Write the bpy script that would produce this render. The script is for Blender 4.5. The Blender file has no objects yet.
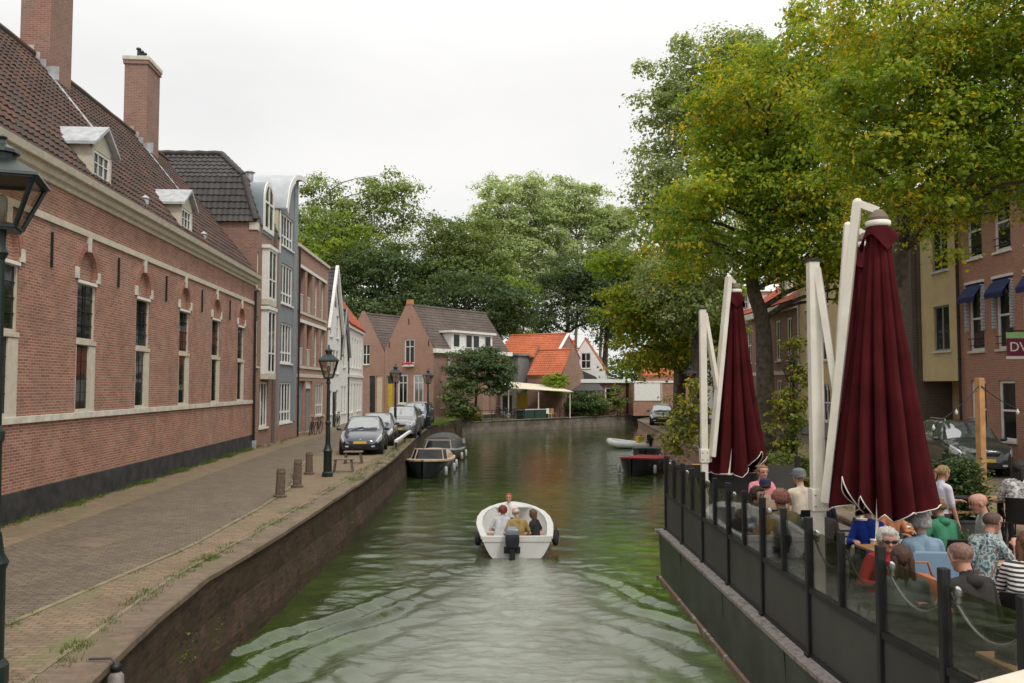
import bpy, bmesh, math, random
import numpy as np
from mathutils import Vector, Matrix, noise as mnoise
from mathutils.geometry import tessellate_polygon
R = math.radians; PI = math.pi
scene = bpy.context.scene
COL = scene.collection
rng = random.Random(7)

# ------------------------------------------------------------------ scene, camera, light
cam_d = bpy.data.cameras.new('camera'); cam = bpy.data.objects.new('camera', cam_d); COL.objects.link(cam)
cam_d.sensor_width = 36.0; cam_d.lens = 36.0 * 850 / 1024; cam_d.clip_end = 2000; cam_d.clip_start = 0.05
CZ = 2.8
cam.location = (0, 0, CZ); cam.rotation_euler = (R(90 + 3.0), 0, 0)
scene.camera = cam
scene.view_settings.view_transform = 'Standard'; scene.view_settings.look = 'None'
scene.view_settings.exposure = 0.0; scene.view_settings.gamma = 1.0; scene.view_settings.use_curve_mapping = False
scene.cycles.max_bounces = 9; scene.cycles.diffuse_bounces = 6; scene.cycles.transparent_max_bounces = 12
scene.cycles.use_denoising = True

SUN_EL, SUN_AZ = R(52), R(150)      # azimuth clockwise from +Y: sun behind the camera, to the right
w = bpy.data.worlds.new('World'); scene.world = w; w.use_nodes = True
nt = w.node_tree; nt.nodes.clear()
def wn(t): return nt.nodes.new(t)
out = wn('ShaderNodeOutputWorld'); bg = wn('ShaderNodeBackground'); sky = wn('ShaderNodeTexSky')
sky.sky_type = 'NISHITA'; sky.sun_disc = False; sky.sun_elevation = SUN_EL; sky.sun_rotation = SUN_AZ
sky.air_density = 1.0; sky.dust_density = 3.0
tc = wn('ShaderNodeTexCoord'); sep = wn('ShaderNodeSeparateXYZ')
nt.links.new(tc.outputs['Generated'], sep.inputs[0])
# an overcast deck of cloud: brighter towards the zenith (as overcast skies are), softly mottled
mp = wn('ShaderNodeMapping'); mp.inputs['Scale'].default_value = (1.0, 1.0, 2.6)
nt.links.new(tc.outputs['Generated'], mp.inputs[0])
nz = wn('ShaderNodeTexNoise'); nz.inputs['Scale'].default_value = 2.2; nz.inputs['Detail'].default_value = 5; nz.inputs['Roughness'].default_value = .5
nt.links.new(mp.outputs[0], nz.inputs['Vector'])
ramp = wn('ShaderNodeValToRGB'); ramp.color_ramp.elements[0].position = .3; ramp.color_ramp.elements[1].position = .62
ramp.color_ramp.elements[0].color = (.87, .868, .855, 1); ramp.color_ramp.elements[1].color = (1.0, .985, .955, 1)
nt.links.new(nz.outputs['Fac'], ramp.inputs[0])
zr = wn('ShaderNodeMapRange'); zr.inputs['From Min'].default_value = .33; zr.inputs['From Max'].default_value = 1.0
zr.inputs['To Min'].default_value = 10.3; zr.inputs['To Max'].default_value = 21.0
nt.links.new(sep.outputs['Z'], zr.inputs['Value'])
mul = wn('ShaderNodeVectorMath'); mul.operation = 'SCALE'
nt.links.new(ramp.outputs[0], mul.inputs[0]); nt.links.new(zr.outputs[0], mul.inputs['Scale'])
mix = wn('ShaderNodeMix'); mix.data_type = 'RGBA'; mix.inputs[0].default_value = .93
nt.links.new(sky.outputs[0], mix.inputs[6]); nt.links.new(mul.outputs[0], mix.inputs[7])
nt.links.new(mix.outputs[2], bg.inputs['Color']); bg.inputs['Strength'].default_value = .1
nt.links.new(bg.outputs[0], out.inputs[0])
sd = bpy.data.lights.new('sun', 'SUN'); sd.energy = 1.5; sd.angle = R(10); sd.color = (1, .95, .87)
so = bpy.data.objects.new('sun', sd); COL.objects.link(so)
sv = Vector((math.sin(SUN_AZ) * math.cos(SUN_EL), math.cos(SUN_AZ) * math.cos(SUN_EL), math.sin(SUN_EL)))
so.rotation_euler = sv.to_track_quat('Z', 'Y').to_euler()

# ------------------------------------------------------------------ materials
def srgb(r, g, b):
    f = lambda c: (c / 255 / 12.92) if c <= 10 else (((c / 255) + .055) / 1.055) ** 2.4
    return (f(r), f(g), f(b), 1)
def c4(c): return tuple(c) if len(c) == 4 else tuple(c) + (1,)
class NM:
    def __init__(s, name):
        s.m = bpy.data.materials.new(name); s.m.use_nodes = True; s.t = s.m.node_tree; s.b = s.t.nodes['Principled BSDF']; s.o = s.t.nodes['Material Output']
    def n(s, t, **k):
        x = s.t.nodes.new(t)
        for a, v in k.items(): setattr(x, a, v)
        return x
    def l(s, a, b): s.t.links.new(a, b)
    def co(s, kind='Object'):
        return s.n('ShaderNodeTexCoord').outputs[kind]
    def noise(s, vec, scale, detail=3, rough=.55):
        x = s.n('ShaderNodeTexNoise'); x.inputs['Scale'].default_value = scale; x.inputs['Detail'].default_value = detail; x.inputs['Roughness'].default_value = rough
        s.l(vec, x.inputs['Vector']); return x.outputs['Fac']
    def ramp(s, fac, stops):
        x = s.n('ShaderNodeValToRGB'); e = x.color_ramp.elements
        while len(e) < len(stops): e.new(.5)
        for el, (p, c) in zip(e, stops): el.position = p; el.color = c4(c)
        s.l(fac, x.inputs[0]); return x.outputs[0]
    def mixc(s, fac, a, b, mode='MIX'):
        x = s.n('ShaderNodeMix', data_type='RGBA', blend_type=mode)
        for sock, v in ((x.inputs[0], fac), (x.inputs[6], a), (x.inputs[7], b)):
            if hasattr(v, 'links'): s.l(v, sock)
            else: sock.default_value = v if isinstance(v, (int, float)) else c4(v)
        return x.outputs[2]
    def rng(s, v, a, b, c, d):
        x = s.n('ShaderNodeMapRange'); x.inputs[1].default_value = a; x.inputs[2].default_value = b; x.inputs[3].default_value = c; x.inputs[4].default_value = d
        s.l(v, x.inputs[0]); return x.outputs[0]
    def bump(s, h, strength=.3, dist=.01):
        x = s.n('ShaderNodeBump'); x.inputs['Strength'].default_value = strength; x.inputs['Distance'].default_value = dist
        s.l(h, x.inputs['Height']); s.l(x.outputs[0], s.b.inputs['Normal'])
    def col(s, sock): s.l(sock, s.b.inputs['Base Color'])
    def set(s, rough=.6, metal=0, spec=.5):
        s.b.inputs['Roughness'].default_value = rough; s.b.inputs['Metallic'].default_value = metal; s.b.inputs['Specular IOR Level'].default_value = spec

def plain(name, col, rough=.6, metal=0, var=.18, scale=4, bump=0, spec=.4):
    q = NM(name); q.set(rough, metal, spec); v = q.co()
    f = q.noise(v, scale, 4); c = c4(col)
    lo = tuple(x * (1 - var) for x in c[:3]); hi = tuple(min(1, x * (1 + var)) for x in c[:3])
    q.col(q.ramp(f, [(.3, lo), (.7, hi)]))
    if bump: q.bump(q.noise(v, scale * 6, 3), bump, .01)
    return q.m
def brick(name, c1, c2, mortar, bw=.22, bh=.065, ms=.010, stain=(.05, .04, .03), st=.35, bump=.5, rough=.85, moss=None, off=.5):
    q = NM(name); q.set(rough, 0, .25); uv = q.co('UV')
    b = q.n('ShaderNodeTexBrick'); b.inputs['Scale'].default_value = 1
    b.inputs['Brick Width'].default_value = bw; b.inputs['Row Height'].default_value = bh; b.inputs['Mortar Size'].default_value = ms
    b.inputs['Color1'].default_value = c4(c1); b.inputs['Color2'].default_value = c4(c2); b.inputs['Mortar'].default_value = c4(mortar); b.offset = off
    q.l(uv, b.inputs['Vector'])
    ob = q.co()
    n1 = q.noise(ob, 1.3, 5, .6); n2 = q.noise(ob, 9, 3)
    c = q.mixc(q.rng(n1, .42, .75, 0, st), b.outputs['Color'], stain)
    c = q.mixc(q.rng(n2, .35, .7, 0, .25), c, tuple(min(1, x * 1.45) for x in c1[:3]))
    c = q.mixc(q.rng(q.noise(ob, .33, 6, .7), .52, .75, 0, .28), c, tuple(min(1, x * 1.12) for x in mortar[:3]))
    if moss: c = q.mixc(q.rng(q.noise(ob, .9, 6, .65), .5, .68, 0, .8), c, moss)
    q.col(c)
    inv = q.n('ShaderNodeMath', operation='SUBTRACT'); inv.inputs[0].default_value = 1; q.l(b.outputs['Fac'], inv.inputs[1])
    q.bump(inv.outputs[0], bump, .008)
    return q.m
def tiles(name, cols, moss=None, rough=.8):
    q = NM(name); q.set(rough, 0, .3); uv = q.co('UV')
    fl = q.n('ShaderNodeVectorMath', operation='FLOOR'); q.l(uv, fl.inputs[0])
    wnz = q.n('ShaderNodeTexWhiteNoise', noise_dimensions='2D'); q.l(fl.outputs[0], wnz.inputs['Vector'])
    n = len(cols); c = q.ramp(wnz.outputs['Value'], [(i / max(1, n - 1), cc) for i, cc in enumerate(cols)])
    ob = q.co(); big = q.noise(ob, .5, 5, .6)
    c = q.mixc(q.rng(big, .4, .7, 0, .5), c, tuple(x * .55 for x in cols[0][:3]))
    c = q.mixc(q.rng(q.noise(ob, 14, 3), .45, .75, 0, .35), c, moss or tuple(min(1, x * 1.5) for x in cols[-1][:3]))
    q.col(c); return q.m
def leafm(name, cols, trans=.3, scale=.5):
    q = NM(name); q.set(.55, 0, .35)
    g = q.n('ShaderNodeNewGeometry'); n = q.noise(q.co(), scale, 3)
    ad = q.n('ShaderNodeMath', operation='MULTIPLY_ADD'); q.l(g.outputs['Random Per Island'], ad.inputs[0]); ad.inputs[1].default_value = .45
    q.l(q.rng(n, .3, .7, 0, .55), ad.inputs[2])
    k = len(cols); c = q.ramp(ad.outputs[0], [(i / (k - 1), cc) for i, cc in enumerate(cols)]); q.col(c)
    tr = q.n('ShaderNodeBsdfTranslucent'); q.l(q.mixc(1.0, c, (1.35, 1.3, .7, 1), 'MULTIPLY'), tr.inputs[0])
    mx = q.n('ShaderNodeMixShader'); mx.inputs[0].default_value = trans
    q.l(q.b.outputs[0], mx.inputs[1]); q.l(tr.outputs[0], mx.inputs[2]); q.l(mx.outputs[0], q.o.inputs[0]); return q.m
def clear(name, tint, refl=1.0):
    q = NM(name); t = q.n('ShaderNodeBsdfTransparent'); t.inputs[0].default_value = c4(tint)
    g = q.n('ShaderNodeBsdfGlossy'); g.inputs['Roughness'].default_value = .03; f = q.n('ShaderNodeFresnel'); f.inputs[0].default_value = 1.45
    mx = q.n('ShaderNodeMixShader'); mm = q.n('ShaderNodeMath', operation='MULTIPLY'); mm.inputs[1].default_value = refl
    q.l(f.outputs[0], mm.inputs[0]); q.l(mm.outputs[0], mx.inputs[0]); q.l(t.outputs[0], mx.inputs[1]); q.l(g.outputs[0], mx.inputs[2]); q.l(mx.outputs[0], q.o.inputs[0])
    return q.m
def stripes(name, a, b, scale, axis='Z'):
    q = NM(name); q.set(.8); wv = q.n('ShaderNodeTexWave', bands_direction=axis); wv.inputs['Scale'].default_value = scale; wv.inputs['Distortion'].default_value = .4
    q.l(q.co(), wv.inputs['Vector']); q.col(q.ramp(wv.outputs['Fac'], [(.45, a), (.55, b)])); return q.m
def blotch(name, cols, scale):
    q = NM(name); q.set(.8); q.col(q.ramp(q.noise(q.co(), scale, 3), [(.36 + .28 * i / (len(cols) - 1), c) for i, c in enumerate(cols)])); return q.m
def planks(name, a, b, width=.12, axis=0, rough=.6):
    q = NM(name); q.set(rough); v = q.co(); s = q.n('ShaderNodeSeparateXYZ'); q.l(v, s.inputs[0])
    m = q.n('ShaderNodeMath', operation='DIVIDE'); q.l(s.outputs[axis], m.inputs[0]); m.inputs[1].default_value = width
    f = q.n('ShaderNodeMath', operation='FLOOR'); q.l(m.outputs[0], f.inputs[0])
    wz = q.n('ShaderNodeTexWhiteNoise', noise_dimensions='1D'); q.l(f.outputs[0], wz.inputs['W'])
    c = q.mixc(wz.outputs['Value'], a, b); fr = q.n('ShaderNodeMath', operation='FRACT'); q.l(m.outputs[0], fr.inputs[0])
    lt = q.n('ShaderNodeMath', operation='LESS_THAN'); q.l(fr.outputs[0], lt.inputs[0]); lt.inputs[1].default_value = .05
    c = q.mixc(lt.outputs[0], c, tuple(x * .25 for x in a[:3])); c = q.mixc(q.rng(q.noise(v, 18, 4), .4, .7, 0, .3), c, tuple(x * .6 for x in a[:3])); q.col(c); return q.m

M = {}
M['brick_red'] = brick('brick_red', (.385, .168, .110), (.215, .082, .056), (.40, .33, .27), stain=(.11, .07, .056), st=.62)
M['brick_arch'] = brick('brick_arch', (.33, .11, .075), (.26, .08, .055), (.34, .27, .22), bw=.065, bh=.22)
M['brick_brown'] = brick('brick_brown', (.29, .145, .105), (.21, .095, .07), (.30, .25, .21), stain=(.1, .07, .055))
M['brick_pink'] = brick('brick_pink', (.38, .195, .135), (.29, .135, .092), (.42, .36, .30), stain=(.16, .10, .08))
M['brick_loggia'] = brick('brick_loggia', (.36, .19, .135), (.27, .13, .09), (.36, .30, .25), stain=(.15, .10, .075), st=.4)
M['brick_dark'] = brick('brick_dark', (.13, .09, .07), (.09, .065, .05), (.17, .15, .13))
M['brick_right'] = brick('brick_right', (.40, .18, .12), (.31, .125, .085), (.36, .30, .25), stain=(.16, .09, .06))
M['brick_house'] = brick('brick_house', (.30, .16, .115), (.24, .12, .085), (.3, .25, .2))
M['plinth'] = plain('plinth', (.035, .034, .033), .85, var=.5, scale=2.5, bump=.5)
M['cobble'] = brick('cobble', (.195, .152, .106), (.13, .10, .072), (.065, .054, .042), bw=.20, bh=.09, ms=.012, stain=(.075, .062, .052), st=.75, moss=None)
M['paving_tan'] = brick('paving_tan', (.265, .188, .122), (.175, .124, .082), (.10, .08, .055), bw=.20, bh=.09, ms=.012, stain=(.10, .078, .055), st=.75, moss=(.15, .15, .07))
M['coping'] = brick('coping', (.205, .150, .106), (.135, .096, .070), (.15, .12, .09), bw=.40, bh=.085, ms=.012, stain=(.085, .06, .045), st=.9, moss=(.14, .125, .06))
M['kerb'] = plain('kerb', (.20, .165, .105), .85, var=.3, scale=3, bump=.4)
M['quay_brick'] = brick('quay_brick', (.105, .056, .034), (.030, .021, .015), (.06, .05, .038), stain=(.014, .012, .009), st=.9, moss=(.055, .048, .020), bump=1.0)
M['quay_pale'] = brick('quay_pale', (.20, .17, .14), (.15, .13, .11), (.12, .10, .085), bw=.9, bh=.5, stain=(.05, .04, .03), st=.8, moss=(.10, .085, .05))
M['soil'] = plain('soil', (.10, .085, .05), .95, var=.5, scale=1.2, bump=.4)
M['roof_old'] = tiles('roof_old', [(.058, .042, .036), (.078, .050, .041), (.095, .052, .040), (.066, .050, .044), (.17, .065, .04)], moss=(.13, .11, .085))
M['roof_grey'] = tiles('roof_grey', [(.060, .055, .053), (.075, .068, .066), (.085, .08, .077)])
M['roof_brown'] = tiles('roof_brown', [(.095, .075, .065), (.115, .09, .078), (.13, .105, .09)])
M['roof_orange'] = tiles('roof_orange', [(.44, .115, .05), (.54, .155, .07), (.48, .135, .06)], moss=(.34, .13, .07))
M['roof_red'] = tiles('roof_red', [(.38, .085, .045), (.48, .12, .06), (.33, .08, .05)], moss=(.22, .11, .07))
M['zinc'] = plain('zinc', (.40, .42, .435), .45, .15, var=.12, scale=2)
M['lead'] = plain('lead', (.40, .41, .42), .6, 0, var=.25, scale=5)
M['blue_zinc'] = plain('blue_zinc', (.22, .25, .275), .5, .1, var=.12, scale=2)
M['blue_panel'] = plain('blue_panel', (.20, .225, .24), .6, var=.1, scale=2)
M['cream_wall'] = plain('cream_wall', (.62, .52, .36), .8, var=.08, scale=2)
M['cream'] = plain('cream', (.55, .50, .40), .6, var=.12, scale=5)
M['stone'] = plain('stone', (.58, .55, .47), .8, var=.2, scale=4, bump=.2)
M['white'] = plain('white', (.74, .73, .69), .45, var=.08, scale=5)
M['white_wall'] = plain('white_wall', (.72, .71, .68), .75, var=.1, scale=2)
M['yellow_wall'] = plain('yellow_wall', (.55, .43, .235), .85, var=.1, scale=1.5)
M['grey_wall'] = plain('grey_wall', (.23, .23, .225), .8, var=.15)
M['glass'] = plain('glass', (.012, .014, .015), .04, var=.5, scale=1.2, spec=.32)
M['car_glass'] = plain('car_glass', (.12, .135, .13), .05, var=.2, spec=.9); M['car_glass'].node_tree.nodes['Principled BSDF'].inputs['IOR'].default_value = 2.1  # pale sky reflection partly put into the base colour
M['clear'] = clear('clear', (.9, .92, .92))
M['tint'] = clear('tint', (.80, .80, .78), .5)
M['curtain'] = plain('curtain', (.62, .60, .56), .9, var=.15, scale=8)
M['iron'] = plain('iron', (.018, .02, .02), .5, .2, var=.3, scale=6)
M['lamp_green'] = plain('lamp_green', (.012, .022, .02), .38, .1, var=.35, scale=6)
M['lamp_glass'] = clear('lamp_glass', (.72, .70, .64), .9)
M['frost'] = plain('frost', (.62, .60, .55), .4, var=.1)
M['black'] = plain('black', (.012, .012, .013), .45, var=.3)
M['rubber'] = plain('rubber', (.018, .018, .019), .8, var=.3)
M['chrome'] = plain('chrome', (.6, .6, .6), .2, .9, var=.1)
M['steel'] = plain('steel', (.38, .38, .37), .4, .6, var=.2)
M['wood'] = planks('wood', (.33, .17, .07), (.40, .22, .10), .11, 1)
M['wood_post'] = plain('wood_post', (.42, .22, .09), .7, var=.25, scale=6)
M['wood_old'] = plain('wood_old', (.12, .085, .06), .85, var=.4, scale=10, bump=.4)
M['wood_grey'] = planks('wood_grey', (.20, .15, .115), (.14, .105, .08), .11, 1, .85)
M['varnish'] = planks('varnish', (.56, .40, .25), (.64, .50, .35), .06, 1, .3)
M['bark'] = plain('bark', (.085, .07, .052), .95, var=.5, scale=6, bump=.8)
M['bark_pale'] = plain('bark_pale', (.16, .145, .115), .95, var=.4, scale=6, bump=.6)
M['red_cloth'] = plain('red_cloth', (.056, .0068, .0085), .95, var=.3, scale=2.2, spec=.1)
M['white_metal'] = plain('white_metal', (.66, .62, .53), .4, 0, var=.1, scale=3)
M['barge'] = plain('barge', (.046, .050, .043), .45, .1, var=.35, scale=2, bump=.05)
M['barge_panel'] = plain('barge_panel', (.054, .052, .046), .5, .1, var=.22, scale=1.6)
M['rust'] = blotch('rust', [(.16, .12, .10), (.24, .13, .08), (.13, .10, .085), (.33, .29, .24)], 5)
M['rim'] = blotch('rim', [(.14, .11, .095), (.21, .185, .17), (.25, .22, .20), (.17, .145, .13)], 9)
M['deck'] = planks('deck', (.12, .10, .085), (.15, .125, .10), .14, 0, .8)
M['awning_blue'] = plain('awning_blue', (.02, .03, .10), .8, var=.2)
M['awning_cream'] = plain('awning_cream', (.62, .55, .43), .8, var=.1)
M['yellow'] = plain('yellow', (.55, .38, .04), .6, var=.1)
M['flower_red'] = plain('flower_red', (.5, .025, .03), .7, var=.3, scale=20)
M['flower_white'] = plain('flower_white', (.7, .68, .6), .7, var=.2)
M['maroon'] = plain('maroon', (.16, .02, .05), .5, var=.08)
M['sign_green'] = plain('sign_green', (.30, .52, .24), .5, var=.05)
M['hull_white'] = plain('hull_white', (.60, .60, .575), .3, var=.06, scale=3)
M['hull_grey'] = plain('hull_grey', (.42, .43, .43), .5, var=.1)
M['hull_dark'] = plain('hull_dark', (.02, .022, .026), .25, var=.2)
M['hub_canvas'] = plain('hub_canvas', (.15, .115, .09), .85, var=.2)
M['canvas'] = plain('canvas', (.055, .052, .05), .8, var=.2)
M['tan_canvas'] = plain('tan_canvas', (.36, .28, .22), .7, var=.12)
M['motor'] = plain('motor', (.022, .026, .035), .35, .2, var=.15)
M['motor_grey'] = plain('motor_grey', (.16, .175, .19), .35, .3, var=.1)
M['boat_red'] = plain('boat_red', (.28, .02, .03), .4, var=.2)
M['chair_blue'] = plain('chair_blue', (.17, .26, .36), .6, var=.08)
M['cushion_blue'] = plain('cushion_blue', (.02, .05, .30), .8, var=.1)
M['pot'] = plain('pot', (.05, .05, .05), .7, var=.2)
M['terracotta'] = plain('terracotta', (.35, .12, .055), .8, var=.2)
M['amber'] = plain('amber', (.6, .28, .02), .2, var=.1)
M['bin_green'] = plain('bin_green', (.02, .05, .035), .6, var=.2)
M['teal'] = plain('teal', (.12, .42, .40), .6)
M['head_glass'] = plain('head_glass', (.62, .64, .66), .1, .3, var=.1)
M['plate'] = plain('plate', (.62, .42, .03), .5, var=.02)
M['tail'] = plain('tail', (.35, .01, .01), .3)
for nme, c in (('paint_navy', (.012, .016, .035)), ('paint_black', (.014, .014, .016)), ('paint_silver', (.20, .205, .21)), ('paint_pale', (.5, .5, .49)), ('paint_blue', (.02, .035, .12)), ('paint_grey', (.14, .145, .15)), ('paint_green', (.035, .045, .042))):
    q = NM(nme); q.set(.28, .35 if 'silver' in nme or 'grey' in nme else 0.0, .5); q.b.inputs['Coat Weight'].default_value = .8; q.b.inputs['Coat Roughness'].default_value = .04
    q.col(q.ramp(q.noise(q.co(), 2.5, 3), [(.3, tuple(x * .92 for x in c)), (.7, tuple(x * 1.08 for x in c))])); M[nme] = q.m
# foliage
M['leaf_near'] = leafm('leaf_near', [(0.0554, 0.1144, 0.0123), (0.1188, 0.2112, 0.0194), (0.198, 0.2992, 0.0264), (0.293, 0.3784, 0.0308), (0.3802, 0.4048, 0.0352)], 0.48, 0.55)
M['leaf_gold'] = leafm('leaf_gold', [(0.209, 0.266, 0.019), (0.361, 0.3705, 0.0238), (0.513, 0.437, 0.0285), (0.627, 0.456, 0.0333), (0.646, 0.361, 0.038)], 0.48, 0.5)
M['leaf_silver'] = leafm('leaf_silver', [(0.1425, 0.1995, 0.0665), (0.2375, 0.304, 0.114), (0.342, 0.399, 0.171), (0.456, 0.494, 0.2565)], 0.44, 0.4)
M['leaf_mid'] = leafm('leaf_mid', [(0.0653, 0.111, 0.0259), (0.116, 0.1702, 0.0407), (0.174, 0.2294, 0.0555), (0.2321, 0.2738, 0.074)], 0.36, 0.25)
M['leaf_dark'] = leafm('leaf_dark', [(0.0315, 0.0585, 0.0216), (0.054, 0.09, 0.0324), (0.081, 0.126, 0.0432), (0.1125, 0.162, 0.0585)], 0.34, 0.25)
M['leaf_poplar'] = leafm('leaf_poplar', [(0.2746, 0.3546, 0.1602), (0.3775, 0.469, 0.2288), (0.4805, 0.5606, 0.2974), (0.572, 0.6406, 0.3546)], 0.46, 0.25)  # pale leaf tone, lightened further to put distance haze into the colour
M['leaf_lime'] = leafm('leaf_lime', [(0.1, 0.17, 0.01), (0.2, 0.29, 0.015), (0.33, 0.4, 0.02)], .35, 1.5)
M['leaf_shrub'] = leafm('leaf_shrub', [(0.0325, 0.065, 0.0182), (0.065, 0.1105, 0.0286), (0.1105, 0.1625, 0.039)], .25, 1.2)
M['leaf_vine'] = leafm('leaf_vine', [(0.06, 0.102, 0.0168), (0.12, 0.168, 0.0264), (0.204, 0.204, 0.036), (0.24, 0.12, 0.036)], .3, 1.0)
M['grass'] = leafm('grass', [(.05, .09, .012), (.10, .15, .02), (.16, .20, .035)], .25, 1.5)

# ------------------------------------------------------------------ tagging
def tag(o, label=None, cat=None, group=None, kind=None):
    if label: o['label'] = label
    if cat: o['category'] = cat
    if group: o['group'] = group
    if kind: o['kind'] = kind
    return o
def thing(name, label, cat, loc=(0, 0, 0), rotz=0, group=None):
    o = bpy.data.objects.new(name, None); COL.objects.link(o); o.empty_display_size = .2
    o.location = loc; o.rotation_euler = (0, 0, rotz); return tag(o, label, cat, group)
KIDS = {}
def setpar(o, p):
    o.parent = p; KIDS.setdefault(p.name, []).append(o)
def dup(root, loc, rotz, label=None, scale=None):
    r = root.copy(); COL.objects.link(r); r.location = loc; r.rotation_euler = (0, 0, rotz)
    if scale: r.scale = scale
    if label: r['label'] = label
    def rec(a, b):
        for ch in KIDS.get(a.name, []):
            c = ch.copy(); COL.objects.link(c); c.parent = b; KIDS.setdefault(b.name, []).append(c); rec(ch, c)
    rec(root, r); return r

# ------------------------------------------------------------------ mesh builder
class MB:
    def __init__(s): s.v = []; s.f = []; s.m = []; s.uv = {}
    def add(s, vs, fs, mi=0):
        o = len(s.v); s.v += [tuple(p) for p in vs]
        for f in fs: s.f.append([o + i for i in f]); s.m.append(mi)
        return s
    def box(s, x0, x1, y0, y1, z0, z1, mi=0):
        return s.hexa([(x0, y0, z0), (x1, y0, z0), (x1, y1, z0), (x0, y1, z0), (x0, y0, z1), (x1, y0, z1), (x1, y1, z1), (x0, y1, z1)], mi)
    def hexa(s, p, mi=0):
        return s.add(p, [(3, 2, 1, 0), (4, 5, 6, 7), (0, 1, 5, 4), (1, 2, 6, 5), (2, 3, 7, 6), (3, 0, 4, 7)], mi)
    def bar(s, a, b, w, h=None, up=(0, 0, 1), mi=0):
        a = Vector(a); b = Vector(b); h = h or w; d = (b - a).normalized(); u = Vector(up)
        if abs(d.dot(u)) > .98: u = Vector((0, 1, 0))
        x = d.cross(u).normalized() * w / 2; y = x.cross(d).normalized() * h / 2
        return s.hexa([a - x - y, a + x - y, a + x + y, a - x + y, b - x - y, b + x - y, b + x + y, b - x + y], mi)
    def prism(s, poly, lo, hi, axis='y', mi=0):       # polygon extruded: axis y -> poly in (x,z); axis z -> (x,y); axis x -> (y,z)
        f = {'y': lambda p, t: (p[0], t, p[1]), 'z': lambda p, t: (p[0], p[1], t), 'x': lambda p, t: (t, p[0], p[1])}[axis]
        n = len(poly); vs = [f(p, lo) for p in poly] + [f(p, hi) for p in poly]
        return s.add(vs, [tuple(range(n - 1, -1, -1)), tuple(range(n, 2 * n))] + [(i, (i + 1) % n, n + (i + 1) % n, n + i) for i in range(n)], mi)
    def rings(s, rs, cap=True, mi=0, closed=True):
        n = len(rs[0]); vs = [p for r in rs for p in r]; fs = []
        for k in range(len(rs) - 1):
            for i in range(n if closed else n - 1):
                j = (i + 1) % n; fs.append((k * n + i, k * n + j, (k + 1) * n + j, (k + 1) * n + i))
        if cap: fs.append(tuple(range(n - 1, -1, -1))); fs.append(tuple((len(rs) - 1) * n + i for i in range(n)))
        return s.add(vs, fs, mi)
    def tube(s, pts, rad, n=8, cap=True, mi=0):
        pts = [Vector(p) for p in pts]; rs = []
        rad = rad if isinstance(rad, (list, tuple)) else [rad] * len(pts)
        ref = None
        for k, p in enumerate(pts):
            d = (pts[min(k + 1, len(pts) - 1)] - pts[max(k - 1, 0)]).normalized()
            if ref is None: ref = Vector((0, 0, 1)) if abs(d.z) < .9 else Vector((1, 0, 0))
            x = d.cross(ref)
            if x.length < 1e-4: x = d.cross(Vector((0, 1, 0)))
            x.normalize(); y = x.cross(d).normalized(); ref = y
            rs.append([p + (x * math.cos(2 * PI * i / n) + y * math.sin(2 * PI * i / n)) * rad[k] for i in range(n)])
        return s.rings(rs, cap, mi)
    def lathe(s, prof, n=16, c=(0, 0, 0), axis='z', mi=0, ph=0):
        rs = []
        for r, z in prof:
            ring = []
            for i in range(n):
                a = 2 * PI * i / n + ph; p = (r * math.cos(a), r * math.sin(a), z)
                if axis == 'y': p = (p[0], p[2], p[1])
                if axis == 'x': p = (p[2], p[0], p[1])
                ring.append((p[0] + c[0], p[1] + c[1], p[2] + c[2]))
            rs.append(ring)
        return s.rings(rs, True, mi)
    def ball(s, c, r, n=12, mi=0):
        r = r if isinstance(r, (tuple, list)) else (r, r, r); m = max(5, n // 2)
        rs = [[(c[0] + r[0] * math.sin(t) * math.cos(2 * PI * i / n), c[1] + r[1] * math.sin(t) * math.sin(2 * PI * i / n), c[2] - r[2] * math.cos(t)) for i in range(n)]
              for t in [PI * (k + .15) / (m + .3) for k in range(m + 1)]]
        return s.rings(rs, True, mi)
    def tilegrid(s, o, u, v, L, S, tw=.24, th=.34, h=.035, amp=.022, k=5, mi=0, jit=.006, clip=None):
        """pantile slope: o corner at the eave, u along the eave, v up the slope (unit vectors)"""
        o = Vector(o); u = Vector(u).normalized(); v = Vector(v).normalized(); n = u.cross(v).normalized()
        nt_, nc = max(1, round(L / tw)), max(1, round(S / th)); tw = L / nt_; th = S / nc
        rowsz = []
        for c in range(nc): rowsz += [(c, 0, c * th), (c, 1, (c + 1) * th)]
        jt = [[rng.uniform(-jit, jit) for _ in range(nt_ + 1)] for _ in range(nc)]
        base = len(s.v); ncol = nt_ * k + 1
        for (c, top, vv) in rowsz:
            for i in range(ncol):
                uu = i / k; fr = uu - math.floor(uu); hh = amp * math.sin(2 * PI * fr) + (0 if top else h) + jt[c][min(nt_ - 1, int(uu))]
                x0, x1 = (0, L) if clip is None else clip(vv)
                x = min(max(uu * tw, x0), x1)
                s.v.append(tuple(o + u * x + v * vv + n * hh))
        for r in range(len(rowsz) - 1):
            c = rowsz[r][0]
            for i in range(ncol - 1):
                a = base + r * ncol + i; s.f.append([a, a + 1, a + ncol + 1, a + ncol]); s.m.append(mi)
                t = i // k + .5; s.uv[len(s.f) - 1] = (t, c + .5)
        return s
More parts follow.
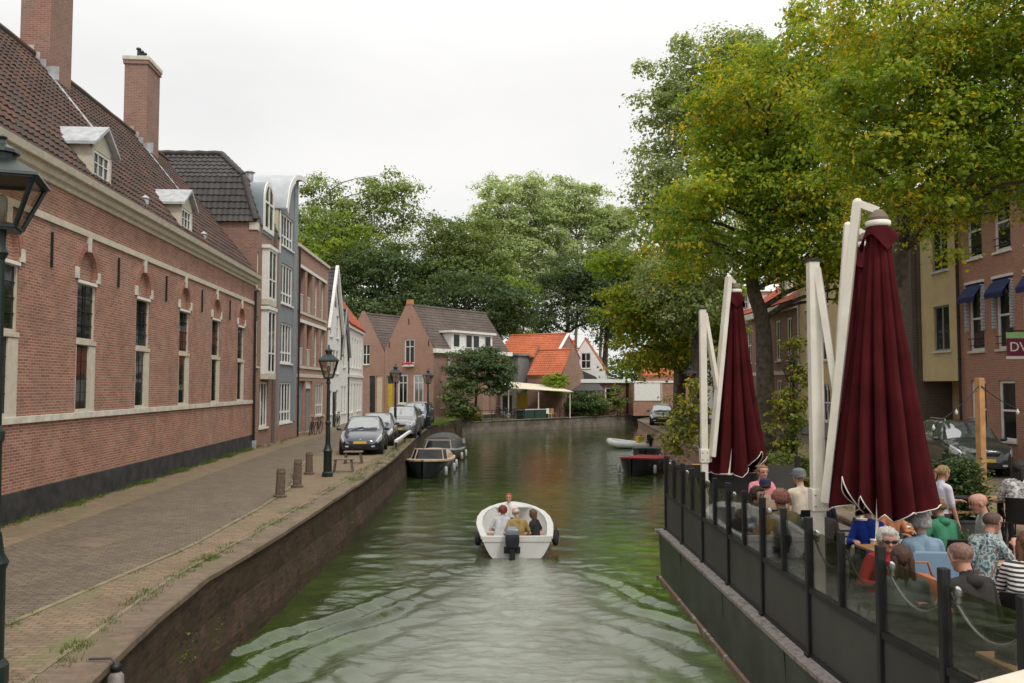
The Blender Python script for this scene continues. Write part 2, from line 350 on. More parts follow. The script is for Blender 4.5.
    def build(s, name, mats, parent=None, smooth=False, bevel=0, recalc=True, loc=None, rotz=0, link=True):
        me = bpy.data.meshes.new(name); me.from_pydata(s.v, [], s.f)
        for m in (mats if isinstance(mats, (list, tuple)) else [mats]): me.materials.append(M[m] if isinstance(m, str) else m)
        me.polygons.foreach_set('material_index', s.m)
        if bevel or recalc:
            bm = bmesh.new(); bm.from_mesh(me)
            if recalc and not s.uv: bmesh.ops.recalc_face_normals(bm, faces=bm.faces)
            if bevel: bmesh.ops.bevel(bm, geom=[e for e in bm.edges if e.is_manifold and e.calc_face_angle(0) > .5], offset=bevel, segments=2, affect='EDGES', profile=.6)
            bm.to_mesh(me); bm.free()
        if smooth: me.polygons.foreach_set('use_smooth', [True] * len(me.polygons))
        autouv(me, s.uv if not bevel else {})
        if smooth and smooth != True: me.set_sharp_from_angle(angle=R(smooth))
        o = bpy.data.objects.new(name, me)
        if link: COL.objects.link(o)
        if parent is not None: setpar(o, parent)
        if loc: o.location = loc
        if rotz: o.rotation_euler = (0, 0, rotz)
        return o
def autouv(me, given):
    nl = len(me.loops); npol = len(me.polygons)
    if not npol: return
    co = np.empty(len(me.vertices) * 3); me.vertices.foreach_get('co', co); co = co.reshape(-1, 3)
    lv = np.empty(nl, int); me.loops.foreach_get('vertex_index', lv)
    nr = np.empty(npol * 3); me.polygons.foreach_get('normal', nr); nr = nr.reshape(-1, 3)
    lt = np.empty(npol, int); me.polygons.foreach_get('loop_total', lt)
    pi = np.repeat(np.arange(npol), lt)
    t = np.stack([-nr[:, 1], nr[:, 0], np.zeros(npol)], 1); ln = np.linalg.norm(t, axis=1); flat = ln < .15
    t[flat] = (1, 0, 0); ln[flat] = 1; t /= ln[:, None]; b = np.cross(nr, t); b[flat] = (0, 1, 0)
    p = co[lv]; uv = np.stack([(p * t[pi]).sum(1), (p * b[pi]).sum(1)], 1)
    if given:
        ids = np.array(list(given.keys())); vals = np.array(list(given.values())); full = np.full((npol, 2), np.nan); full[ids] = vals
        g = full[pi]; ok = ~np.isnan(g[:, 0]); uv[ok] = g[ok]
    l = me.uv_layers.new(name='UVMap'); l.data.foreach_set('uv', uv.ravel())
def quick(name, V, F, mats, parent=None, mi=None, smooth=False):
    """numpy mesh of quads, fast"""
    me = bpy.data.meshes.new(name); V = np.asarray(V, np.float32); F = np.asarray(F, np.int32)
    me.vertices.add(len(V)); me.vertices.foreach_set('co', V.ravel()); k = F.shape[1]
    me.loops.add(F.size); me.loops.foreach_set('vertex_index', F.ravel()); me.polygons.add(len(F))
    me.polygons.foreach_set('loop_start', np.arange(len(F), dtype=np.int32) * k)
    for m in (mats if isinstance(mats, (list, tuple)) else [mats]): me.materials.append(M[m])
    if mi is not None: me.polygons.foreach_set('material_index', mi)
    if smooth: me.polygons.foreach_set('use_smooth', np.ones(len(F), bool))
    me.update(calc_edges=True); o = bpy.data.objects.new(name, me); COL.objects.link(o)
    if parent is not None: setpar(o, parent)
    return o
# ------------------------------------------------------------------ ground, quays, water
WZ = -1.4; GZ = -.35
LE = [(-40, -2.6), (2, -3.2), (5, -3.6), (8, -4.0), (10.5, -4.32), (12.7, -4.5), (16.3, -4.42), (25, -4.45), (33, -4.6), (40, -4.95), (50, -5.4), (61, -5.8), (68, -5.4), (72, -4.7)]      # (depth, x) of the left quay edge
RE = [(-40, 7.0), (8, 7.0), (18, 7.1), (30, 7.7), (43, 8.5), (58, 9.5), (72, 10.6), (78, 13), (80, 40)]
def interp(poly, d): return float(np.interp(d, [p[0] for p in poly], [p[1] for p in poly]))
FW0, FW1 = (-4.6, 73.5), (40.0, 122.1)       # far wall line
def flat(name, poly, z, mat, h=0.0, **k):
    mb = MB()
    if h: mb.prism(poly, z - h, z, 'z')
    else:
        tr = tessellate_polygon([[Vector((p[0], p[1], 0)) for p in poly]])
        mb.add([(p[0], p[1], z) for p in poly], [t if (Vector(poly[t[1]]) - Vector(poly[t[0]])).cross(Vector(poly[t[2]]) - Vector(poly[t[0]])) > 0 else t[::-1] for t in tr])
    return tag(mb.build(name, mat, recalc=bool(h)), **k)
lx = [(x, d) for d, x in LE]; rx = [(x, d) for d, x in RE]
mb = MB()
def fan(poly, z):
    tr = tessellate_polygon([[Vector((p[0], p[1], 0)) for p in poly]])
    mb.add([(p[0], p[1], z) for p in poly], tr)
fan([(-900, -40)] + lx + [(-4.8, 73.5), (-4.8, 900), (-900, 900)], -.012)
fan([(900, -40), (900, 79)] + [(40, 80)] + rx[-2::-1], -.012)
fan([FW0, (900, FW0[1] + 904.6 * 48.6 / 44.6), (900, 1500), (-4.8, 1500), (-4.8, 73.5)], GZ)
tag(mb.build('ground', 'soil', recalc=False), kind='structure')
for o in [bpy.data.objects['ground']]:
    pass
# left street: road, footpath, strip along the houses
GUT = [(2, -5.9), (8, -6.1), (12, -5.85), (15, -5.65), (20, -5.85), (24, -6.2), (29, -7.3), (33, -7.9), (66, -8.2), (70, -8.4)]
HS = [(2, -7.9), (6, -8.15), (16.9, -8.95), (38, -10.35), (44, -10.6), (56, -11.0), (66, -11.5), (76, -12.2)]
CPL = [(d, x - (.50 + (.1 if d < 10 else 0))) for d, x in LE[1:]]
def strip(name, A, B, z, mat, ds, kind='structure'):
    mb = MB(); rs = [[(interp(A, d), d, z), (interp(B, d), d, z)] for d in ds]
    vs = [p for r in rs for p in r]; mb.add(vs, [(2 * i, 2 * i + 1, 2 * i + 3, 2 * i + 2) for i in range(len(rs) - 1)])
    return tag(mb.build(name, mat, recalc=False), kind=kind)
DS = [2 + .75 * i for i in range(94)]
strip('road', HS, GUT, -.004, 'cobble', DS)
strip('pavement', GUT, CPL, .0, 'paving_tan', DS)
WALLX = [(2, -9.15), (6, -9.43), (38.4, -11.7), (76, -14.5)]
strip('pavement', WALLX, HS, .0, 'paving_tan', DS)
def ribbon(name, A, w, z, h, mat, ds, kind='structure', off=0):
    mb = MB()
    for k in range(len(ds) - 1):
        a, b = ds[k], ds[k + 1] - .012; j = rng.uniform(-.006, .006)
        xa, xb = interp(A, a) + off + j, interp(A, b) + off + j
        mb.hexa([(xa, a, z - h), (xa + w, a, z - h), (xb + w, b, z - h), (xb, b, z - h), (xa, a, z + j), (xa + w, a, z + j), (xb + w, b, z + j), (xb, b, z + j)])
    return tag(mb.build(name, mat), kind=kind)
ribbon('kerb', GUT, .085, .018, .05, 'kerb', [2 + .9 * i for i in range(72)])
ribbon('kerb', CPL, .06, .022, .05, 'kerb', [2 + .8 * i for i in range(82)])
# quay walls
def quay(name, label, line, thick, ztop, mat, cop=None, side=-1, batter=.12):
    """line: [(x,y)] water edge; side: which side the land lies (-1 = left of travel)"""
    t = thing(name, label, 'wall', (0, 0, 0))
    pts = [line[0]]
    for p, q in zip(line, line[1:]):
        L = math.hypot(q[0] - p[0], q[1] - p[1]); n = max(1, int(L / .45))
        pts += [(p[0] + (q[0] - p[0]) * i / n, p[1] + (q[1] - p[1]) * i / n) for i in range(1, n + 1)]
    mb = MB(); cb = MB(); rs = []; cs = []
    for i, p in enumerate(pts):
        a = pts[max(0, i - 1)]; b = pts[min(len(pts) - 1, i + 1)]; d = Vector((b[0] - a[0], b[1] - a[1])).normalized(); n = Vector((-d.y, d.x)) * (-side)  # towards land
        P = Vector(p); wob = .05 * mnoise.noise((p[0] * .7, p[1] * .7, 0)) + .025 * mnoise.noise((p[0] * 3, p[1] * 3, 2))
        f = lambda o, z: (P.x + n.x * o, P.y + n.y * o, z)
        rs.append([f(-batter + wob, WZ - .8), f(-batter * .6 + wob, WZ + .25), f(.03 - wob, (WZ + ztop) / 2), f(.02, ztop - .09), f(thick, ztop - .09), f(thick, WZ - .8)])
        zz = ztop + .014 * mnoise.noise((p[0], p[1], 3)) + .012 * mnoise.noise((p[0] * 4, p[1] * 4, 5))
        cs.append([f(-.03 + wob * .4, ztop - .09), f(-.03 + wob * .4, zz - .02), f(-.005, zz), f(thick - .05, zz), f(thick - .05, ztop - .09)])
    mb.rings(rs); cb.rings(cs)
    mb.build('wall', mat, t, smooth=False); cb.build('coping', cop or mat, t)
    return t
quay('quay_wall', 'old dark red brick quay wall along the left bank with mossy coping', [(x, d) for d, x in LE[1:]], .6, .008, 'quay_brick', 'coping', side=-1)
quay('quay_wall', 'brick quay wall of the right bank beyond the terrace', [(x, d) for d, x in RE[1:]], .45, .008, 'brick_house', 'coping', side=1)
quay('quay_wall', 'low pale quay wall closing the far end of the canal', [FW0, (2.8, 81.7), (14, 93.9), FW1], .4, GZ + .05, 'quay_pale', 'quay_pale', side=-1, batter=.03)
mb = MB(); mb.prism([(-4.62, 71.5), (-4.25, 73.2), (-4.65, 73.9), (-5.2, 73.9), (-5.2, 71.5)], WZ - .5, .0, 'z'); tag(mb.build('quay_wall', 'quay_brick'), 'short brick end of the left quay beside the moored boats and garden', 'wall')
mb = MB(); q0 = [(-8.15, 15.2), (-7.2, 14.9), (-7.0, 15.7), (-7.9, 16.0)]; mb.add([(a, b, .0) for a, b in q0], [(0, 1, 2, 3)]); tag(mb.build('road_patch', 'coping', recalc=False), kind='structure')
mf = thing('mooring_fender', 'mottled grey fender hanging on the quay wall at lower left', 'fender', (-4.0, 8.75, -.42)); MB().lathe([(.02, 0), (.075, .04), (.085, .16), (.075, .30), (.03, .35)], 10).build('fender_body', 'rim', mf, smooth=True); MB().lathe([(.05, .345), (.055, .40), (.02, .43)], 10).build('cap', 'black', mf, smooth=True)
MB().tube([(0, 0, .42), (-.06, 0, .47), (-.3, .05, .45)], .012, 6).build('rope', 'canvas', mf)
# right street
strip('pavement', RE[:7], [(2, 13.2), (72, 14.5)], .0, 'paving_tan', DS)
strip('road', [(2, 13.2), (72, 14.5)], [(2, 16.4), (72, 17.0)], -.004, 'cobble', DS)
strip('pavement', [(2, 16.4), (72, 17.0)], [(2, 17.6), (72, 18.5)], .05, 'paving_tan', DS)

# ---- water: displaced sheet with the boat's wake
ys = [3.5]
while ys[-1] < 110: ys.append(ys[-1] + (max(.036, .0030 * ys[-1]) if ys[-1] < 24 else .0055 * ys[-1]))
xs = list(np.arange(-6.4, 7.9, .05)); ys = np.array(ys)
while xs[-1] < 44: xs.append(xs[-1] * 1.03)
xs = np.array(xs); X, Y = np.meshgrid(xs, ys)
nr_ = np.random.RandomState(3)
H = np.zeros_like(X)
for i in range(30):
    a = nr_.uniform(-.9, .9) + PI / 2 * (1 if nr_.rand() < .85 else 0); lam = nr_.uniform(.35, 1.7); amp = .0016 * lam ** .7
    wob = .5 * np.sin(X * nr_.uniform(.2, .6) + Y * nr_.uniform(.1, .4) + nr_.uniform(0, 6))
    H += amp * np.sin(2 * PI / lam * (math.cos(a) * X + math.sin(a) * Y) + wob + nr_.uniform(0, 6.3))
def vn(X, Y, sc, seed):            # smooth value noise, vectorised
    g = np.random.RandomState(seed).rand(256, 256); x = X * sc + 57.3; y = Y * sc + 31.7
    xi = np.floor(x).astype(int); yi = np.floor(y).astype(int); fx = x - xi; fy = y - yi; fx = fx * fx * (3 - 2 * fx); fy = fy * fy * (3 - 2 * fy)
    G = lambda i, j: g[i % 256, j % 256]
    return (G(xi, yi) * (1 - fx) + G(xi + 1, yi) * fx) * (1 - fy) + (G(xi, yi + 1) * (1 - fx) + G(xi + 1, yi + 1) * fx) * fy
BX, BY = .12, 21.0
dy = BY + .6 - Y; lat = X - BX; behind = np.clip((dy - .2) / 1.5, 0, 1)
for s in (-1, 1):
    a = R(25.5); l = lat * s - .75
    wig = (vn(X, Y, .45, 4 + s) - .5) * .9 + (vn(X, Y, 1.3, 9 + s) - .5) * .22
    q = l * math.cos(a) - dy * math.sin(a) + wig * .6 + (vn(X, Y, 2.6, 14 + s) - .5) * .16
    for k, (q0, wd, am) in enumerate([(-.05, .17, .065), (-.65, .20, .09), (-1.35, .24, .115), (-2.15, .26, .11), (-2.95, .28, .085)]):
        start = np.clip((dy - 1.2 - k * 1.5) / 3, 0, 1); brk = np.clip(.5 + 1.5 * (vn(X, Y, .45, 20 + k + s) - .3), 0, 1.15)
        H += am * np.exp(-((q - q0) / wd) ** 2) * start * brk * (.85 if s > 0 else 1)
        H -= am * .55 * np.exp(-((q - q0 + .38) / (wd * 1.1)) ** 2) * start * brk
cw = .75 + .24 * np.clip(dy, 0, 30); churn = np.clip(1.25 - np.abs(lat - .03 * dy) / cw, 0, 1) * behind
churn *= np.clip(.45 + 1.2 * vn(X * 1.0, Y * .55, .8, 40), 0, 1)
churn = np.clip(churn + .9 * np.exp(-(lat / .38) ** 2 - (np.clip(dy - .5, 0, 99) / 1.6) ** 2) * (dy > .3) * (.5 + vn(X, Y, 3.5, 90)), 0, 1.2)
turb = sum((vn(X, Y, f, 50 + i) - .5) * am for i, (f, am) in enumerate([(1.1, .026), (2.3, .022), (4.6, .017)]))
sharp = sum((np.abs(vn(X * 1.0, Y * 1.5, f, 60 + i) - .5)) * am for i, (f, am) in enumerate([(2.1, .05), (4.3, .035), (8.1, .020)]))
H += turb * churn * 1.15 * np.clip(1.3 - dy / 30, .4, 1)
near = np.clip((16 - Y) / 8, 0, 1); H += .35 * turb * near; H -= sharp * np.clip(churn * 1.1 + .22 * near + .06, 0, 1) * np.clip(1.25 - Y / 40, .2, 1)
edge = np.exp(-((np.abs(lat) - (1.0 + .42 * np.clip(dy, 0, 40))) / (.5 + .05 * np.clip(dy, 0, 40))) ** 2) * (dy > 1); H -= sharp * .7 * edge
H += .03 * np.exp(-(lat ** 2) / .1 - (np.clip(dy - .5, 0, 99) ** 2) / .35) * (dy > 0)
# keep the surface still under the hull
V = np.stack([X, Y, WZ + H], -1).reshape(-1, 3); nx_, ny_ = len(xs), len(ys)
idx = np.arange(nx_ * ny_).reshape(ny_, nx_); F = np.stack([idx[:-1, :-1], idx[:-1, 1:], idx[1:, 1:], idx[1:, :-1]], -1).reshape(-1, 4)
q = NM('water'); q.set(.025, 0, .6); q.b.inputs['IOR'].default_value = 1.5
at = q.n('ShaderNodeAttribute', attribute_name='churn'); al = q.n('ShaderNodeAttribute', attribute_name='algae')
ob = q.co(); n1 = q.noise(ob, 1.1, 5, .6)
base = q.ramp(n1, [(.3, (.015, .022, .007)), (.52, (.025, .036, .010)), (.72, (.038, .055, .013))])
green = q.ramp(q.noise(ob, 1.7, 5, .65), [(.32, (.026, .056, .005)), (.5, (.065, .13, .008)), (.68, (.12, .23, .012))])
c = q.mixc(al.outputs['Fac'], base, green); c = q.mixc(at.outputs['Fac'], c, (.21, .225, .18, 1)); q.col(c)
mpn = q.n('ShaderNodeMapping'); mpn.inputs['Scale'].default_value = (1, 1.6, 1); q.l(ob, mpn.inputs[0])
h = q.noise(mpn.outputs[0], 6.5, 4, .55); h2 = q.noise(mpn.outputs[0], 9, 5, .65)
mad = q.n('ShaderNodeMath', operation='MULTIPLY'); q.l(h2, mad.inputs[0]); q.l(at.outputs['Fac'], mad.inputs[1]); ma2 = q.n('ShaderNodeMath', operation='MULTIPLY_ADD'); q.l(mad.outputs[0], ma2.inputs[0]); ma2.inputs[1].default_value = 1.8; q.l(h, ma2.inputs[2])
q.bump(ma2.outputs[0], .32, .03)
M['water'] = q.m
wo = quick('water', V, F, 'water', smooth=True); tag(wo, kind='structure')
A = wo.data.attributes.new('churn', 'FLOAT', 'POINT'); A.data.foreach_set('value', np.clip(churn * 1.05, 0, 1).ravel().astype(np.float32))
alg = np.clip((X - .9 - .04 * (Y - 10)) / 1.4, 0, 1) * np.clip((30 - Y) / 10, 0, 1) * np.clip((vn(X, Y, .35, 71) * .9 + .45), 0, 1)
alg = np.maximum(alg, .42 * np.clip((-1.6 - X) / 1.2, 0, 1) * np.clip((24 - Y) / 10, 0, 1) * np.clip(vn(X, Y, .4, 72) * 1.3, 0, 1))
alg = np.maximum(alg, .35 * np.clip(vn(X, Y, .16, 73) * 2 - .9, 0, 1)); alg *= 1 - .7 * churn
A = wo.data.attributes.new('algae', 'FLOAT', 'POINT'); A.data.foreach_set('value', np.clip(alg, 0, 1).ravel().astype(np.float32))

# ------------------------------------------------------------------ building helpers (facade in local x,z at y=0, facing -y)
def facade(mb, outer, holes=(), depth=.12, y=0.0, mi=0, rmi=0, eps=0):
    polys = [[Vector((a, b, 0)) for a, b in p] for p in [outer] + list(holes)]
    fl = [p for q_ in polys for p in q_]; tr = tessellate_polygon(polys); fs = []
    for t in tr:
        a, b, c = (fl[i] for i in t); ar = (b.x - a.x) * (c.y - a.y) - (b.y - a.y) * (c.x - a.x)
        if abs(ar) < 1e-7: continue
        fs.append(t if ar > 0 else t[::-1])
    mb.add([(p.x, y, p.y) for p in fl], fs, mi)
    for h in holes:
        n = len(h); vs = [(a, y, b) for a, b in h] + [(a, y + depth, b) for a, b in h]
        mb.add(vs, [(i, (i + 1) % n, n + (i + 1) % n, n + i) for i in range(n)], rmi)
def rect(x0, x1, z0, z1): return [(x0, z0), (x1, z0), (x1, z1), (x0, z1)]
def window(T, x0, x1, z0, z1, y=.09, nx=2, nz=2, fw=.07, mw=.035, mat='white', pane='glass', sill='stone', curtain=None, name='window', loc=None, rotz=0, zs=None):
    mb = MB(); d = .035
    mb.box(x0, x0 + fw, y - d, y + d, z0, z1); mb.box(x1 - fw, x1, y - d, y + d, z0, z1)
    mb.box(x0 + fw, x1 - fw, y - d, y + d, z0, z0 + fw); mb.box(x0 + fw, x1 - fw, y - d, y + d, z1 - fw, z1)
    for i in range(1, nx): xm = x0 + (x1 - x0) * i / nx; mb.box(xm - mw, xm + mw, y - d * .8, y + d * .8, z0 + fw, z1 - fw)
    for zz in (zs if zs is not None else [z0 + (z1 - z0) * i / nz for i in range(1, nz)]): mb.box(x0 + fw, x1 - fw, y - d * .7, y + d * .7, zz - mw, zz + mw)
    wo = mb.build(name, mat, T, loc=loc, rotz=rotz)
    MB().box(x0 + fw * .5, x1 - fw * .5, y + .006, y + .014, z0 + fw * .5, z1 - fw * .5).build('pane', 'clear' if curtain else pane, wo)
    if curtain:
        cm = MB(); n = 24; k0 = z0 + (z1 - z0) * (.0 if curtain == 'full' else curtain)
        pts = [(x0 + (x1 - x0) * i / n, y + .07 + .018 * math.sin(i * 2.4)) for i in range(n + 1)]
        cm.rings([[(a, b, k0) for a, b in pts], [(a, b, z1) for a, b in pts]], cap=False, closed=False); cm.build('curtain', 'curtain', wo, recalc=False, smooth=True)
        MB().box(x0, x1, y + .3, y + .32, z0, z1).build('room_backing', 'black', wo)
    if sill: MB().box(x0 - .06, x1 + .06, y - .17, y - .036, z0 - .085, z0 - .002).build('sill', sill, wo, bevel=.008)
    return wo
def shell(T, outer, W, D, zs, mat, holes=(), depth=.12, back=True, name='wall', z0=0, gable_side=None, rmat=None):
    mb = MB(); facade(mb, outer, holes, depth, rmi=1 if rmat else 0)
    hL, hR = zs
    if gable_side:        # ridge along x: side walls rise to a point
        r = gable_side
        for x in (0, W):
            p = [(x, 0, z0), (x, D, z0), (x, D, hL), (x, D / 2, r), (x, 0, hL)]; mb.add(p, [(4, 3, 2, 1, 0) if x == 0 else (0, 1, 2, 3, 4)])
    else:
        mb.add([(0, 0, z0), (0, D, z0), (0, D, hL), (0, 0, hL)], [(3, 2, 1, 0)]); mb.add([(W, 0, z0), (W, D, z0), (W, D, hR), (W, 0, hR)], [(0, 1, 2, 3)])
    if back: mb.add([(a, D, b) for a, b in outer], [tuple(range(len(outer) - 1, -1, -1))])
    return mb.build(name, [mat] + ([rmat] if rmat else []), T, recalc=False)
def roof_x(T, W, D, ze, zr, mat, ov=.25, tw=.24, th=.34, sides='fb', verge=.05, k=5, name='roof'):
    """ridge along x"""
    mb = MB(); run = D / 2 + ov; rise = zr - ze; S = math.hypot(run, rise); c, s_ = run / S, rise / S
    if 'f' in sides: mb.tilegrid((-verge, -ov, ze), (1, 0, 0), (0, c, s_), W + 2 * verge, S, tw, th, k=k)
    if 'b' in sides: mb.tilegrid((W + verge, D + ov, ze), (-1, 0, 0), (0, -c, s_), W + 2 * verge, S, tw, th, k=k)
    n0 = len(mb.f); mb.tube([(-verge + (W + 2 * verge) * i / 40, D / 2, zr + .02 + .012 * (i % 2)) for i in range(41)], .12, 8)
    mb.prism([(-ov + .02, ze - .05), (D / 2, zr - .05), (D + ov - .02, ze - .05), (D + ov - .02, ze - .13), (D / 2, zr - .13), (-ov + .02, ze - .13)], -verge + .01, W + verge - .01, 'x')
    for i in range(n0, len(mb.f)): mb.uv[i] = (i * .37, i * .11)
    return mb.build(name, mat, T, recalc=False)
def roof_y(T, W, D, ze, zr, mat, ov=.2, tw=.24, th=.34, front=.0, k=5, name='roof', cx=None):
    """ridge along y, gable to the front"""
    mb = MB(); run = W / 2 + ov; ze2 = ze - ov * (zr - ze) / (W / 2); rise = zr - ze2; S = math.hypot(run, rise); c, s_ = run / S, rise / S; L = D + front + .05
    mb.tilegrid((-ov, D + .05, ze2), (0, -1, 0), (c, 0, s_), L, S, tw, th, k=k); mb.tilegrid((W + ov, -front, ze2), (0, 1, 0), (-c, 0, s_), L, S, tw, th, k=k)
    n0 = len(mb.f); mb.tube([(W / 2, -front + L * i / 30, zr + .02 + .012 * (i % 2)) for i in range(31)], .12, 8)
    mb.prism([(-ov + .02, ze2 - .05), (W / 2, zr - .05), (W + ov - .02, ze2 - .05), (W + ov - .02, ze2 - .12), (W / 2, zr - .12), (-ov + .02, ze2 - .12)], -front + .01, D + .03, 'y')
    for i in range(n0, len(mb.f)): mb.uv[i] = (i * .37, i * .11)
    return mb.build(name, mat, T, recalc=False)
def door(T, x0, x1, z0, z1, mat, y=.1, loc=None, rotz=0, light=True):
    mb = MB(); mb.box(x0, x1, y, y + .05, z0, z1)
    for a, b in ((.12, .42), (.48, .74)):
        mb.box(x0 + .15 * (x1 - x0), x1 - .15 * (x1 - x0), y - .015, y, z0 + a * (z1 - z0), z0 + b * (z1 - z0))
    o = mb.build('door', mat, T, loc=loc, rotz=rotz)
    MB().ball((x0 + .12, y - .05, z0 + 1.0), .035, 8).build('handle', 'steel', o, smooth=True)
    if light: MB().box(x0 + .1, x1 - .1, y - .012, y - .002, z0 + .8 * (z1 - z0), z1 - .06).build('pane', 'glass', o)
    return o
def pipe(T, x, y, z0, z1, mat='iron', name='drainpipe', r=.05):
    mb = MB(); mb.tube([(x, y, z0), (x, y, z1)], r, 8)
    for z in np.arange(z0 + .6, z1, 1.6): mb.tube([(x, y, z), (x, y, z + .06)], r * 1.3, 8)
    return mb.build(name, mat, T, smooth=40)
# ------------------------------------------------------------------ left bank: the long brick almshouse
T = thing('brick_hall', 'long red brick hall with tall white windows, steep tiled roof and two chimneys on left', 'building', (-9.44, 6, 0), R(94))
L = 32.5; WX = [11.08 + 3.83 * k for k in range(6)]
def arch(xc, r, z, zt, n=10): return [(xc + r * math.cos(PI * i / n), z + (zt - z) * math.sin(PI * i / n)) for i in range(n + 1)]
mb = MB(); holes = []
for xc in WX: holes += [rect(xc - .53, xc + .53, 2.17, 3.78), rect(xc - .53, xc + .53, 3.92, 5.32)]
for xc in WX: holes.append([(xc - .5, 5.36)] + [(xc + .5, 5.36)] + arch(xc, .5, 5.5, 6.12)[0:11])
hs2 = []
facade(mb, rect(0, L, 0, 7.35), holes, .2)
for xc in WX: facade(mb, [(xc - .5, 5.36)] + [(xc + .5, 5.36)] + arch(xc, .5, 5.5, 6.12), (), y=.09)
mb.add([(0, 0, 0), (0, 8, 0), (0, 8, 7.2), (0, 4, 12.9), (0, 0, 7.2)], [(4, 3, 2, 1, 0)]); mb.add([(L, 0, 0), (L, 8, 0), (L, 8, 7.2), (L, 4, 12.9), (L, 0, 7.2)], [(0, 1, 2, 3, 4)])
mb.build('wall', 'brick_red', T, recalc=False)
for xc in WX:
    # brick arch ring proud of the wall
    a = arch(xc, .66, 5.5, 6.32, 14); b = arch(xc, .505, 5.5, 6.13, 14); ab = MB()
    ab.prism(a + b[::-1], -.035, .05, 'y'); ab.build('window_arch', 'brick_arch', T)
    for s in (-1, 1): MB().box(xc + s * .61 - .085, xc + s * .61 + .085, -.045, .02, 5.38, 5.66).build('stone_block', 'stone', T, bevel=.01)
    MB().box(xc - .09, xc + .09, -.06, .02, 6.1, 6.46).build('keystone', 'stone', T, bevel=.01)
    wu = window(T, xc - .53, xc + .53, 3.92, 5.32, y=.07, nx=1, nz=1, fw=.05, sill=None, mat='cream'); gd = MB(); gd.box(xc - .01, xc + .01, .03, .06, 3.98, 5.26)
    for z in (4.3, 4.62, 4.94): gd.box(xc - .47, xc + .47, .05, .07, z - .008, z + .008)
    gd.build('glazing_bars', 'iron', wu)
    MB().box(xc - .54, xc + .54, -.03, .1, 5.29, 5.365).build('head', 'white', wu, bevel=.01)
    MB().box(xc - .55, xc + .55, -.035, .22, 3.80, 3.91).build('transom', 'cream', wu, bevel=.01)
    lw = MB(); lw.box(xc - .55, xc - .50, .0, .23, 2.17, 3.78); lw.box(xc + .16, xc + .55, -.012, .23, 2.17, 3.78); lw.box(xc - .5, xc + .16, .01, .23, 2.17, 2.25)
    lo = lw.build('lower_window', 'cream', T)
    MB().box(xc - .50, xc + .16, .03, .045, 2.25, 3.78).build('pane', 'glass', lo)
    gb = MB(); gb.box(xc - .18, xc - .17, .02, .029, 2.25, 3.78)
    for z in (2.65, 3.0, 3.4): gb.box(xc - .50, xc + .16, .022, .029, z - .008, z + .008)
    gb.build('glazing_bars', 'iron', lo)
MB().box(0, L, -.06, .0, 2.02, 2.168).build('stone_band', 'stone', T, bevel=.01)
MB().box(0, L, -.05, .0, 6.46, 6.62).build('stone_band', 'cream', T, bevel=.01)
mb = MB(); mb.prism([(0, 7.32), (-.06, 7.33), (-.08, 7.42), (-.16, 7.46), (-.20, 7.56), (-.30, 7.63), (-.33, 7.78), (-.28, 7.8), (-.26, 7.72), (0, 7.72)], 0, L + .15, 'x'); mb.build('cornice', 'cream', T)
MB().box(0, L, -.045, .0, 0, .62).build('plinth', 'plinth', T, bevel=.015)
for xc in WX: MB().bar((xc - 1.95, -.03, 5.45), (xc - 1.95, -.03, 6.25), .035, .05).build('wall_anchor', 'iron', T)
pipe(T, L - .12, -.11, .35, 7.1); MB().box(L - .2, L - .02, -.2, -.05, 0, .36).build('pipe_foot', 'lead', T)
roof_x(T, L, 8, 7.72, 13.05, 'roof_old', ov=.28)
for xc in (20.9, 29.2):
    cb = MB(); cb.box(xc - .75, xc + .75, 3.5, 4.4, 11.5, 16.1); cb.box(xc - .8, xc + .8, 3.45, 4.45, 15.95, 16.1); c = cb.build('chimney', 'brick_brown', T)
    MB().box(xc - .84, xc + .84, 3.41, 4.49, 16.1, 16.28).build('chimney_cap', 'stone', c, bevel=.03)
    for i in range(4):
        x = xc - .5 + .33 * i; hh = rng.uniform(.22, .4); MB().lathe([(.07, 16.28), (.06, 16.28 + hh), (.11, 16.3 + hh), (.09, 16.36 + hh)], 8, (x, 3.95, 0)).build('chimney_pot', 'iron', c, smooth=30)
    fl = MB()
    for i in range(7):
        y = 3.45 - .23 * i; z = 7.72 + (y + .28) * (5.33 / 4.28); fl.box(xc - .80, xc - .74, y - .25, y + .02, z - .1, z + .32) if i < 1 else None
        fl.add([(xc - .95, y, z + .07), (xc - .60, y, z + .07), (xc - .60, y - .23, z - .22), (xc - .95, y - .23, z - .22)], [(0, 1, 2, 3)])
    for i in range(5):
        y = 3.5 + .19 * i - .05; z = 7.72 + (min(y, 4) + .28) * (5.33 / 4.28); fl.box(xc - .775, xc - .745, y - .05, y + .17, z - .2, z + .3)
    fl.build('flashing', 'lead', c)
for xc in (15.6, 22.6, 8.6):
    db = MB(); zr = lambda y: 7.72 + (y + .28) * (5.33 / 4.28)
    db.prism([(-.0, 7.75), (.0, 8.85), (1.0, 8.85), (.05, 7.75)], xc - .6, xc - .5, 'x'); db.prism([(-.0, 7.75), (.0, 8.85), (1.0, 8.85), (.05, 7.75)], xc + .5, xc + .6, 'x')
    db.box(xc - .6, xc + .6, 0, .06, 7.72, 7.85); db.prism([(xc - .6, 8.75), (xc + .6, 8.75), (xc + .6, 8.87), (xc, 9.3), (xc - .6, 8.87)], 0.0, .06)
    d = db.build('dormer', 'cream', T)
    rb = MB(); rb.prism([(xc - .78, 8.8), (xc, 9.36), (xc + .78, 8.8), (xc + .78, 8.88), (xc, 9.46), (xc - .78, 8.88)], -.16, 1.35); rb.build('dormer_roof', 'lead', d)
    wn_ = window(d, xc - .5, xc + .5, 7.86, 8.74, y=.05, nx=3, nz=3, fw=.06, mw=.013, sill=None)
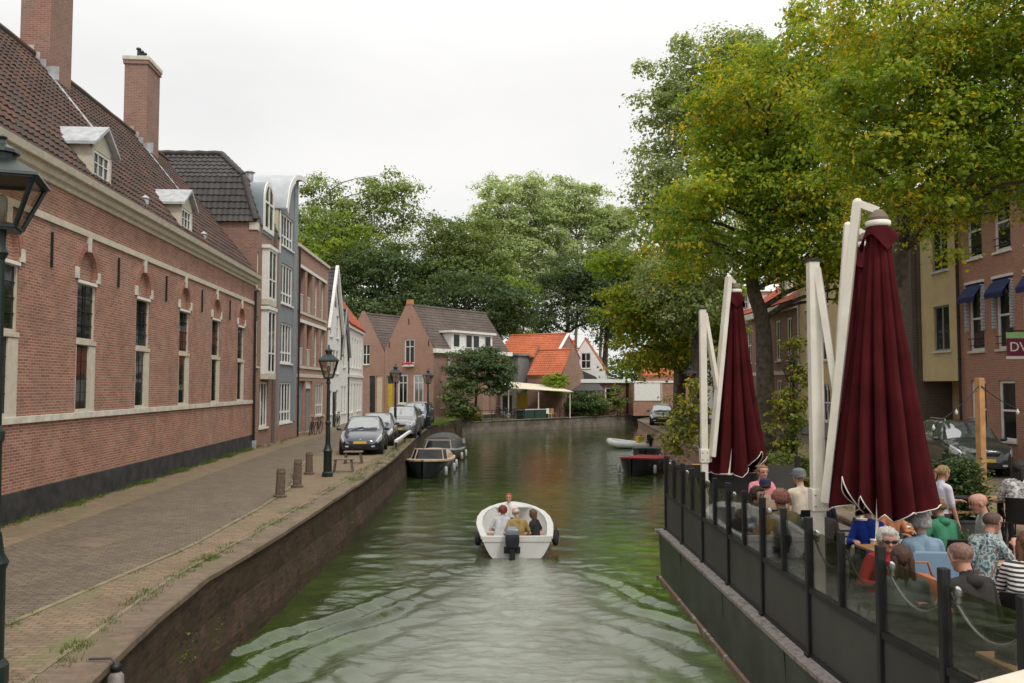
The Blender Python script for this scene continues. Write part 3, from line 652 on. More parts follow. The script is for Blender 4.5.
for xc in (19.2, 25.2):
    MB().lathe([(.1, 8.0), (.1, 8.35), (.14, 8.4), (.02, 8.5)], 8, (xc, .18, 0)).build('roof_vent', 'lead', T, smooth=30)

# ------------------------------------------------------------------ brick house with mansard roof
T = thing('mansard_house', 'brown brick house with dark grey hipped roof and round headed dormer', 'house', (-11.72, 38.62, 0), R(92.2))
W, D = 4.5, 9
holes = [rect(.25, .62, 3.7, 6.0), rect(.25, .62, 7.3, 9.0), rect(1.0, 2.6, .85, 3.0)]
shell(T, rect(0, W, 0, 10.3), W, D, (10.3, 10.3), 'brick_brown', holes)
window(T, .25, .62, 3.7, 6.0, nx=1); window(T, .25, .62, 7.3, 9.0, nx=1); window(T, 1.0, 2.6, .85, 3.0, nx=3, nz=1, fw=.1)
for z0, z1 in ((3.4, 6.4), (6.9, 9.3)):
    b = MB(); b.box(1.1, 2.7, -.34, -.002, z0 - .28, z0); bb = b.build('bay', 'cream', T, bevel=.015); b = MB(); b.box(1.05, 2.75, -.38, -.002, z1, z1 + .16); b.build('bay_roof', 'white', bb)
    window(bb, 1.15, 2.65, z0, z1, y=-.3, nx=2, nz=1, fw=.11, sill=None, zs=[z0 + .95])
    MB().box(1.14, 1.2, -.26, -.002, z0, z1).build('cheek', 'white', bb)
    MB().box(2.6, 2.66, -.26, -.002, z0, z1).build('cheek', 'cream', bb)
MB().box(3.35, 3.85, -.06, -.002, 0, 10.3).build('pilaster', 'brick_dark', T)
MB().box(-.06, .35, -.06, .3, 9.95, 10.3).build('corner_stone', 'stone', T)
mb = MB()
def hip(mb, x0, x1, y0, y1, z0, z1, i, j=None, mi=0):
    i = i; a = [(x0, y0, z0), (x1, y0, z0), (x1, y1, z0), (x0, y1, z0)]; b = [(x0 + i, y0 + i, z1), (x1 - i, y0 + i, z1), (x1 - i, y1 - i, z1), (x0 + i, y1 - i, z1)]
    for k in range(4):
        A, B, C_, E = Vector(a[k]), Vector(a[(k + 1) % 4]), Vector(b[(k + 1) % 4]), Vector(b[k])
        u = (B - A).normalized(); Lg = (B - A).length; sd_ = (E - A) - u * (E - A).dot(u); S = sd_.length
        i1 = (E - A).dot(u); i2 = (B - C_).dot(u)
        mb.tilegrid(A, u, sd_.normalized(), Lg, S, .26, .36, k=4, h=.05, amp=.03, clip=lambda v, S=S, L=Lg, i1=i1, i2=i2: (i1 * v / S, L - i2 * v / S))
hip(mb, -.12, W + .1, .0, D, 10.3, 12.6, .8); hip(mb, .66, W - .68, .78, D - .8, 12.55, 14.0, 1.5)
for p, q_ in (((-.1, .02, 10.4), (.68, .80, 12.6)), ((.68, .80, 12.65), (2.15, 2.27, 14.05)), ((.68, 8.2, 12.65), (2.15, 6.7, 14.05)), ((2.15, 2.27, 14.05), (2.15, 6.7, 14.05)), ((-.1, 8.9, 10.4), (.68, 8.2, 12.6))):
    n0 = len(mb.f); mb.tube([Vector(p).lerp(Vector(q_), i / 12) + Vector((0, 0, .03 * (i % 2))) for i in range(13)], .13, 8)
    for i in range(n0, len(mb.f)): mb.uv[i] = (i * .3, 2)
rf = mb.build('roof', 'roof_grey', T, recalc=False)
MB().lathe([(.1, 14.6), (.1, 15.1), (.15, 15.1), (.15, 15.25)], 10, (2.2, 6.9, -.6)).build('roof_vent', 'bin_green', rf, smooth=30)
MB().lathe([(.18, 13.3), (.18, 13.9), (.28, 13.9), (.05, 14.05)], 12, (3.6, 1.3, -.4)).build('roof_vent', 'lead', rf, smooth=30)
# barrel dormer
pr = [(1.0, 10.0)] + [(1.95 - .95 * math.cos(PI * i / 14), 11.6 + 1.0 * math.sin(PI * i / 14)) for i in range(15)] + [(2.9, 10.0)]
db = MB(); db.prism(pr, -.05, 2.6); d = db.build('dormer', 'blue_zinc', T, smooth=40)
i_ = [(1.95 - .75 * math.cos(PI * i / 14), 11.6 + .8 * math.sin(PI * i / 14)) for i in range(15)]
fb = MB(); o_ = [(1.95 - .96 * math.cos(PI * i / 14), 11.6 + 1.01 * math.sin(PI * i / 14)) for i in range(15)]
fb.prism([(.99, 10.15)] + o_ + [(2.91, 10.15), (2.7, 10.15)] + i_[::-1] + [(1.2, 10.15)], -.12, -.055); fb.box(1.9, 2.0, -.12, -.06, 10.3, 12.4); fb.box(1.2, 2.7, -.12, -.06, 11.5, 11.6); fb.box(1.2, 2.7, -.12, -.06, 10.15, 10.35)
f_ = fb.build('window', 'white', d); gb = MB(); gb.prism([(1.2, 10.2)] + i_ + [(2.7, 10.2)], -.075, -.056); gb.build('pane', 'glass', f_)

# ------------------------------------------------------------------ blue-grey house with curved zinc roof
T = thing('curved_roof_house', 'narrow blue grey house with quarter round zinc roof between two brick houses', 'house', (-11.9, 43.15, 0), R(90.8))
W, D = 4.0, 9
pr = [(W * math.sin(PI / 2 * i / 12), 12.3 + 2.2 * (1 - math.cos(PI / 2 * i / 12)) ** 1.0) for i in range(13)]
pr = [(W * i / 12, 11.9 + 2.35 * math.sqrt(max(0, 1 - (1 - i / 12) ** 2.2))) for i in range(13)]
lv = [(.9, 3.0), (4.0, 6.1), (7.1, 9.2), (10.1, 11.8)]
shell(T, [(0, 0), (W, 0)] + pr[::-1], W, D, (11.9, 14.25), 'blue_panel', [rect(.5, 2.9, a, b) for a, b in lv], back=False)
for a, b in lv: window(T, .5, 2.9, a, b, nx=4, nz=1, fw=.1, mw=.05, zs=[a + .55], sill='white')
mb = MB(); mb.rings([[(x, -.35, z + .02), (x, D, z + .02), (x, D, z + .15), (x, -.35, z + .15)] for x, z in [(-.12, 11.85)] + pr[1:] + [(W + .1, 14.25)]]); mb.build('roof', 'zinc', T, smooth=30)
mb = MB(); p2 = [(-.14, 11.75)] + pr[1:] + [(W + .12, 14.25)]; mb.prism([(x, z + .13) for x, z in p2] + [(x + (.25 if i < 5 else 0), z - .12) for i, (x, z) in list(enumerate(p2))[::-1]], -.42, -.355); mb.build('roof_edge', 'white', T)
MB().box(-.02, .12, -.05, -.002, 9.6, 11.8).build('pilaster', 'white', T); MB().box(-.06, -.003, .05, D, 10.2, 11.85).build('side_panel', 'cream_wall', T)
MB().box(3.05, 3.75, -.04, -.003, 0.9, 13.7).build('pilaster', 'blue_zinc', T); MB().box(0, W, -.05, -.003, 0, .8).build('plinth', 'brick_brown', T)

# ------------------------------------------------------------------ modern brown brick house with loggias
T = thing('loggia_house', 'flat topped brown brick house with dark loggia openings beside blue grey house', 'house', (-11.96, 47.2, 0), R(91.8))
W, D = 9.2, 9
xs_ = [(.55, 2.0), (2.6, 4.05), (4.75, 6.1), (6.8, 8.2)]; lv = [(4.0, 6.4), (7.1, 9.5)]
holes = [rect(a, b, z0, z1) for a, b in xs_ for z0, z1 in lv] + [rect(.4, 2.4, .15, 3.1), rect(2.5, 4.4, .1, 3.1), rect(5.3, 7.9, .95, 3.0)]
shell(T, rect(0, W, 0, 10.6), W, D, (10.6, 10.6), 'brick_loggia', holes, depth=.25)
for z0, z1 in lv:
    for a, b in xs_[:2]:
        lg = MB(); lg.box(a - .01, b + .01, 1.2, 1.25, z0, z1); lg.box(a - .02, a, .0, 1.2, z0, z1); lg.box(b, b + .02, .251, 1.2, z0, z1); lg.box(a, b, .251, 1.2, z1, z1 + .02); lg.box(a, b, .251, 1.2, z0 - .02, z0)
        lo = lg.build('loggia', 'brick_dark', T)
        rl = MB(); rl.box(a, b, .1, .14, z0 + .95, z0 + 1.0)
        for i in range(7): rl.box(a + (b - a) * (i + .5) / 7 - .012, a + (b - a) * (i + .5) / 7 + .012, .11, .13, z0, z0 + .95)
        rl.build('railing', 'white', lo)
    for a, b in xs_[2:]: window(T, a, b, z0, z1, y=.2, nx=2, nz=1, fw=.1, zs=[z0 + .6], sill='white')
    MB().box(.2, 8.6, -.04, -.002, z1 + .02, z1 + .2).build('lintel_band', 'white', T); MB().box(.2, 8.6, -.06, -.002, z0 - .2, z0 - .06).build('sill_band', 'cream', T)
MB().box(0, W, -.03, -.002, 3.3, 3.5).build('floor_band', 'cream', T); MB().box(-.1, W + .05, -.12, .3, 10.6, 10.78).build('parapet_cap', 'cream', T)
MB().box(.4, 2.4, .2, .25, .15, 3.1).build('garage_door', 'grey_wall', T); door(T, 2.6, 3.6, .1, 2.6, 'brick_dark', y=.2); MB().box(2.5, 4.4, .12, .25, 2.65, 3.1).build('canopy', 'white', T); MB().box(3.65, 4.4, .2, .25, .1, 2.62).build('side_panel', 'grey_wall', T)
window(T, 5.3, 7.9, .95, 3.0, nx=4, nz=1, fw=.1, zs=[1.6], sill='stone')
mb = MB(); mb.tilegrid((0, .3, 10.6), (1, 0, 0), (0, .9, .43), W, 4.6, k=4); mb.build('roof', 'roof_red', T, recalc=False); pipe(T, .15, -.08, 0, 10.5)

# ------------------------------------------------------------------ white gable house, small grey gable house, white house with red roof
T = thing('white_gable_house', 'tall white house with steep pointed gable and glazed triangle at its top', 'house', (-12.28, 56.5, 0), R(92.2))
W, D = 5.4, 3.6
ol = [(0, 0), (W, 0), (W, 6.9), (W / 2, 10.9), (0, 6.9)]
tri = [(W / 2 - 1.0, 8.3), (W / 2 + 1.0, 8.3), (W / 2, 10.0)]; holes = [tri] + [rect(a, a + 1.0, z, z + 1.6) for a in (.9, 3.5) for z in (.9, 3.7, 6.2)] + [rect(2.2, 3.2, 3.7, 5.3)]
holes[5 - 0] = holes[5]
shell(T, ol, W, D, (6.9, 6.9), 'white_wall', holes, back=False)
for a in (.9, 3.5):
    for z in (.9, 3.7, 6.2): window(T, a, a + 1.0, z, z + 1.6, sill='white')
window(T, 2.2, 3.2, 3.7, 5.3, sill='white'); door(T, 2.2, 3.2, 0, 2.4, 'black', y=-.06)
mb = MB(); mb.prism(tri, .09, .11); g = mb.build('pane', 'glass', T); mb = MB(); mb.box(W / 2 - .05, W / 2 + .05, .03, .09, 8.3, 9.9); mb.build('glazing_bar', 'white', g)
roof_y(T, W, D, 6.9, 11.0, 'roof_grey', front=.05); mb = MB()
for s in (0, 1): mb.bar((W / 2, -.16, 11.15), (-.25 if s == 0 else W + .25, -.16, 6.6), .28, .2, up=(0, 1, 0))
mb.build('bargeboard', 'white', T)
T = thing('gable_house', 'small grey gabled house squeezed between two white houses', 'house', (-12.5, 62.0, 0), R(92.5))
W, D = 3.4, 3; shell(T, [(0, 0), (W, 0), (W, 5.2), (W / 2, 8.4), (0, 5.2)], W, D, (5.2, 5.2), 'white_wall', [rect(1.1, 2.3, 4.2, 5.9), rect(.5, 1.4, .8, 2.8), rect(1.9, 2.8, .8, 2.8)], back=False)
window(T, 1.1, 2.3, 4.2, 5.9); window(T, .5, 1.4, .8, 2.8); window(T, 1.9, 2.8, .8, 2.8); roof_y(T, W, D, 5.2, 8.5, 'roof_grey', front=.1)
mb = MB()
for s in (0, 1): mb.bar((W / 2, -.18, 8.6), (-.2 if s == 0 else W + .2, -.18, 5.0), .2, .12, up=(0, 1, 0))
mb.build('bargeboard', 'grey_wall', T)
T = thing('white_house', 'white plastered house with red tiled roof, end of the left row', 'house', (-12.7, 65.5, 0), R(93.5))
W, D = 10.5, 5; wx = [.8 + 1.85 * i for i in range(5)]
holes = [rect(a, a + .95, 4.3, 6.7) for a in wx] + [rect(a, a + .95, .7, 3.0) for a in wx if a != wx[2]] + [rect(wx[2], wx[2] + .95, .1, 3.0)]
shell(T, rect(0, W, 0, 7.6), W, D, (7.6, 7.6), 'white_wall', holes, gable_side=11.2)
for a in wx:
    window(T, a, a + .95, 4.3, 6.7, sill='white')
    if a != wx[2]: window(T, a, a + .95, .7, 3.0, sill='white')
door(T, wx[2], wx[2] + .95, .1, 3.0, 'grey_wall'); MB().box(-.02, W, -.12, -.002, 3.5, 3.72).build('cornice', 'white', T); MB().box(-.02, W, -.2, -.002, 7.35, 7.62).build('gutter', 'white', T)
roof_x(T, W, D, 7.65, 11.3, 'roof_red'); pipe(T, .2, -.1, 0, 7.3)
mb = MB(); mb.box(5.2, 6, 2.3, 3.1, 10.4, 12.1); mb.build('chimney', 'brick_brown', T)

# ------------------------------------------------------------------ far brick gable houses at the canal's end
def gablehouse(label, org, th, W, D, ze, zr, wall, roof, wins, zb=GZ):
    T = thing('gable_house', label, 'house', (org[0], org[1], zb), th)
    return T
th = R(-36.87)
T = thing('gable_house', 'pink brick house with pointed gable, flower box and long grey roof at canal end', 'house', (-12.24, 81.8, -.1), th)
W, D, ze, zr = 6.3, 11.5, 6.4, 10.5
holes = [rect(2.6, 3.9, 5.0, 7.3), rect(1.75, 3.05, 1.2, 4.0), rect(3.75, 5.05, 1.2, 4.0), rect(.25, 1.15, .1, 3.9)]
shell(T, [(0, 0), (W, 0), (W, ze), (W / 2 + .25, zr + .3), (W / 2 - .25, zr + .3), (0, ze)], W, D, (ze, ze), 'brick_pink', holes, back=False)
w1 = window(T, 2.6, 3.9, 5.0, 7.3, nx=2, nz=1, fw=.12, zs=[6.6], curtain=.0 if False else None)
for a in (1.75, 3.75): window(T, a, a + 1.3, 1.2, 4.0, nx=2, nz=1, fw=.16, zs=[3.2], curtain=.12)
door(T, .25, 1.15, .1, 3.9, 'yellow')
fb = MB(); fb.box(2.55, 3.95, -.3, -.06, 4.72, 4.9); f_ = fb.build('flower_box', 'flower_white', w1)
fb = MB()
for i in range(40): fb.ball((2.6 + 1.3 * rng.random(), -.18 + rng.uniform(-.14, .1), 4.95 + rng.uniform(-.05, .12)), .08, 6)
fb.build('flowers', 'flower_red', f_)
mb = MB(); mb.box(W / 2 - .3, W / 2 + .3, -.05, .35, zr + .1, zr + .55); mb.build('gable_cap', 'wood_post', T)
for x, z in ((.6, 6.6), (W - .6, 6.6), (W / 2, 8.7)): MB().bar((x, -.03, z), (x, -.03, z + .55), .05, .05).build('wall_anchor', 'iron', T)
roof_y(T, W, D, ze, zr, 'roof_brown', front=-.12, k=4)
sh = [(1.0, 2.4, .9, 3.9), (7.2, 8.2, .2, 3.0), (8.5, 9.3, .2, 3.0), (9.6, 10.6, .9, 3.0)]
mb = MB(); facade(mb, rect(0, D, 0, ze), [rect(*s) for s in sh]); so_ = mb.build('side_wall', 'brick_house', T, recalc=False, loc=(W + .015, 0, 0), rotz=R(90))
for s in sh: window(T, *s, nx=2, nz=2, loc=(W + .015, 0, 0), rotz=R(90), fw=.1)
MB().box(W + .02, W + .38, -.1, D + .1, ze - .45, ze - .05).build('gutter', 'white', T)
# wide white dormer on the long roof
dm = MB(); dm.box(W - 1.9, W + .1, 2.4, 8.6, ze - .1, ze + 1.55); d = dm.build('dormer', 'white', T)
dm = MB(); dm.box(W - 2.2, W + .4, 2.1, 8.9, ze + 1.55, ze + 1.75); dm.build('dormer_roof', 'white', d)
for a in (2.55, 4.4, 5.5, 7.3): window(d, a, a + 1.0, ze + .15, ze + 1.45, y=-.0, nx=1, nz=1, sill=None, loc=(W + .13, 0, 0), rotz=R(90))
MB().box(W - .02, W + .03, 2.0, 2.2, 0, ze).build('drainpipe', 'lead', T)
T = thing('gable_house', 'brick gabled house left of the flower box house, partly behind white house', 'house', (-12.24 - 6.0 * .8, 81.8 + 6.0 * .6, -.1), th)
W, D, ze, zr = 5.95, 11, 6.2, 10.0
holes = [rect(1.2, 2.6, 1.2, 4.0), rect(2.9, 3.9, 5.0, 7.0), rect(3.9, 4.7, .1, 3.9), rect(4.85, 5.7, .1, 3.9), rect(1.0, 1.9, 4.9, 6.2)]
shell(T, [(0, 0), (W, 0), (W, ze), (W / 2 + .2, zr + .3), (W / 2 - .2, zr + .3), (0, ze)], W, D, (ze, ze), 'brick_pink', holes, back=False)
window(T, 1.2, 2.6, 1.2, 4.0, nx=2, nz=1, zs=[3.1], fw=.12, curtain=.1); window(T, 2.9, 3.9, 5.0, 7.0); window(T, 1.0, 1.9, 4.9, 6.2); door(T, 3.9, 4.7, .1, 3.9, 'black'); MB().box(4.85, 5.7, .09, .12, .1, 3.9).build('side_panel', 'cream_wall', T)
roof_y(T, W, D, ze, zr, 'roof_brown', front=-.12, k=4)

# orange roofed houses
th2 = R(-30)
T = thing('orange_roof_house', 'grey fronted house with long bright orange tiled roof behind the awning terrace', 'house', (-1.6, 94.5, GZ), th2)
W, D, ze, zr = 7.2, 6, 6.3, 8.9
shell(T, rect(0, W, 0, ze), W, D, (ze, ze), 'brick_house', [], gable_side=zr - .05)
roof_x(T, W, D, ze, zr, 'roof_orange', k=4, ov=.2)
mb = MB(); mb.bar((W + .1, 3, zr + .05), (W + .1, -.3, ze - .1), .1, .3, up=(1, 0, 0)); mb.build('bargeboard', 'white', T)
mb = MB(); mb.box(.3, 4.0, -2.4, -.01, 0, 6.4); mb.box(.1, 4.2, -2.7, .2, 6.4, 6.6); a_ = mb.build('annex', 'grey_wall', T)
window(a_, 1.0, 2.6, 3.9, 6.0, y=-2.44, nx=2, nz=1); mb = MB()
for z in (2.7, 3.0, 3.3, 3.6): mb.bar((.3, -3.2, z), (2.4, -3.2, z), .05)
for x in (.3, 1.3, 2.4): mb.bar((x, -3.2, 2.4), (x, -3.2, 3.6), .06)
mb.box(.2, 2.5, -3.3, -2.41, 2.3, 2.42); mb.build('balcony', 'iron', a_)
T = thing('brick_annex', 'steep orange tiled lean-to with tall brown brick end wall above the canal', 'house', (1.6, 89.6, GZ), th2)
W, D, ze, zr = 4.1, 5.2, 4.3, 7.0
shell(T, rect(0, W, 0, ze), W, D, (ze, ze), 'brick_house', [], gable_side=zr + .6)
roof_x(T, W, D, ze, zr, 'roof_orange', k=4, ov=.15, verge=-.05)
T = thing('white_gable_house', 'white gable house with orange roof beyond the canal terraces', 'house', (6.3, 99.5, GZ), R(-8))
W, D, ze, zr = 4.6, 8, 5.2, 8.7
shell(T, [(0, 0), (W, 0), (W, ze), (W / 2, zr), (0, ze)], W, D, (ze, ze), 'white_wall', [rect(1.8, 2.9, 5.2, 7.0)], back=False); window(T, 1.8, 2.9, 5.2, 7.0, nx=2)
roof_y(T, W, D, ze, zr, 'roof_orange', front=.05, k=4)
T = thing('orange_roof_house', 'small house with orange roof and skylight left of the white gable', 'house', (2.9, 100.5, GZ), R(-8))
W, D, ze, zr = 4.3, 6, 5.0, 8.6; shell(T, rect(0, W, 0, ze), W, D, (ze, ze), 'brick_house', [], gable_side=zr - .05); r_ = roof_x(T, W, D, ze, zr, 'roof_orange', k=4)
MB().obj if False else MB().hexa([(2.6, .8, 6.0), (3.6, .8, 6.0), (3.6, 1.6, 6.95), (2.6, 1.6, 6.95), (2.6, .7, 6.1), (3.6, .7, 6.1), (3.6, 1.5, 7.05), (2.6, 1.5, 7.05)]).build('skylight', 'glass', r_)
T = thing('garden_house', 'low brick house with dark flat roof and verandah on the far bank', 'house', (6.0, 91.6, GZ), R(12))
W, D = 6.6, 5
shell(T, rect(0, W, 0, 3.6), W, D, (3.6, 3.6), 'brick_red', [rect(4.2, 5.5, 1.3, 3.0)]); window(T, 4.2, 5.5, 1.3, 3.0, nx=1, nz=1, fw=.15)
MB().box(-.4, W + .2, -.4, D, 3.6, 3.85).build('roof', 'canvas', T); MB().box(1.2, W + .25, -.46, -.401, 3.5, 3.9).build('fascia', 'white', T)
mb = MB(); mb.prism([(-2.2, 2.6), (-.01, 3.5), (-.01, 3.6), (-2.2, 2.7)], -1.2, 3.4, 'x')
for x in (-1.1, 3.3): mb.bar((x, -2.1, 0), (x, -2.1, 2.62), .12)
mb.build('verandah', 'canvas', T); mb = MB(); mb.prism([(-.8, 3.86), (3.5, 3.86), (3.2, 4.2), (1.3, 5.0), (-.3, 4.3)], .3, 4); mb.build('roof_hood', 'canvas', T)
T = thing('garage', 'low brick garage with white upper panel beside the far right bank', 'building', (12.9, 90.5, GZ), R(4))
W, D = 7.5, 6; shell(T, rect(0, W, 0, 3.5), W, D, (3.5, 3.5), 'brick_red', []); MB().box(.1, 2.9, -.06, -.003, 1.6, 3.7).build('panel', 'white', T); MB().box(-.1, W + .1, -.1, D, 3.5, 3.7).build('roof', 'white', T); MB().box(3.0, 3.1, -.08, -.003, 0, 3.5).build('drainpipe', 'cream', T)
T = thing('brick_house', 'orange brick house with small window far behind the right bank trees', 'house', (15, 97, GZ), R(-5))
W, D = 9, 6; shell(T, rect(0, W, 0, 4.4), W, D, (4.4, 4.4), 'brick_right', [rect(1.6, 2.4, 2.2, 3.4)], gable_side=7.2); window(T, 1.6, 2.4, 2.2, 3.4, nx=1); roof_x(T, W, D, 4.4, 7.2, 'roof_orange', k=4)

# ------------------------------------------------------------------ right bank row (facades face the canal; local x runs towards the camera)
T = thing('row_house', 'red brick house with white sash windows and navy awnings at right edge', 'house', (17.2, 32.6, 0), R(-90))
W, D = 11.5, 9; wx = [(.7, 1.7), (2.5, 3.5), (4.4, 5.4), (6.6, 7.6), (8.6, 9.6)]
holes = [rect(a, b, z0, z1) for a, b in wx for z0, z1 in ((.9, 3.0), (4.1, 6.5), (7.55, 9.6))]
shell(T, rect(0, W, 0, 10.8), W, D, (10.8, 10.8), 'brick_right', holes, gable_side=14)
roof_x(T, W, D, 10.8, 14, 'roof_brown', k=4)
for a, b in wx:
    for z0, z1 in ((.9, 3.0), (4.1, 6.5), (7.55, 9.6)):
        w_ = window(T, a, b, z0, z1, y=.1, nx=1, nz=2, fw=.1, sill='stone' if z0 < 7 else 'white')
        if z0 > 4:
            r_ = MB()
            for z in (z0 + .2, z0 + .45): r_.bar((a, -.04, z), (b, -.04, z), .03)
            r_.build('guard_rail', 'iron', w_)
            zt = z1 + .1; am = MB(); am.prism([(-.02, zt), (-.38, zt - .52), (-.38, zt - .55), (-.02, zt - .03)], a - .08, b + .08, 'x')
            for k in range(9): x = a - .08 + (b - a + .16) * k / 9; am.prism([(x, zt - .53), (x + (b - a + .16) / 9, zt - .53), (x + (b - a + .16) / 9 * .75, zt - .72), (x + (b - a + .16) / 9 * .25, zt - .72)], -.385, -.365)
            ao = am.build('awning', 'awning_blue', w_); MB().box(a - .1, b + .1, -.1, -.002, zt, zt + .09).build('awning_box', 'white', ao)
            if z0 < 7:
                for x in (a - .05, b + .05):
                    sb = MB(); sb.rings([[(x - .06, -.12 + .02 * (k % 2), zt - .1 - k * .14), (x + .06, -.12 + .02 * (k % 2), zt - .1 - k * .14), (x + .06, -.004, zt - .1 - k * .14), (x - .06, -.004, zt - .1 - k * .14)] for k in range(13)]); sb.build('folded_side_blind', M.setdefault('blind', stripes('blind', (.7, .7, .68), (.02, .03, .1), 6)), ao)
pipe(T, .12, -.1, 0, 10.5)
s_ = thing('hanging_sign', 'maroon and green hanging sign with white letters DV on right house', 'sign', (16.36, 26.9, 3.75), 0)
MB().box(-.68, .68, -.03, .03, 0, .56).build('board', 'maroon', s_); MB().box(-.68, .68, -.031, .031, .562, .75).build('top_strip', 'sign_green', s_); MB().box(-.7, .7, -.025, .025, -.09, -.002).build('bottom_strip', 'white', s_); MB().bar((-.6, 0, .80), (.75, 0, .80), .04).build('bracket', 'iron', s_)
cu = bpy.data.curves.new('lettering', 'FONT'); cu.body = 'DV'; cu.size = .42; cu.extrude = .004
to = bpy.data.objects.new('tmp', cu); COL.objects.link(to); bpy.context.view_layer.update()
me = bpy.data.meshes.new_from_object(to.evaluated_get(bpy.context.evaluated_depsgraph_get())); bpy.data.objects.remove(to)
me.materials.clear(); me.materials.append(M['white']); lo = bpy.data.objects.new('lettering', me); COL.objects.link(lo); setpar(lo, s_); lo.rotation_euler = (R(90), 0, 0); lo.location = (-.62, -.036, .15)
T = thing('row_house', 'yellow rendered house with overhanging upper floors beside red brick house', 'house', (17.1, 35.4, 0), R(-90))
W, D = 2.78, 9; mb = MB(); wn2 = [(1.0, 2.25, 4.2, 6.0), (1.0, 2.25, 7.4, 9.4)]
facade(mb, rect(0, W, 3.0, 10.6), [rect(*s) for s in wn2]); mb.add([(0, 0, 3), (W, 0, 3), (W, 1.2, 3), (0, 1.2, 3)], [(0, 1, 2, 3)]); mb.add([(0, 0, 3), (0, D, 3), (0, D, 10.6), (0, 0, 10.6)], [(3, 2, 1, 0)]); mb.add([(W, 0, 3), (W, D, 3), (W, D, 10.6), (W, 0, 10.6)], [(0, 1, 2, 3)]); facade(mb, rect(0, W, 0, 3.0), y=1.2); mb.add([(0, 1.2, 0), (0, D, 0), (0, D, 3), (0, 1.2, 3)], [(3, 2, 1, 0)])
mb.build('wall', 'yellow_wall', T, recalc=False)
for s in wn2: window(T, *s, nx=2, nz=1, mat='grey_wall', sill='stone')
MB().box(0, W, -.1, D, 10.6, 10.8).build('roof', 'canvas', T); MB().box(1.3, 2.7, 1.1, 1.19, 0, 2.9).build('door', 'brick_dark', T)
T = thing('row_house', 'dark brick house with tall windows left of the yellow house', 'house', (17.0, 39.6, 0), R(-90))
W, D = 4.15, 9; wn2 = [(1.0, 2.6, z, z + 2.2) for z in (.8, 3.9, 7.0)]
shell(T, rect(0, W, 0, 10.8), W, D, (10.8, 10.8), 'brick_dark', [rect(*s) for s in wn2], gable_side=13.5); roof_x(T, W, D, 10.8, 13.5, 'roof_grey', k=4)
for s in wn2: window(T, *s, nx=2, nz=2)
MB().box(3.3, 4.0, -.2, -.003, 0, 10.8).build('pilaster', 'brick_dark', T)
T = thing('row_house', 'cream plastered house behind the big red parasol', 'house', (17.0, 50.2, 0), R(-90))
W, D = 10.5, 9; wn2 = [(a, a + 1.1, z, z + 2.0) for a in (1, 3.6, 6.2, 8.4) for z in (.9, 4.2, 7.2)]
shell(T, rect(0, W, 0, 10), W, D, (10, 10), 'yellow_wall', [rect(*s) for s in wn2], gable_side=13); roof_x(T, W, D, 10, 13, 'roof_brown', k=4)
for s in wn2: window(T, *s)
MB().box(0, W, -.04, -.003, 0, .9).build('plinth', 'grey_wall', T); pipe(T, .1, -.1, 0, 9.8, 'lead')
T = thing('row_house', 'brown brick house with red tiled roof and small white dormer behind the trees', 'house', (17.0, 66.5, 0), R(-90))
W, D = 16.2, 9; wx = [.8 + 2.2 * i for i in range(7)]; wn2 = [(a, a + 1.0, 4.4, 7.0) for a in wx] + [(a, a + 1.1, .8, 3.2) for a in wx]
shell(T, rect(0, W, 0, 7.9), W, D, (7.9, 7.9), 'brick_brown', [rect(*s) for s in wn2], gable_side=11.5); r_ = roof_x(T, W, D, 7.95, 11.5, 'roof_red', k=4)
for s in wn2: window(T, *s, fw=.12)
MB().box(-.1, W + .1, -.35, -.003, 7.45, 7.85).build('cornice', 'stone', T); MB().box(0, W, -.05, -.003, 3.5, 3.75).build('floor_band', 'cream', T)
for xc in (4, 12.6):
    db = MB(); db.box(xc - .7, xc + .7, .3, 2.4, 8.2, 9.7); db.prism([(xc - .9, 9.7), (xc + .9, 9.7), (xc, 10.3)], .1, 2.8); d = db.build('dormer', 'white', T); window(d, xc - .5, xc + .5, 8.4, 9.6, y=.27, sill=None)
T = thing('row_house', 'pale house at the far end of the right bank', 'house', (17.2, 80, 0), R(-90))
W, D = 13.4, 9; wn2 = [(a, a + 1.0, z, z + 2.0) for a in (1, 4, 7, 10) for z in (.9, 4.2)]
shell(T, rect(0, W, 0, 7), W, D, (7, 7), 'white_wall', [rect(*s) for s in wn2], gable_side=10); roof_x(T, W, D, 7, 10, 'roof_orange', k=4)
for s in wn2: window(T, *s)
def at(px, py, d):                       # a point of the place at depth d
    t = math.tan(R(3.0)); r = (px - 512) / 850; u = (341.5 - py) / 850
    c, s = math.cos(R(3)), math.sin(R(3)); k = d / (c - u * s)
    return Vector((r * k, d, CZ + (u * c + s) * k))
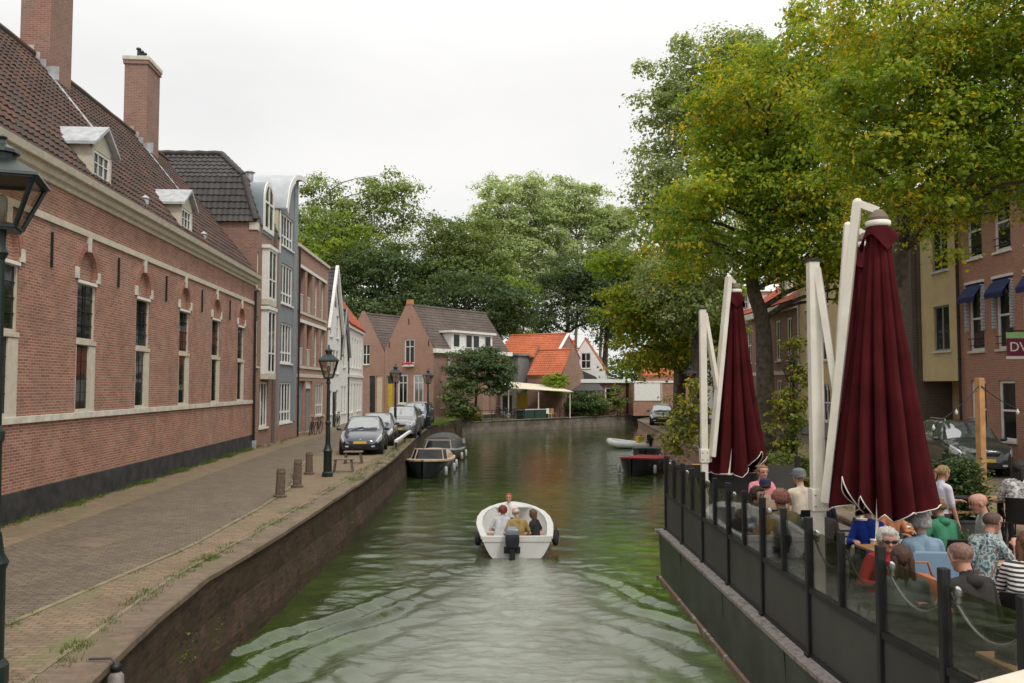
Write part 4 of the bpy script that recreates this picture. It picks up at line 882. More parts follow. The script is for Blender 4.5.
# ------------------------------------------------------------------ street lamps
def lamp_post():
    t = thing('street_lamp', 'green cast iron street lamp', 'street lamp')
    MB().lathe([(.17, 0), (.17, .12), (.13, .16), (.125, .75), (.15, .80), (.11, .86), (.085, 1.0)], 12).build('base', 'lamp_green', t, smooth=30)
    MB().lathe([(.075, .98), (.068, 1.6), (.085, 1.62), (.085, 1.68), (.06, 1.72), (.045, 2.85), (.075, 2.9), (.05, 2.95), (.05, 3.05)], 12).build('post', 'lamp_green', t, smooth=30)
    q = lambda h, z: [(h * sx, h * sy, z) for sx, sy in ((-1, -1), (1, -1), (1, 1), (-1, 1))]
    mb = MB(); b, tp = q(.13, 3.07), q(.27, 3.58)
    for k in range(4):
        mb.bar(b[k], tp[k], .028); mb.bar(b[k], b[(k + 1) % 4], .03); mb.bar(tp[k], tp[(k + 1) % 4], .034)
    mb.box(-.13, .13, -.13, .13, 3.03, 3.07); l = mb.build('lantern', 'lamp_green', t)
    mb = MB(); b, tp = q(.118, 3.08), q(.258, 3.57); mb.rings([b, tp], cap=False); mb.build('glass', 'lamp_glass', l, recalc=False)
    MB().lathe([(.03, 3.07), (.03, 3.2), (.045, 3.22), (.05, 3.3), (.045, 3.4), (.02, 3.43)], 10).build('bulb', 'frost', l, smooth=True)
    mb = MB(); mb.rings([q(.31, 3.585), q(.30, 3.62), q(.19, 3.72), q(.10, 3.80)]); r = mb.build('lamp_roof', 'lamp_green', l)
    MB().lathe([(.10, 3.79), (.10, 3.87), (.13, 3.88), (.12, 3.92), (.04, 3.98), (.02, 4.03), (.035, 4.06), (.0, 4.1)], 10).build('finial', 'lamp_green', r, smooth=30)
    return t
lamp0 = lamp_post(); G = 'green lantern street lamps'
lamp0.location = (at(328.5, 386, 26.5).x, 26.5, 0); lamp0.rotation_euler.z = R(8); lamp0['label'] = 'green street lamp beside the two wooden stools and stone bollards'; lamp0['group'] = G
cl_ = dup(lamp0, (-4.95, 8.15, 0), R(20), 'close street lamp cut off by the left edge of the photo', (1.12, 1.12, 1.12))
for c_ in KIDS[cl_.name]:
    if c_.name.startswith('lantern'): c_.location.z = 1.41; c_.scale = (1.08, 1.08, .80)
    else: c_.scale.z = 1.258
for (px, d, rz, lb) in ((395.5, 44.5, 15, 'street lamp standing between the parked cars and moored boats'), (428, 56, 30, 'smaller looking street lamp beyond the row of parked cars'), (793, 32.5, 12, 'street lamp overgrown by a vine on the right bank'), (690, 46, 5, 'street lamp beside the far trunk on the right bank')):
    dup(lamp0, (at(px, 386, d).x, d, 0), R(rz), lb, (1, 1, .97))
# ------------------------------------------------------------------ bollards, stools, mooring beam
def bollard(x, y, s, lb):
    t = tag(MB().lathe([(.17, 0), (.17, .06), (.12, .07), (.105, .62), (.115, .66), (.09, .76), (.03, .80)], 8, ph=PI / 8).build('bollard', 'wood_old'), lb, 'bollard', 'stone bollards on the left quay'); t.location = (x, y, 0); t.scale = (1, 1, s); t.rotation_euler = (R(rng.uniform(-2, 2)), R(rng.uniform(-2, 2)), rng.random()); return t
bollard(-5.85, 21.6, .96, 'stone bollard nearest the camera of the three'); bollard(-5.95, 23.7, 1.02, 'middle of three stone bollards on the left quay'); bollard(-6.45, 27.2, .92, 'stone bollard farthest back, beside the street lamp')
def stool(lb):
    t = thing('stool', lb, 'stool', group='wooden stools on the quay')
    mb = MB()
    for i in range(4): mb.box(-.34, .34, -.19 + .097 * i, -.19 + .097 * i + .085, .40, .445)
    mb.build('seat', 'wood_grey', t, bevel=.006)
    for sx in (-1, 1):
        for sy in (-1, 1): MB().bar((sx * .30, sy * .15, 0), (sx * .25, sy * .12, .40), .07, .06).build('leg', 'wood_old', t)
        MB().bar((sx * .27, -.13, .2), (sx * .27, .13, .2), .04).build('stretcher', 'wood_old', t)
    return t
s0 = stool('small wooden stool nearer the lamp post by the dark blue car'); s0.location = (-5.5, 27.9, 0); s0.rotation_euler.z = R(8)
dup(s0, (-5.75, 31.0, 0), R(4), 'small wooden stool right in front of dark blue car')
t = thing('guard_rail', 'low white painted rail on short posts along the left quay edge', 'railing')
MB().bar((-5.1, 37.5, .38), (-6.0, 60, .42), .13, .10).build('rail', 'white', t)
for k in range(6): f = k / 5; MB().bar((-5.12 - .85 * f, 37.7 + 22 * f, 0), (-5.12 - .85 * f, 37.7 + 22 * f, .36), .1).build('post', 'wood_old', t)
# ------------------------------------------------------------------ cars
def cr(p0, p1, p2, p3, t): return .5 * (2 * p1 + (p2 - p0) * t + (2 * p0 - 5 * p1 + 4 * p2 - p3) * t * t + (3 * p1 - p0 - 3 * p2 + p3) * t ** 3)
STY = {  # t, top, belt, halfwidth, roof halfwidth
    'hatch': [(0, .50, .46, .56, .40), (.025, .66, .62, .70, .55), (.10, .80, .75, .82, .66), (.20, .90, .84, .87, .70), (.29, .98, .91, .88, .70), (.40, 1.30, .95, .88, .63), (.50, 1.46, .96, .88, .60), (.62, 1.49, .97, .88, .60), (.78, 1.45, .99, .88, .58), (.89, 1.30, 1.0, .86, .54), (.96, 1.02, .97, .82, .58), (.99, .86, .80, .76, .60), (1, .55, .5, .66, .5)],
    'suv': [(0, .62, .56, .60, .45), (.02, .84, .78, .74, .6), (.09, .97, .90, .86, .70), (.18, 1.02, .95, .90, .72), (.27, 1.08, 1.0, .91, .72), (.36, 1.44, 1.03, .91, .68), (.44, 1.62, 1.04, .91, .66), (.58, 1.66, 1.05, .91, .66), (.8, 1.64, 1.06, .91, .65), (.92, 1.56, 1.07, .89, .62), (.975, 1.12, 1.02, .86, .64), (.99, .9, .84, .80, .62), (1, .6, .55, .7, .55)]}
def car(label, style, paint, loc, rz, Lc=4.25, group='cars parked along the left quay', grille='black', rails=False):
    t = thing('parked_car', label, 'car', loc, rz, group); st = STY[style]; hw = .875
    def sect(k):
        tt, top, belt, h, r = st[k]; x = Lc / 2 - tt * Lc; zb = .22 if .02 < tt < .98 else .30
        return [(x, 0, zb), (x, h * .86, zb), (x, h * .98, zb + .16), (x, h, (zb + belt) * .55), (x, h * .97, belt), (x, r + (h - r) * .08, top - .05), (x, r * .72, top), (x, 0, top + .018)]
    G = np.array([sect(k) for k in range(len(st))]); n, m = G.shape[:2]
    def S(a, b):
        i = min(int(a), n - 2); f = a - i; j = min(int(b), m - 2); g = b - j
        gi = lambda i: min(max(i, 0), n - 1)
        def row(ii):
            r_ = G[gi(ii)]; e = lambda jj: r_[jj] if 0 <= jj < m else (r_[-jj] * (1, -1, 1) if jj < 0 else r_[2 * (m - 1) - jj] * (1, -1, 1))
            return cr(e(j - 1), e(j), e(j + 1), e(j + 2), g)
        return cr(row(i - 1), row(i), row(i + 1), row(i + 2), f)
    def patch(a0, a1, b0, b1, na, nb, off=0.0, side=1):
        P = []
        for i in range(na + 1):
            ring = []
            for j in range(nb + 1):
                a = a0 + (a1 - a0) * i / na; b = b0 + (b1 - b0) * j / nb
                bb = b if b <= m - 1 else 2 * (m - 1) - b; p = S(a, bb).copy()
                if off:
                    e = .02; dx = S(min(a + e, n - 1), bb) - S(max(a - e, 0), bb); dv = S(a, min(bb + e, m - 1)) - S(a, max(bb - e, 0)); nn = np.cross(dx, dv); l_ = np.linalg.norm(nn); nn = nn / l_ if l_ > 1e-9 else np.zeros(3)
                    if nn[1] * p[1] < 0 or (abs(p[1]) < .05 and nn[2] < 0): nn = -nn
                    p = p + nn * off
                if b > m - 1: p = p * (1, -1, 1)
                ring.append(tuple(p * (1, side, 1)))
            P.append(ring)
        return P
    mb = MB()
    mb.rings(patch(0, n - 1, 0, 2 * (m - 1), (n - 1) * 4, 44), cap=True, closed=False); body = mb.build('body', paint, t, smooth=50)
    ws = 4.35; gl = lambda nm, *a, sd=1: (lambda b_: b_.build(nm, 'car_glass', t, smooth=True, recalc=False))(MB().rings(patch(*a, off=.008, side=sd), cap=False, closed=False))
    gl('windscreen', 4.2, 5.75, 5.12, 8.88, 10, 16); gl('rear_window', 9.15 if style == 'hatch' else 9.2, 9.9, 5.15, 8.85, 8, 14)
    for sd in (1, -1):
        for a, b in ((5.05, 6.55), (6.68, 7.9), (8.02, 8.85)): gl('side_window', a, b, 4.16, 4.86, 10, 5, sd=sd)
        hb = MB(); hb.rings(patch(.75, 2.45, 3.3, 4.25, 8, 5, off=.012, side=sd), cap=False, closed=False); hb.build('headlight', 'head_glass', t, smooth=True, recalc=False)
        hb = MB(); hb.rings(patch(11.1, 11.8, 3.2, 4.2, 4, 4, off=.012, side=sd), cap=False, closed=False); hb.build('tail_light', 'tail', t, smooth=True, recalc=False)
        xm = Lc / 2 - .315 * Lc; mm = MB(); mm.ball((xm, sd * 1.0, st[4][2] + .1), (.07, .11, .075), 10); mm.bar((xm, sd * .86, st[4][2] + .03), (xm, sd * .95, st[4][2] + .07), .04); mm.build('mirror', paint, t, smooth=30)
        MB().box(Lc / 2 - .012, Lc / 2 + .01, sd * .52 - .07, sd * .52 + .07, .34, .40).build('fog_lamp', 'head_glass', t)
        for tx in (.185, .80):
            x = Lc / 2 - tx * Lc; rad = .32 if style == 'hatch' else .36
            k = next(i for i in range(len(st) - 1) if st[i][0] <= tx <= st[i + 1][0]); h = np.interp(tx, [a_[0] for a_ in st], [a_[3] for a_ in st])
            ar = MB(); ar.lathe([(rad + .07, -.30), (rad + .07, .012), (rad + .01, .02), (rad, -.02)], 24, (x, sd * (h - .0), rad), 'y') if sd > 0 else ar.lathe([(rad + .07, .30), (rad + .07, -.012), (rad + .01, -.02), (rad, .02)], 24, (x, sd * h, rad), 'y')
            ar.build('wheel_arch', 'rubber', t, smooth=40)
            wl = MB(); wl.lathe([(rad * .62, -.1), (rad * .94, -.1), (rad, -.06), (rad, .06), (rad * .94, .1), (rad * .62, .1)], 22, (x, sd * (h - .075), rad), 'y'); w_ = wl.build('wheel', 'rubber', t, smooth=40)
            rm = MB(); y0 = sd * (h + .022)
            rm.lathe([(rad * .64, y0 - sd * .03), (rad * .60, y0), (rad * .54, y0 - sd * .015)], 22, (x, 0, rad), 'y'); rm.lathe([(.05, y0 - sd * .02), (.05, y0), (.01, y0)], 10, (x, 0, rad), 'y')
            for a in range(5):
                A_ = 2 * PI * a / 5; rm.bar((x, y0 - sd * .015, rad), (x + rad * .6 * math.cos(A_), y0 - sd * .015, rad + rad * .6 * math.sin(A_)), .05, .02, up=(0, 1, 0))
            rm.build('rim', 'steel', w_)
    xf = Lc / 2; mb = MB(); mb.box(xf - .22, xf + .008, -.50, .50, .30, .46); mb.build('lower_grille', 'black', t, bevel=.02)
    mb = MB(); zt = st[1][1] - .07
    mb.prism([(-.34, zt - .13), (.34, zt - .13), (.42, zt - .02), (-.42, zt - .02)], xf - .09, xf - .0 if style == 'suv' else xf - .02, 'x'); mb.build('grille', grille, t)
    MB().box(xf - .01, xf + .018, -.26, .26, .47, .57).build('number_plate', 'plate', t)
    MB().lathe([(.055, 0), (.05, .02), (.01, .022)], 12, (xf - .045, 0, zt + .035), 'x').build('badge', 'chrome', t)
    mb = MB(); xw = Lc / 2 - .29 * Lc
    mb.bar((xw + .02, -.6, st[4][1] + .035), (xw - .1, .02, st[4][1] + .10), .02); mb.bar((xw + .02, .0, st[4][1] + .035), (xw - .1, .6, st[4][1] + .10), .02); mb.build('wiper', 'black', t)
    if rails:
        for sd in (1, -1): mb = MB(); mb.tube([(.45, sd * .60, 1.63), (.35, sd * .60, 1.71), (-1.2, sd * .60, 1.71), (-1.3, sd * .60, 1.62)], .02, 6); mb.build('roof_rail', 'steel', t)
    return t
CARS = [(365, 36.6, 'hatch', 'paint_navy', 'dark navy hatchback facing the camera, first in the row behind the stools', -85),
        (378, 41.6, 'hatch', 'paint_black', 'black hatchback tucked close behind the navy front car', -86),
        (402.5, 47.5, 'suv', 'paint_silver', 'silver tall car behind the lamp post in the left row', -89),
        (408, 53.0, 'hatch', 'paint_pale', 'pale silver hatchback between silver tall car and blue car', -89),
        (415.5, 58.0, 'suv', 'paint_blue', 'bright dark blue car parked near the end of the left row', -90),
        (420, 63.0, 'suv', 'paint_grey', 'grey car at far end of the left row, mostly hidden', -90)]
for px, d, sty, pt, lb, rz in CARS: car(lb, sty, pt, (at(px, 386, d).x, d, 0), R(rz))
car('dark green estate car with roof rails parked by red brick house', 'suv', 'paint_green', (14.95, 28.4, 0), R(-101), Lc=4.6, group='cars on the right bank', rails=True)
car('dark car parked beyond the far trunk on the right bank', 'hatch', 'paint_black', (11.0, 62.5, 0), R(-100), group='cars on the right bank')
# ------------------------------------------------------------------ bicycles
def bike(label):
    t = thing('bicycle', label, 'bicycle', group='parked bicycles')
    mb = MB(); A, B, C_, Dd, E = (-.5, 0, .35), (0, 0, .3), (-.2, 0, .85), (.38, 0, .82), (.55, 0, .35)
    for p, q_ in ((A, B), (A, C_), (B, C_), (B, Dd), (C_, Dd), (Dd, E)): mb.tube([p, q_], .018, 6)
    mb.tube([Dd, (.34, 0, 1.05)], .016, 6); mb.tube([C_, (-.23, 0, .98)], .015, 6); mb.build('frame', 'black', t)
    for x in (-.5, .55):
        mb = MB(); mb.tube([(x + .34 * math.cos(a), 0, .35 + .34 * math.sin(a)) for a in np.linspace(0, 2 * PI, 25)], .02, 6, cap=False); w_ = mb.build('wheel', 'rubber', t)
        mb = MB()
        for i in range(10): a = PI * i / 10; mb.tube([(x + .33 * math.cos(a), .0, .35 + .33 * math.sin(a)), (x - .33 * math.cos(a), 0, .35 - .33 * math.sin(a))], .003, 4)
        mb.build('spokes', 'steel', w_)
        mb = MB(); mb.tube([(x + .38 * math.cos(a), 0, .35 + .38 * math.sin(a)) for a in np.linspace(.3, 2.6, 14)], .022, 6); mb.build('mudguard', 'black', t)
    mb = MB(); mb.tube([(.2, -.27, 1.02), (.32, -.2, 1.08), (.34, 0, 1.06), (.32, .2, 1.08), (.2, .27, 1.02)], .014, 6); mb.build('handlebar', 'steel', t)
    mb = MB(); mb.ball((-.25, 0, 1.0), (.13, .08, .04), 10); mb.build('saddle', 'black', t, smooth=True)
    mb = MB()
    for y in (-.06, .06): mb.bar((-.28, y, .72), (-.75, y, .72), .015)
    for x in (-.35, -.5, -.65): mb.bar((x, -.07, .72), (x, .07, .72), .012)
    mb.build('rack', 'black', t); return t
b0 = bike('black bicycle leaning at the entrance of loggia house'); b0.location = (-11.55, 49.0, 0); b0.rotation_euler = (R(6), 0, R(96))
for x, y, rz, lb in ((-11.3, 49.6, 88, 'second black bicycle parked in front of the loggia house bicycle'), (-12.0, 58.5, 92, 'bicycle against the white gable house wall'), (-.9, 80.6, 20, 'bicycle left of the bench on the far bank'), (.1, 82.3, 35, 'bicycle beside the dark railing on the far bank'), (11.2, 35.2, 60, 'bicycle by the vine covered lamp post')):
    o = dup(b0, (x, y, 0 if y < 78 else GZ), R(rz), lb); o.rotation_euler.x = R(6)
# ------------------------------------------------------------------ moored boats
def hull(mb, prof, n=11, thick=.05, mi=(0, 1)):
    """prof: (y, half beam, gunwale z, keel z) from stern to bow; outer shell, inner shell, transom"""
    rs = []; ri = []
    for y, b, g, k in prof:
        o_ = []; i_ = []
        for j in range(n):
            u = -1 + 2 * j / (n - 1); s_ = 1 if u >= 0 else -1; a = abs(u)
            x = b * (a ** .55) * s_; z = k + (g - k) * (a ** 2.6); o_.append((x * (.86 + .14 * a), y, z))
        rs.append(o_)
    mb.rings(rs, cap=False, closed=False, mi=mi[0]); n0 = len(mb.v)
    mb.add(rs[0], [tuple(range(n))], mi[0]); return rs
def sloop(label, loc, rz, L, B, deckm, hullm, canopy, name='moored_boat', scr=True):
    t = thing(name, label, 'boat', loc, rz, 'moored boats'); ys = [0, .12, .3, .5, .68, .82, .92, .975, 1]; bs = [.80, .90, .98, 1, .96, .82, .58, .30, .04]
    P = [(y * L, b * B / 2, .55 + .25 * y ** 2, -.25 + .3 * max(0, y - .7)) for y, b in zip(ys, bs)]
    mb = MB(); rs = hull(mb, P, mi=(0, 0)); mb.build('hull', hullm, t, smooth=50)
    mb = MB(); dk = [[(-b - .03, y, g), (b + .03, y, g), (b + .03, y, g + .07), (-b - .03, y, g + .07)] for y, b, g, k in P]; mb.rings(dk); mb.build('deck', deckm, t)
    mb = MB(); yc0, yc1 = .42 * L, .66 * L
    f = lambda y, z, k: [(k * math.cos(a), y + .25 * math.sin(a), z) for a in np.linspace(0, PI, 15)]
    if scr:
        mb.rings([f(.58 * L, .68, B * .42), f(.53 * L, 1.15, B * .36)], cap=False, closed=False); s_ = mb.build('windscreen', 'glass', t, smooth=True, recalc=False)
        mb = MB(); mb.tube([p for p in f(.53 * L, 1.16, B * .36)], .035, 6); mb.tube([p for p in f(.58 * L, .68, B * .42)], .03, 6)
        for i in (0, 3, 11, 14): mb.tube([f(.58 * L, .68, B * .42)[i], f(.53 * L, 1.16, B * .36)[i]], .03, 6)
        mb.build('screen_frame', 'tan_canvas', s_)
    if canopy:
        mb = MB(); cs = []
        for y, h in ((.03, .65), (.08, 1.25), (.25, 1.5), (.45, 1.5), (.55, 1.35), (.60, .75)):
            cs.append([(B * .46 * math.cos(a), y * L, .6 + max(.02, h - .6) * math.sin(a) ** .6) for a in np.linspace(0, PI, 13)])
        mb.rings(cs, cap=False, closed=False); c = mb.build('canopy', 'canvas', t, smooth=40, recalc=False)
        for sd in (-1, 1): mb = MB(); mb.add([(sd * B * .475, .15 * L, .85), (sd * B * .475, .3 * L, .85), (sd * B * .46, .3 * L, 1.15), (sd * B * .46, .15 * L, 1.15)], [(0, 1, 2, 3)]); mb.build('window', 'head_glass', c)
    for k in (.15, .5, .8):
        for sd in (-1, 1):
            i = min(range(len(ys)), key=lambda q_: abs(ys[q_] - k)); mb = MB(); mb.lathe([(.02, .05), (.08, .1), (.08, .42), (.02, .48)], 8, (sd * (bs[i] * B / 2 + .09), k * L, 0)); mb.build('fender', 'hull_grey', t, smooth=True)
    return t
sloop('dark hulled classic launch with varnished deck and tan windscreen at left quay', (-3.85, 44.6, WZ), R(178), 6.0, 2.1, 'varnish', 'hull_dark', False)
bpy.data.objects['moored_boat']
tt = [o for o in bpy.data.objects if o.name == 'moored_boat'][0]
mb = MB(); cs = [[(.85 * math.cos(a), y, .6 + h * math.sin(a) ** .6) for a in np.linspace(0, PI, 13)] for y, h in ((.5, .1), (.9, .45), (2.4, .56), (3.0, .5))]; mb.rings(cs, cap=False, closed=False); mb.build('cover', 'tan_canvas', tt, smooth=True, recalc=False)
sloop('dark boat with black canvas canopy moored behind the varnished launch', (-3.75, 51.5, WZ), R(174), 6.2, 2.3, 'hull_grey', 'hull_dark', True)
sloop('red and black motorboat moored at the right bank behind the terrace', (7.45, 44.5, WZ), R(158), 5.0, 1.9, 'boat_red', 'hull_dark', False, scr=False)
sloop('low green boat under a tarpaulin beside the right quay wall', (8.0, 50.5, WZ), R(170), 4.6, 1.6, 'bin_green', 'hull_dark', False, scr=False)
t = thing('inflatable_boat', 'pale inflatable dinghy with black outboard and yellow jerrycan, right bank', 'boat', (8.1, 58, WZ), R(62), 'moored boats')
mb = MB(); mb.tube([(-.7, -1.5, .22), (-.7, .6, .25), (-.55, 1.2, .33), (0, 1.6, .42), (.55, 1.2, .33), (.7, .6, .25), (.7, -1.5, .22)], [.16, .23, .23, .22, .23, .23, .16], 12); mb.build('tube', 'hull_white', t, smooth=True)
MB().box(-.55, .55, -1.2, 1.2, .05, .12).build('floor', 'hull_grey', t); MB().box(-.55, .55, -1.25, -1.18, .05, .55).build('transom', 'hull_grey', t)
mb = MB(); mb.box(-.16, .16, -1.6, -1.15, .55, 1.0); mb.box(-.07, .07, -1.5, -1.3, -.3, .55); mb.build('outboard_motor', 'motor', t, bevel=.04)
jc = thing('jerrycan', 'small yellow jerrycan lying in the pale inflatable dinghy', 'jerrycan', (8.75, 58.4, WZ + .35), R(30)); mb = MB(); mb.box(-.25, .25, -.15, .15, 0, .42); mb.build('can', 'yellow', jc, bevel=.04); MB().lathe([(.05, .42), (.05, .5)], 8, (.12, 0, 0)).build('cap', 'black', jc)
# ------------------------------------------------------------------ the white motorboat under way
boat = thing('motorboat', 'open white motorboat with outboard cruising away in mid canal', 'boat', (BX, 21.0, WZ), R(1.5))
ys = [0, .15, .35, .55, .72, .85, .94, .985, 1]; bs = [.86, .93, 1.0, .99, .88, .66, .40, .17, .03]; Lb = 5.0; Bb = 2.0
P = [(y * Lb, b * Bb / 2, .50 + .17 * y ** 1.8, -.16 + .35 * max(0, y - .65)) for y, b in zip(ys, bs)]
mb = MB(); hull(mb, P, n=13); mb.build('hull', 'hull_white', boat, smooth=45, recalc=False)
mb = MB(); inn = [(y * Lb * .97 + .06, max(.01, b * Bb / 2 - .12), .50 + .17 * y ** 1.8, -.08) for y, b in zip(ys, bs)]
hull(mb, inn, n=13); mb.build('inner_hull', 'hull_white', boat, smooth=45, recalc=False)
mb = MB()
for sd in (-1, 1): mb.rings([[(sd * (b + .02), y, g - .03), (sd * (b + .02), y, g + .035), (sd * max(.0, b - .14), y, g + .035), (sd * max(.0, b - .14), y, g - .03)] for (y, b, g, k) in P])
mb.box(-.84, .84, -.02, .10, .40, .53); mb.build('gunwale', 'hull_white', boat)
mb = MB(); mb.rings([[(-b * .74, y, -.01), (b * .74, y, -.01), (b * .74, y, .02), (-b * .74, y, .02)] for y, b, g, k in inn[:7]]); mb.build('floor', 'hull_grey', boat)
for y0, y1, hw_ in ((.12, .55, .72), (1.75, 2.1, .80)): MB().box(-hw_, hw_, y0, y1, .22, .27).build('bench', 'wood', boat, bevel=.01)
mb = MB()
for sd in (-1, 1): mb.box(sd * .62 - .18, sd * .62 + .18, .57, 1.73, .21, .26)
mb.build('side_bench', 'hull_white', boat)
mb = MB(); mb.rings([[(-b, y, g - .0), (b, y, g), (b, y, g + .03), (-b, y, g + .03)] for y, b, g, k in [p for p in P if p[0] > 4.2]]); mb.build('foredeck', 'hull_white', boat)
m_ = thing('outboard_motor', 'dark grey outboard motor clamped on the white motorboat stern', 'outboard motor', (BX - .12, 20.98, WZ - .17), R(1.5))
mb = MB(); mb.rings([[(-.15, -.30, .48), (.15, -.30, .48), (.15, .03, .48), (-.15, .03, .48)], [(-.17, -.36, .62), (.17, -.36, .62), (.17, .05, .62), (-.17, .05, .62)], [(-.17, -.36, .78), (.17, -.36, .78), (.17, .04, .78), (-.17, .04, .78)]]); mb.build('cowl', 'motor', m_, bevel=.03, smooth=30)
mb = MB(); mb.rings([[(-.165, -.35, .785), (.165, -.35, .785), (.165, .04, .785), (-.165, .04, .785)], [(-.15, -.33, .92), (.15, -.33, .92), (.15, .0, .92), (-.15, .0, .92)], [(-.10, -.26, .97), (.10, -.26, .97), (.10, -.06, .97), (-.10, -.06, .97)]]); mb.build('cowl_cap', 'motor_grey', m_, bevel=.025, smooth=30)
mb = MB(); mb.box(-.07, .07, -.24, -.08, -.35, .49); mb.box(-.2, .2, -.06, .0, .30, .46); mb.prism([(-.3, -.02), (.05, -.02), (.05, .02), (-.3, .02)], -.14, .14, 'x'); mb.build('leg', 'black', m_, bevel=.01)
MB().bar((0, .05, .72), (.02, .55, .80), .04).build('tiller', 'black', m_)
for sd, y, lb in ((-1, .5, 'black round fender hanging at the left stern quarter of the motorboat'), (1, .5, 'black round fender hanging at right stern quarter of the motorboat'), (1, 1.15, 'black fender hanging farther forward on the right motorboat side')):
    f_ = tag(MB().lathe([(.0, -.15), (.06, -.13), (.085, 0), (.06, .13), (.025, .15), (.0, .24)], 12).build('fender', 'rubber', smooth=True), lb, 'fender', 'motorboat fenders'); b_ = np.interp(y, [p[0] for p in P], [p[1] for p in P]); f_.location = (BX + sd * (b_ + .06), 21 + y, WZ + .36)
# ------------------------------------------------------------------ terrace barge
DZ = -.12
RX = [(2.2, 4.1), (5.2, 3.86), (6.2, 3.68), (7.15, 3.585), (8.15, 3.49), (9.9, 3.42), (18.5, 3.33)]
rxf = lambda d: float(np.interp(d, [p[0] for p in RX], [p[1] for p in RX]))
barge = thing('terrace_barge', 'dark green moored terrace barge with black railing panels and glass screens', 'barge')
mb = MB(); dd = list(np.arange(2.2, 18.7, .6)) + [18.65]
mb.rings([[(rxf(d) - .08, d, WZ - .5), (rxf(d) - .145, d, -.36), (6.9, d, -.36), (6.9, d, WZ - .5)] for d in dd]); mb.build('hull', 'barge', barge)
mb = MB(); mb.rings([[(rxf(d) - .14, d, WZ - .1), (rxf(d) - .155, d, WZ + .09), (rxf(d) - .09, d, WZ + .11), (rxf(d) - .05, d, WZ - .1)] for d in dd]); mb.box(rxf(18.6) - .2, 6.9, 18.655, 18.70, WZ - .1, WZ + .1); mb.build('rubbing_strake', 'rust', barge)
mb = MB(); mb.rings([[(rxf(d) - .17, d, -.36), (rxf(d) - .17, d, -.31), (rxf(d) + .03, d, -.27), (rxf(d) + .03, d, -.36)] for d in dd]); mb.box(3.1, 6.9, 18.5, 18.72, -.359, -.30); mb.build('rim', 'rim', barge)
mb = MB(); mb.rings([[(rxf(d) + .02, d, -.355), (rxf(d) + .02, d, DZ), (7.0, d, DZ), (7.0, d, -.355)] for d in dd]); mb.build('deck', 'deck', barge)
PM = [18.5, 16.8, 15.1, 13.4, 11.65, 9.9, 8.15, 7.15, 6.2, 5.2, 4.2]
for i, d in enumerate(PM):
    x = rxf(d); pb = MB(); pb.box(x - .04, x + .04, d - .04, d + .04, -.29, 1.29); pb.box(x - .062, x + .062, d - .062, d + .062, -.29, -.25); p = pb.build('post', 'black', barge, bevel=.008)
    mb = MB(); mb.lathe([(.022, 1.0), (.022, 1.05), (.034, 1.06), (.034, 1.10), (.02, 1.13), (.0, 1.14)], 10, (x + .075, d - .07, .02)); mb.build('rope_hook', 'chrome', p, smooth=30)
    if i + 1 < len(PM):
        d2 = PM[i + 1]; x2 = rxf(d2); dm = (d + d2) / 2; xm = rxf(dm)
        g = lambda z0, z1, off, th, a=d - .06, b=d2 + .06, A=x, B=x2: [(A + off, a, z0), (A + off + th, a, z0), (B + off + th, b, z0), (B + off, b, z0), (A + off, a, z1), (A + off + th, a, z1), (B + off + th, b, z1), (B + off, b, z1)]
        mb = MB(); mb.hexa(g(-.24, .44, -.005, .012)); mb.build('railing_panel', 'barge_panel', barge)
        MB().hexa(g(.44, .50, -.03, .06)).build('rail', 'black', barge); MB().hexa(g(-.29, -.24, -.03, .06)).build('bottom_rail', 'black', barge)
        mids = [dm] if d - d2 > 1.3 else []
        for q_ in mids: mb = MB(); xq = rxf(q_); mb.box(xq - .034, xq + .034, q_ - .034, q_ + .034, .5, 1.27); mb.build('post', 'black', barge, bevel=.008)
        ends = [d] + mids + [d2]
        for a, b in zip(ends, ends[1:]):
            mb = MB(); mb.hexa(g(.50, 1.16, -.006, .010, a - .05, b + .05, rxf(a), rxf(b))); mb.build('glass_panel', 'tint', barge)
            mb = MB(); mb.tube([(rxf(a + (b - a) * t_) + .06, a + (b - a) * t_, 1.08 - .26 * (1 - (2 * t_ - 1) ** 2)) for t_ in np.linspace(0, 1, 13)], .013, 6); mb.build('rope', 'canvas' if mids else 'steel', barge, smooth=True)
for d in (16.4, 13.3, 10.4, 8.3):
    MB().hexa([(rxf(d) - .149 - a_, d + b_, z_) if z_ > -1 else (rxf(d) - .092 - a_, d + b_, z_) for z_ in (-1.28, -.38) for a_, b_ in ((-.01, -.012), (.004, -.012), (.004, .012), (-.01, .012))]).build('seam', 'black', barge)
for k in range(4):
    x = 3.33 + .95 * k
    if k: MB().box(x - .05, x + .05, 18.45, 18.55, -.29, 1.29).build('post', 'black', barge, bevel=.008)
    if k < 3: MB().box(x + .06, x + .89, 18.49, 18.51, -.24, 1.1).build('railing_panel', 'barge_panel', barge)
